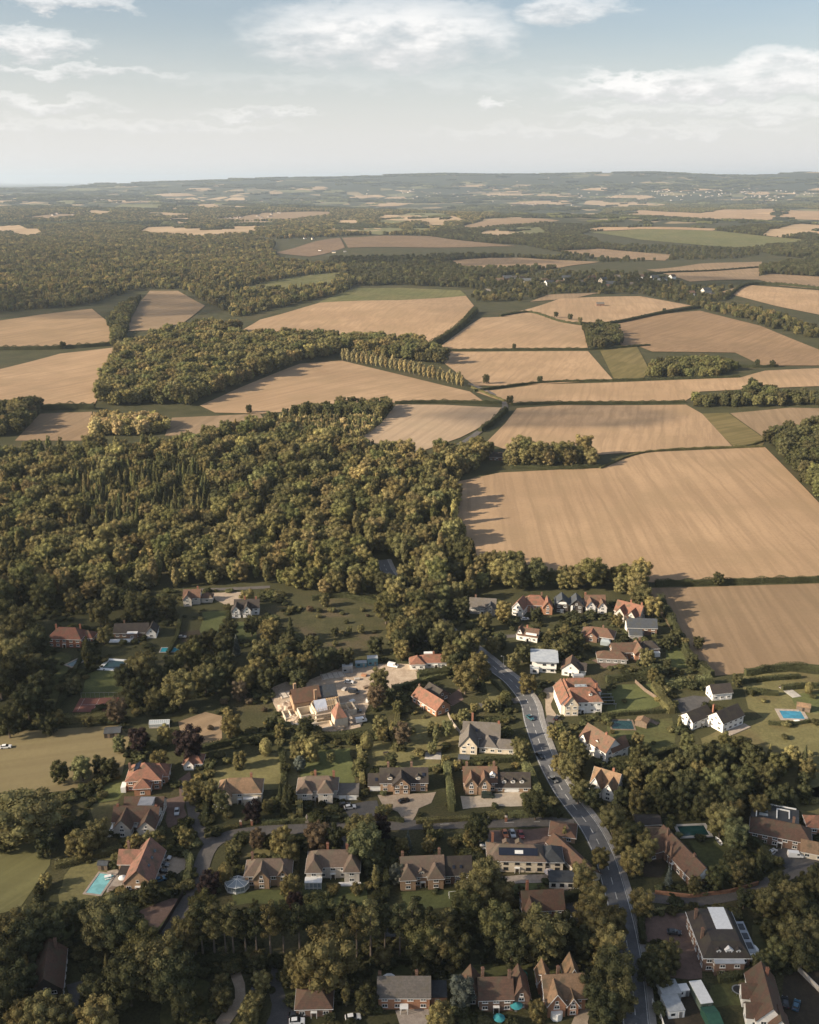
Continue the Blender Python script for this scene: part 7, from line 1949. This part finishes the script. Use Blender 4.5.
hd([(432, 346), (446, 338), (462, 326), (476, 312)], 5, 7, 'd', 'tall hedge climbing between the upper golden fields')
hd([(588, 350), (620, 348), (650, 346)], 2, 2.6, 'd', 'hedge below the round dark copse')
hd([(580, 325), (612, 324), (650, 316.5), (700, 308)], 3, 4, 'd', 'hedge rising above the wide brown field')
hd([(735, 367), (757, 367.5), (778, 367)], 2, 2.4, 'd', 'short hedge with two trees at the right')
hd([(0, 350), (60, 349), (118, 345)], 3.5, 5, 'd', 'hedge between the two left golden fields')
hd([(40, 410), (70, 409), (95, 409)], 4, 5, 'd', 'hedge below the lower left golden field')
hd([(480, 432), (492, 424), (506, 411)], 3, 4, 'd', 'hedge along the farm lane')
hd([(472, 388), (490, 396), (505, 402)], 1.6, 2, 'o', 'low hedge at the end of the poplar line')
hd([(510, 468), (555, 469.5), (600, 468)], 2, 3, 'd', 'hedge before the clump of round trees')
hd([(735, 446.5), (748, 446.5), (765, 441)], 1.2, 2, 'o', 'low hedge under the green triangle')
hd([(500, 316.5), (530, 313), (560, 322), (582, 325)], 2.4, 3.4, 'd', 'hedge under the upper golden field')
hd([(646, 275), (700, 272), (758, 268)], 3, 4, 'd', 'thin hedge across a far field')
hd([(724, 300), (746, 286), (780, 285.5), (830, 290.5)], 4, 5, 'd', 'far hedge above the right edge golden field')

gh_ = lambda pts, h, w, t, lab, clipped=True: hedge(pts, h, w, t, lab, clipped)
gh_([(664, 689), (690, 686), (712, 684)], 4.2, 3.4, 'l', 'tall bright clipped hedge between the brown field and the white farmhouse')
gh_([(655, 690), (662, 702), (672, 714)], 3.4, 4, 'o', 'thick hedge slanting down beside the mansion lawns')
gh_([(605, 717), (640, 714), (674, 712)], 1.8, 1.6, 'd', 'dark hedge between the mansion lawn and the deck pool')
gh_([(606, 682), (640, 679), (665, 678)], 3.4, 4, 'd', 'broad ragged hedge above the mansion lawn', False)
gh_([(359, 750), (361, 770), (363, 788)], 2.6, 1.8, 'y', 'narrow yellow-green hedge between two back lawns')
gh_([(299, 805), (300, 818)], 2.6, 2.2, 'y', 'short golden hedge left of the two-hipped house')
gh_([(262, 824.5), (300, 822), (340, 820)], 1.6, 1.6, 'l', 'bright clipped hedge along the street before the two-hipped house')
gh_([(205, 838), (225, 830), (238, 828)], 1.5, 1.5, 'o', 'low hedge at the street corner')
gh_([(388, 820), (404, 822)], 1.5, 1.6, 'd', 'clipped hedge left of the timbered forecourt')
gh_([(416, 823), (440, 822), (484, 819)], 1.7, 1.8, 'o', 'clipped street hedge right of the timbered forecourt')
gh_([(486, 818), (505, 817.5)], 2, 2.4, 'o', 'clipped hedge before the pale gravel court, left half')
gh_([(508, 817), (528, 816.5)], 2, 2.4, 'l', 'clipped hedge before the pale gravel court, right half')
gh_([(525, 768), (534, 785), (541, 806)], 3, 3, 'l', 'long bright hedge falling along the main road')
gh_([(446, 768), (449, 785), (452, 812)], 3.6, 2.6, 'l', 'tall narrow hedge between timbered house and dormer house')
gh_([(462, 764), (485, 763), (520, 760)], 2.4, 2.4, 'd', 'dark hedge behind the dormer garage house')
gh_([(392, 690), (412, 686), (432, 680), (447, 677)], 2.4, 2.2, 'l', 'curving bright hedge before the long low orange house')
gh_([(418, 679), (430, 677), (448, 675)], 3.6, 5, 'd', 'rounded dark hedge hugging the long low orange house')
gh_([(196, 752), (240, 742), (280, 737), (330, 738), (395, 736)], 2.6, 2.6, 'd', 'long hedge below the building site')
gh_([(185, 856), (190, 862), (187, 884)], 2.2, 2.4, 'l', 'bright hedge round the parking drive by the street')
gh_([(150, 860), (170, 853), (188, 855)], 1.8, 1.8, 'd', 'hedge above the drive with four cars')
gh_([(55, 868), (85, 860), (122, 850)], 2, 2.6, 'o', 'hedge above the turquoise pool garden')
gh_([(20, 922), (55, 915), (90, 908), (150, 896)], 2.6, 3, 'd', 'dark hedge below the turquoise pool garden')
gh_([(58, 722), (85, 721), (108, 719)], 3, 4, 'o', 'hedge before the red tennis court')
gh_([(100, 790), (106, 778), (110, 764)], 1.6, 1.6, 'd', 'dark hedge along the bright lawn by the solar roofed house')
gh_([(90, 838), (108, 835), (120, 838)], 1.8, 2, 'd', 'hedge left of the brown complex house')
gh_([(774, 896), (785, 912), (800, 936)], 5, 4, 'l', 'tall bright hedge slanting across the lower right')
gh_([(718, 982), (740, 977), (770, 968), (800, 960)], 2.4, 2.6, 'd', 'dark hedge below the grey mansard house')
gh_([(497, 902), (525, 903), (552, 903), (580, 897)], 3, 4, 'd', 'rounded dark hedge below the solar banded house', False)
gh_([(495, 905), (508, 905), (520, 905)], 2.4, 3, 'o', 'pale clipped hedge left of the hidden red roof')
gh_([(640, 912), (641, 930), (643, 945)], 2.4, 2.2, 'd', 'hedge between the main road and the brick forecourt')
gh_([(654, 913), (672, 909), (698, 907)], 1.2, 1.2, 'y', 'low yellow hedge above the brick forecourt')
gh_([(232, 845), (238, 836), (256, 836)], 1.4, 1.4, 'd', 'low hedge at the corner garden of the conservatory house')
gh_([(690, 876), (710, 884), (735, 885)], 3, 3.4, 'g', 'leafy hedge below the dark pool lawn', False)
gh_([(160, 968), (200, 962), (240, 960)], 1.6, 3, 'd', 'dark hedge behind the bottom dark lawn')
gh_([(738, 684), (770, 680), (800, 678)], 2.0, 2.2, 'd', 'hedge at the foot of the brown field near the white farmhouse')
gh_([(746, 692), (762, 694), (778, 695)], 2.4, 3.4, 'd', 'ragged shrub border on the lawn behind the white farmhouse', False)
gh_([(782, 690), (800, 688), (830, 688)], 2.4, 2.4, 'd', 'dark hedge beyond the blue pool')
gh_([(768, 724), (790, 725), (810, 722)], 1.4, 2, 'd', 'low planting below the blue pool', False)
gh_([(312, 600), (345, 597), (385, 606)], 2.4, 3, 'd', 'hedge at the top of the scrubby clearing', False)
gh_([(400, 775), (420, 772), (440, 770)], 1.4, 1.6, 'd', 'low hedge behind the timbered house')
gh_([(228, 613), (227, 632)], 2, 1.6, 'd', 'hedge between the two shaded lawns')
gh_([(262, 985), (258, 1005), (252, 1030)], 2.6, 3, 'y', 'leafy yellow hedge beside the bottom gravel drive', False)
gh_([(370, 964), (400, 962), (440, 964)], 1.8, 2, 'd', 'dark hedge behind the brick long house')

gh_([(389, 846), (387, 868), (386, 902)], 2.0, 1.8, 'd', 'hedge between the double-fronted and the twin gabled houses')
gh_([(297, 850), (296, 875), (294, 902)], 2.0, 1.8, 'o', 'hedge between the conservatory and the double-fronted houses')
gh_([(203, 788), (206, 806), (204, 826)], 2.2, 2.0, 'd', 'hedge left of the tan hipped house')
gh_([(281, 752), (284, 776), (283, 812)], 2.6, 2.2, 'd', 'dark hedge right of the tan hipped house lawn')
gh_([(180, 622), (177, 638), (168, 655)], 2.0, 1.8, 'd', 'hedge slanting past the teal pool')
gh_([(84, 652), (72, 680), (58, 712)], 2.0, 2.0, 'd', 'long hedge down the shaded gardens beside the narrow pool')
gh_([(395, 752), (396, 735), (398, 715)], 2.2, 2.0, 'o', 'hedge between the steep cottage lawn and the long site hedge')
gh_([(464, 715), (474, 722), (510, 722)], 2.0, 2.2, 'd', 'hedge at the back of the steep gabled cottage')
gh_([(600, 760), (640, 762), (676, 750)], 2.4, 2.6, 'd', 'hedge below the deck pool garden')
gh_([(700, 760), (745, 778), (790, 800)], 2.4, 3.2, 'o', 'ragged hedge below the large lawn of the white farmhouse', False)
gh_([(685, 846), (700, 872), (712, 878)], 1.6, 1.6, 'd', 'low hedge beside the long ridge house lawn')
gh_([(745, 838), (762, 850), (770, 868)], 2.6, 3, 'd', 'dark hedge left of the courtyard of the big dark house')
gh_([(484, 676), (500, 690), (512, 705)], 1.4, 1.6, 'd', 'low hedge round the triangular lawn')

# distant village and farms: small houses, each its own
DV = [(488, 293, 'cream'), (500, 283, 'white'), (507, 281, 'brown'), (514, 279.5, 'white'), (521, 281, 'white'), (527, 284, 'cream'), (533, 281, 'brown'), (545, 283, 'white'), (549, 286, 'white'), (554, 282, 'white'), (560, 285, 'brown'), (566, 281, 'cream'), (580, 284, 'brown'), (592, 280, 'brown'), (603, 283, 'cream'), (617, 278.5, 'white'), (640, 279, 'white'), (655, 281, 'white'), (664, 280.5, 'white'), (672, 279, 'white'), (610, 287, 'brown'), (633, 286, 'brown'), (690, 296, 'white'), (706, 294, 'pale'), (712, 297, 'brown'), (320, 251, 'white'), (334, 253, 'cream'), (345, 252, 'white'), (305, 239, 'white'), (313, 239.5, 'cream')]
for i, (px, py, wc) in enumerate(DV):
    p = at(px, py); big_ = (1.0 + .25 * (i % 3)) * (1 if i < 25 else .6)
    where = 'distant village' if i < 25 else 'far hamlet by the pinkish field'
    order = 'first second third fourth fifth sixth seventh eighth ninth tenth eleventh twelfth thirteenth fourteenth fifteenth sixteenth seventeenth eighteenth nineteenth twentieth'.split()
    same = [q for q in DV[:i] if q[2] == wc and (DV.index(q) < 25) == (i < 25)]
    allq = sorted([q for k_, q in enumerate(DV) if q[2] == wc and (k_ < 25) == (i < 25)])
    lab = 'tiny %s-walled house, %s such from left in the %s' % (wc, order[allq.index((px, py, wc))], where)
    r = empty('house', p, R(-25 + 17 * (i % 5)), lab, 'house', 'houses of the distant village')
    w_, d_, hw, rh = 13 * big_, 8 * big_, 4.6 * big_, 3.6 * big_
    b = MB(); pr = [(-d_ / 2, -.5), (d_ / 2, -.5), (d_ / 2, hw), (0, hw + rh), (-d_ / 2, hw)]
    b.solid([(-w_ / 2, v, z) for v, z in pr] + [(w_ / 2, v, z) for v, z in pr], [(4, 3, 2, 1, 0), (5, 6, 7, 8, 9), (0, 1, 6, 5), (1, 2, 7, 6), (2, 3, 8, 7), (3, 4, 9, 8), (4, 0, 5, 9)])
    b.build('wall', WALL[wc], r)
    b = MB()
    for s in (-1, 1):
        q = [(0, hw + rh + .05), (s * (d_ / 2 + .5), hw - .3), (s * (d_ / 2 + .5), hw), (0, hw + rh + .35)]
        b.solid([(-w_ / 2 - .4, v, z) for v, z in q] + [(w_ / 2 + .4, v, z) for v, z in q], [(0, 1, 2, 3), (7, 6, 5, 4), (0, 4, 5, 1), (1, 5, 6, 2), (2, 6, 7, 3), (3, 7, 4, 0)])
    b.build('roof', TILE[('grey', 'brown', 'slate')[i % 3]], r)
# ------------------------------------------------------------------ labels: which tree, by its neighbour
TW = {'g': 'green', 'd': 'dark green', 'y': 'golden', 'o': 'olive', 'c': 'dark copper', 'b': 'blue-grey', 'r': 'russet', 'l': 'pale green'}
ORD = 'nearest second-nearest third-nearest fourth-nearest fifth-nearest sixth-nearest seventh-nearest eighth-nearest ninth-nearest tenth-nearest eleventh-nearest twelfth-nearest'.split()
LM = [h for h in HOUSES if h['short']]
buckets = {}
for t in TREES:
    if t['o'].get('label'): continue
    if t['o'].get('group') == 'poplars in the line below the oak wood':
        buckets.setdefault(('poplar',), []).append(t); continue
    if t['o'].get('group', '').startswith('tall pines'):
        buckets.setdefault(('pine',), []).append(t); continue
    best = min(LM, key=lambda h: math.hypot(h['x'] - t['x'], (h['y'] - t['y']) * 1.5))
    dx, dy = t['x'] - best['x'], (t['y'] - best['y']) * 1.5
    rel = ('right of' if dx > 0 else 'left of') if abs(dx) > abs(dy) else ('in front of' if dy > 0 else 'behind')
    t['d'] = math.hypot(dx, dy)
    buckets.setdefault((t['key'], t['tint'], rel, best['short']), []).append(t)
for k, ts in buckets.items():
    if k == ('poplar',):
        for i, t in enumerate(sorted(ts, key=lambda q: q['x'])):
            t['o']['label'] = 'upright golden poplar, number %d from the left in the line below the oak wood' % (i + 1)
        continue
    if k == ('pine',):
        for i, t in enumerate(sorted(ts, key=lambda q: q['x'])):
            t['o']['label'] = '%s bare-trunked pine, number %d from the left in the lower belt' % (TW[t['tint']], i + 1)
        continue
    key, tint, rel, short = k
    ts.sort(key=lambda q: q['d'])
    for i, t in enumerate(ts):
        pre = '' if len(ts) == 1 else ORD[min(i, 11)] + ' '
        t['o']['label'] = '%s%s %s %s %s' % (pre, TW[tint], KINDS[key]['word'], rel, short)

# ------------------------------------------------------------------ render settings
v = sc.view_settings
v.view_transform = 'Standard'; v.look = 'None'; v.gamma = 1.0; v.use_curve_mapping = False
v.exposure = EXPOSURE
cy = sc.cycles
cy.use_denoising = True
try:
    cy.denoiser = 'OPENIMAGEDENOISE'; cy.denoising_input_passes = 'RGB_ALBEDO_NORMAL'; cy.denoising_prefilter = 'ACCURATE'
except Exception: pass
cy.max_bounces = 5; cy.diffuse_bounces = 2; cy.glossy_bounces = 2; cy.transmission_bounces = 2; cy.volume_bounces = 1; cy.transparent_max_bounces = 12
cy.caustics_reflective = False; cy.caustics_refractive = False
cy.use_adaptive_sampling = True; cy.adaptive_threshold = .01
cy.sample_clamp_indirect = 6
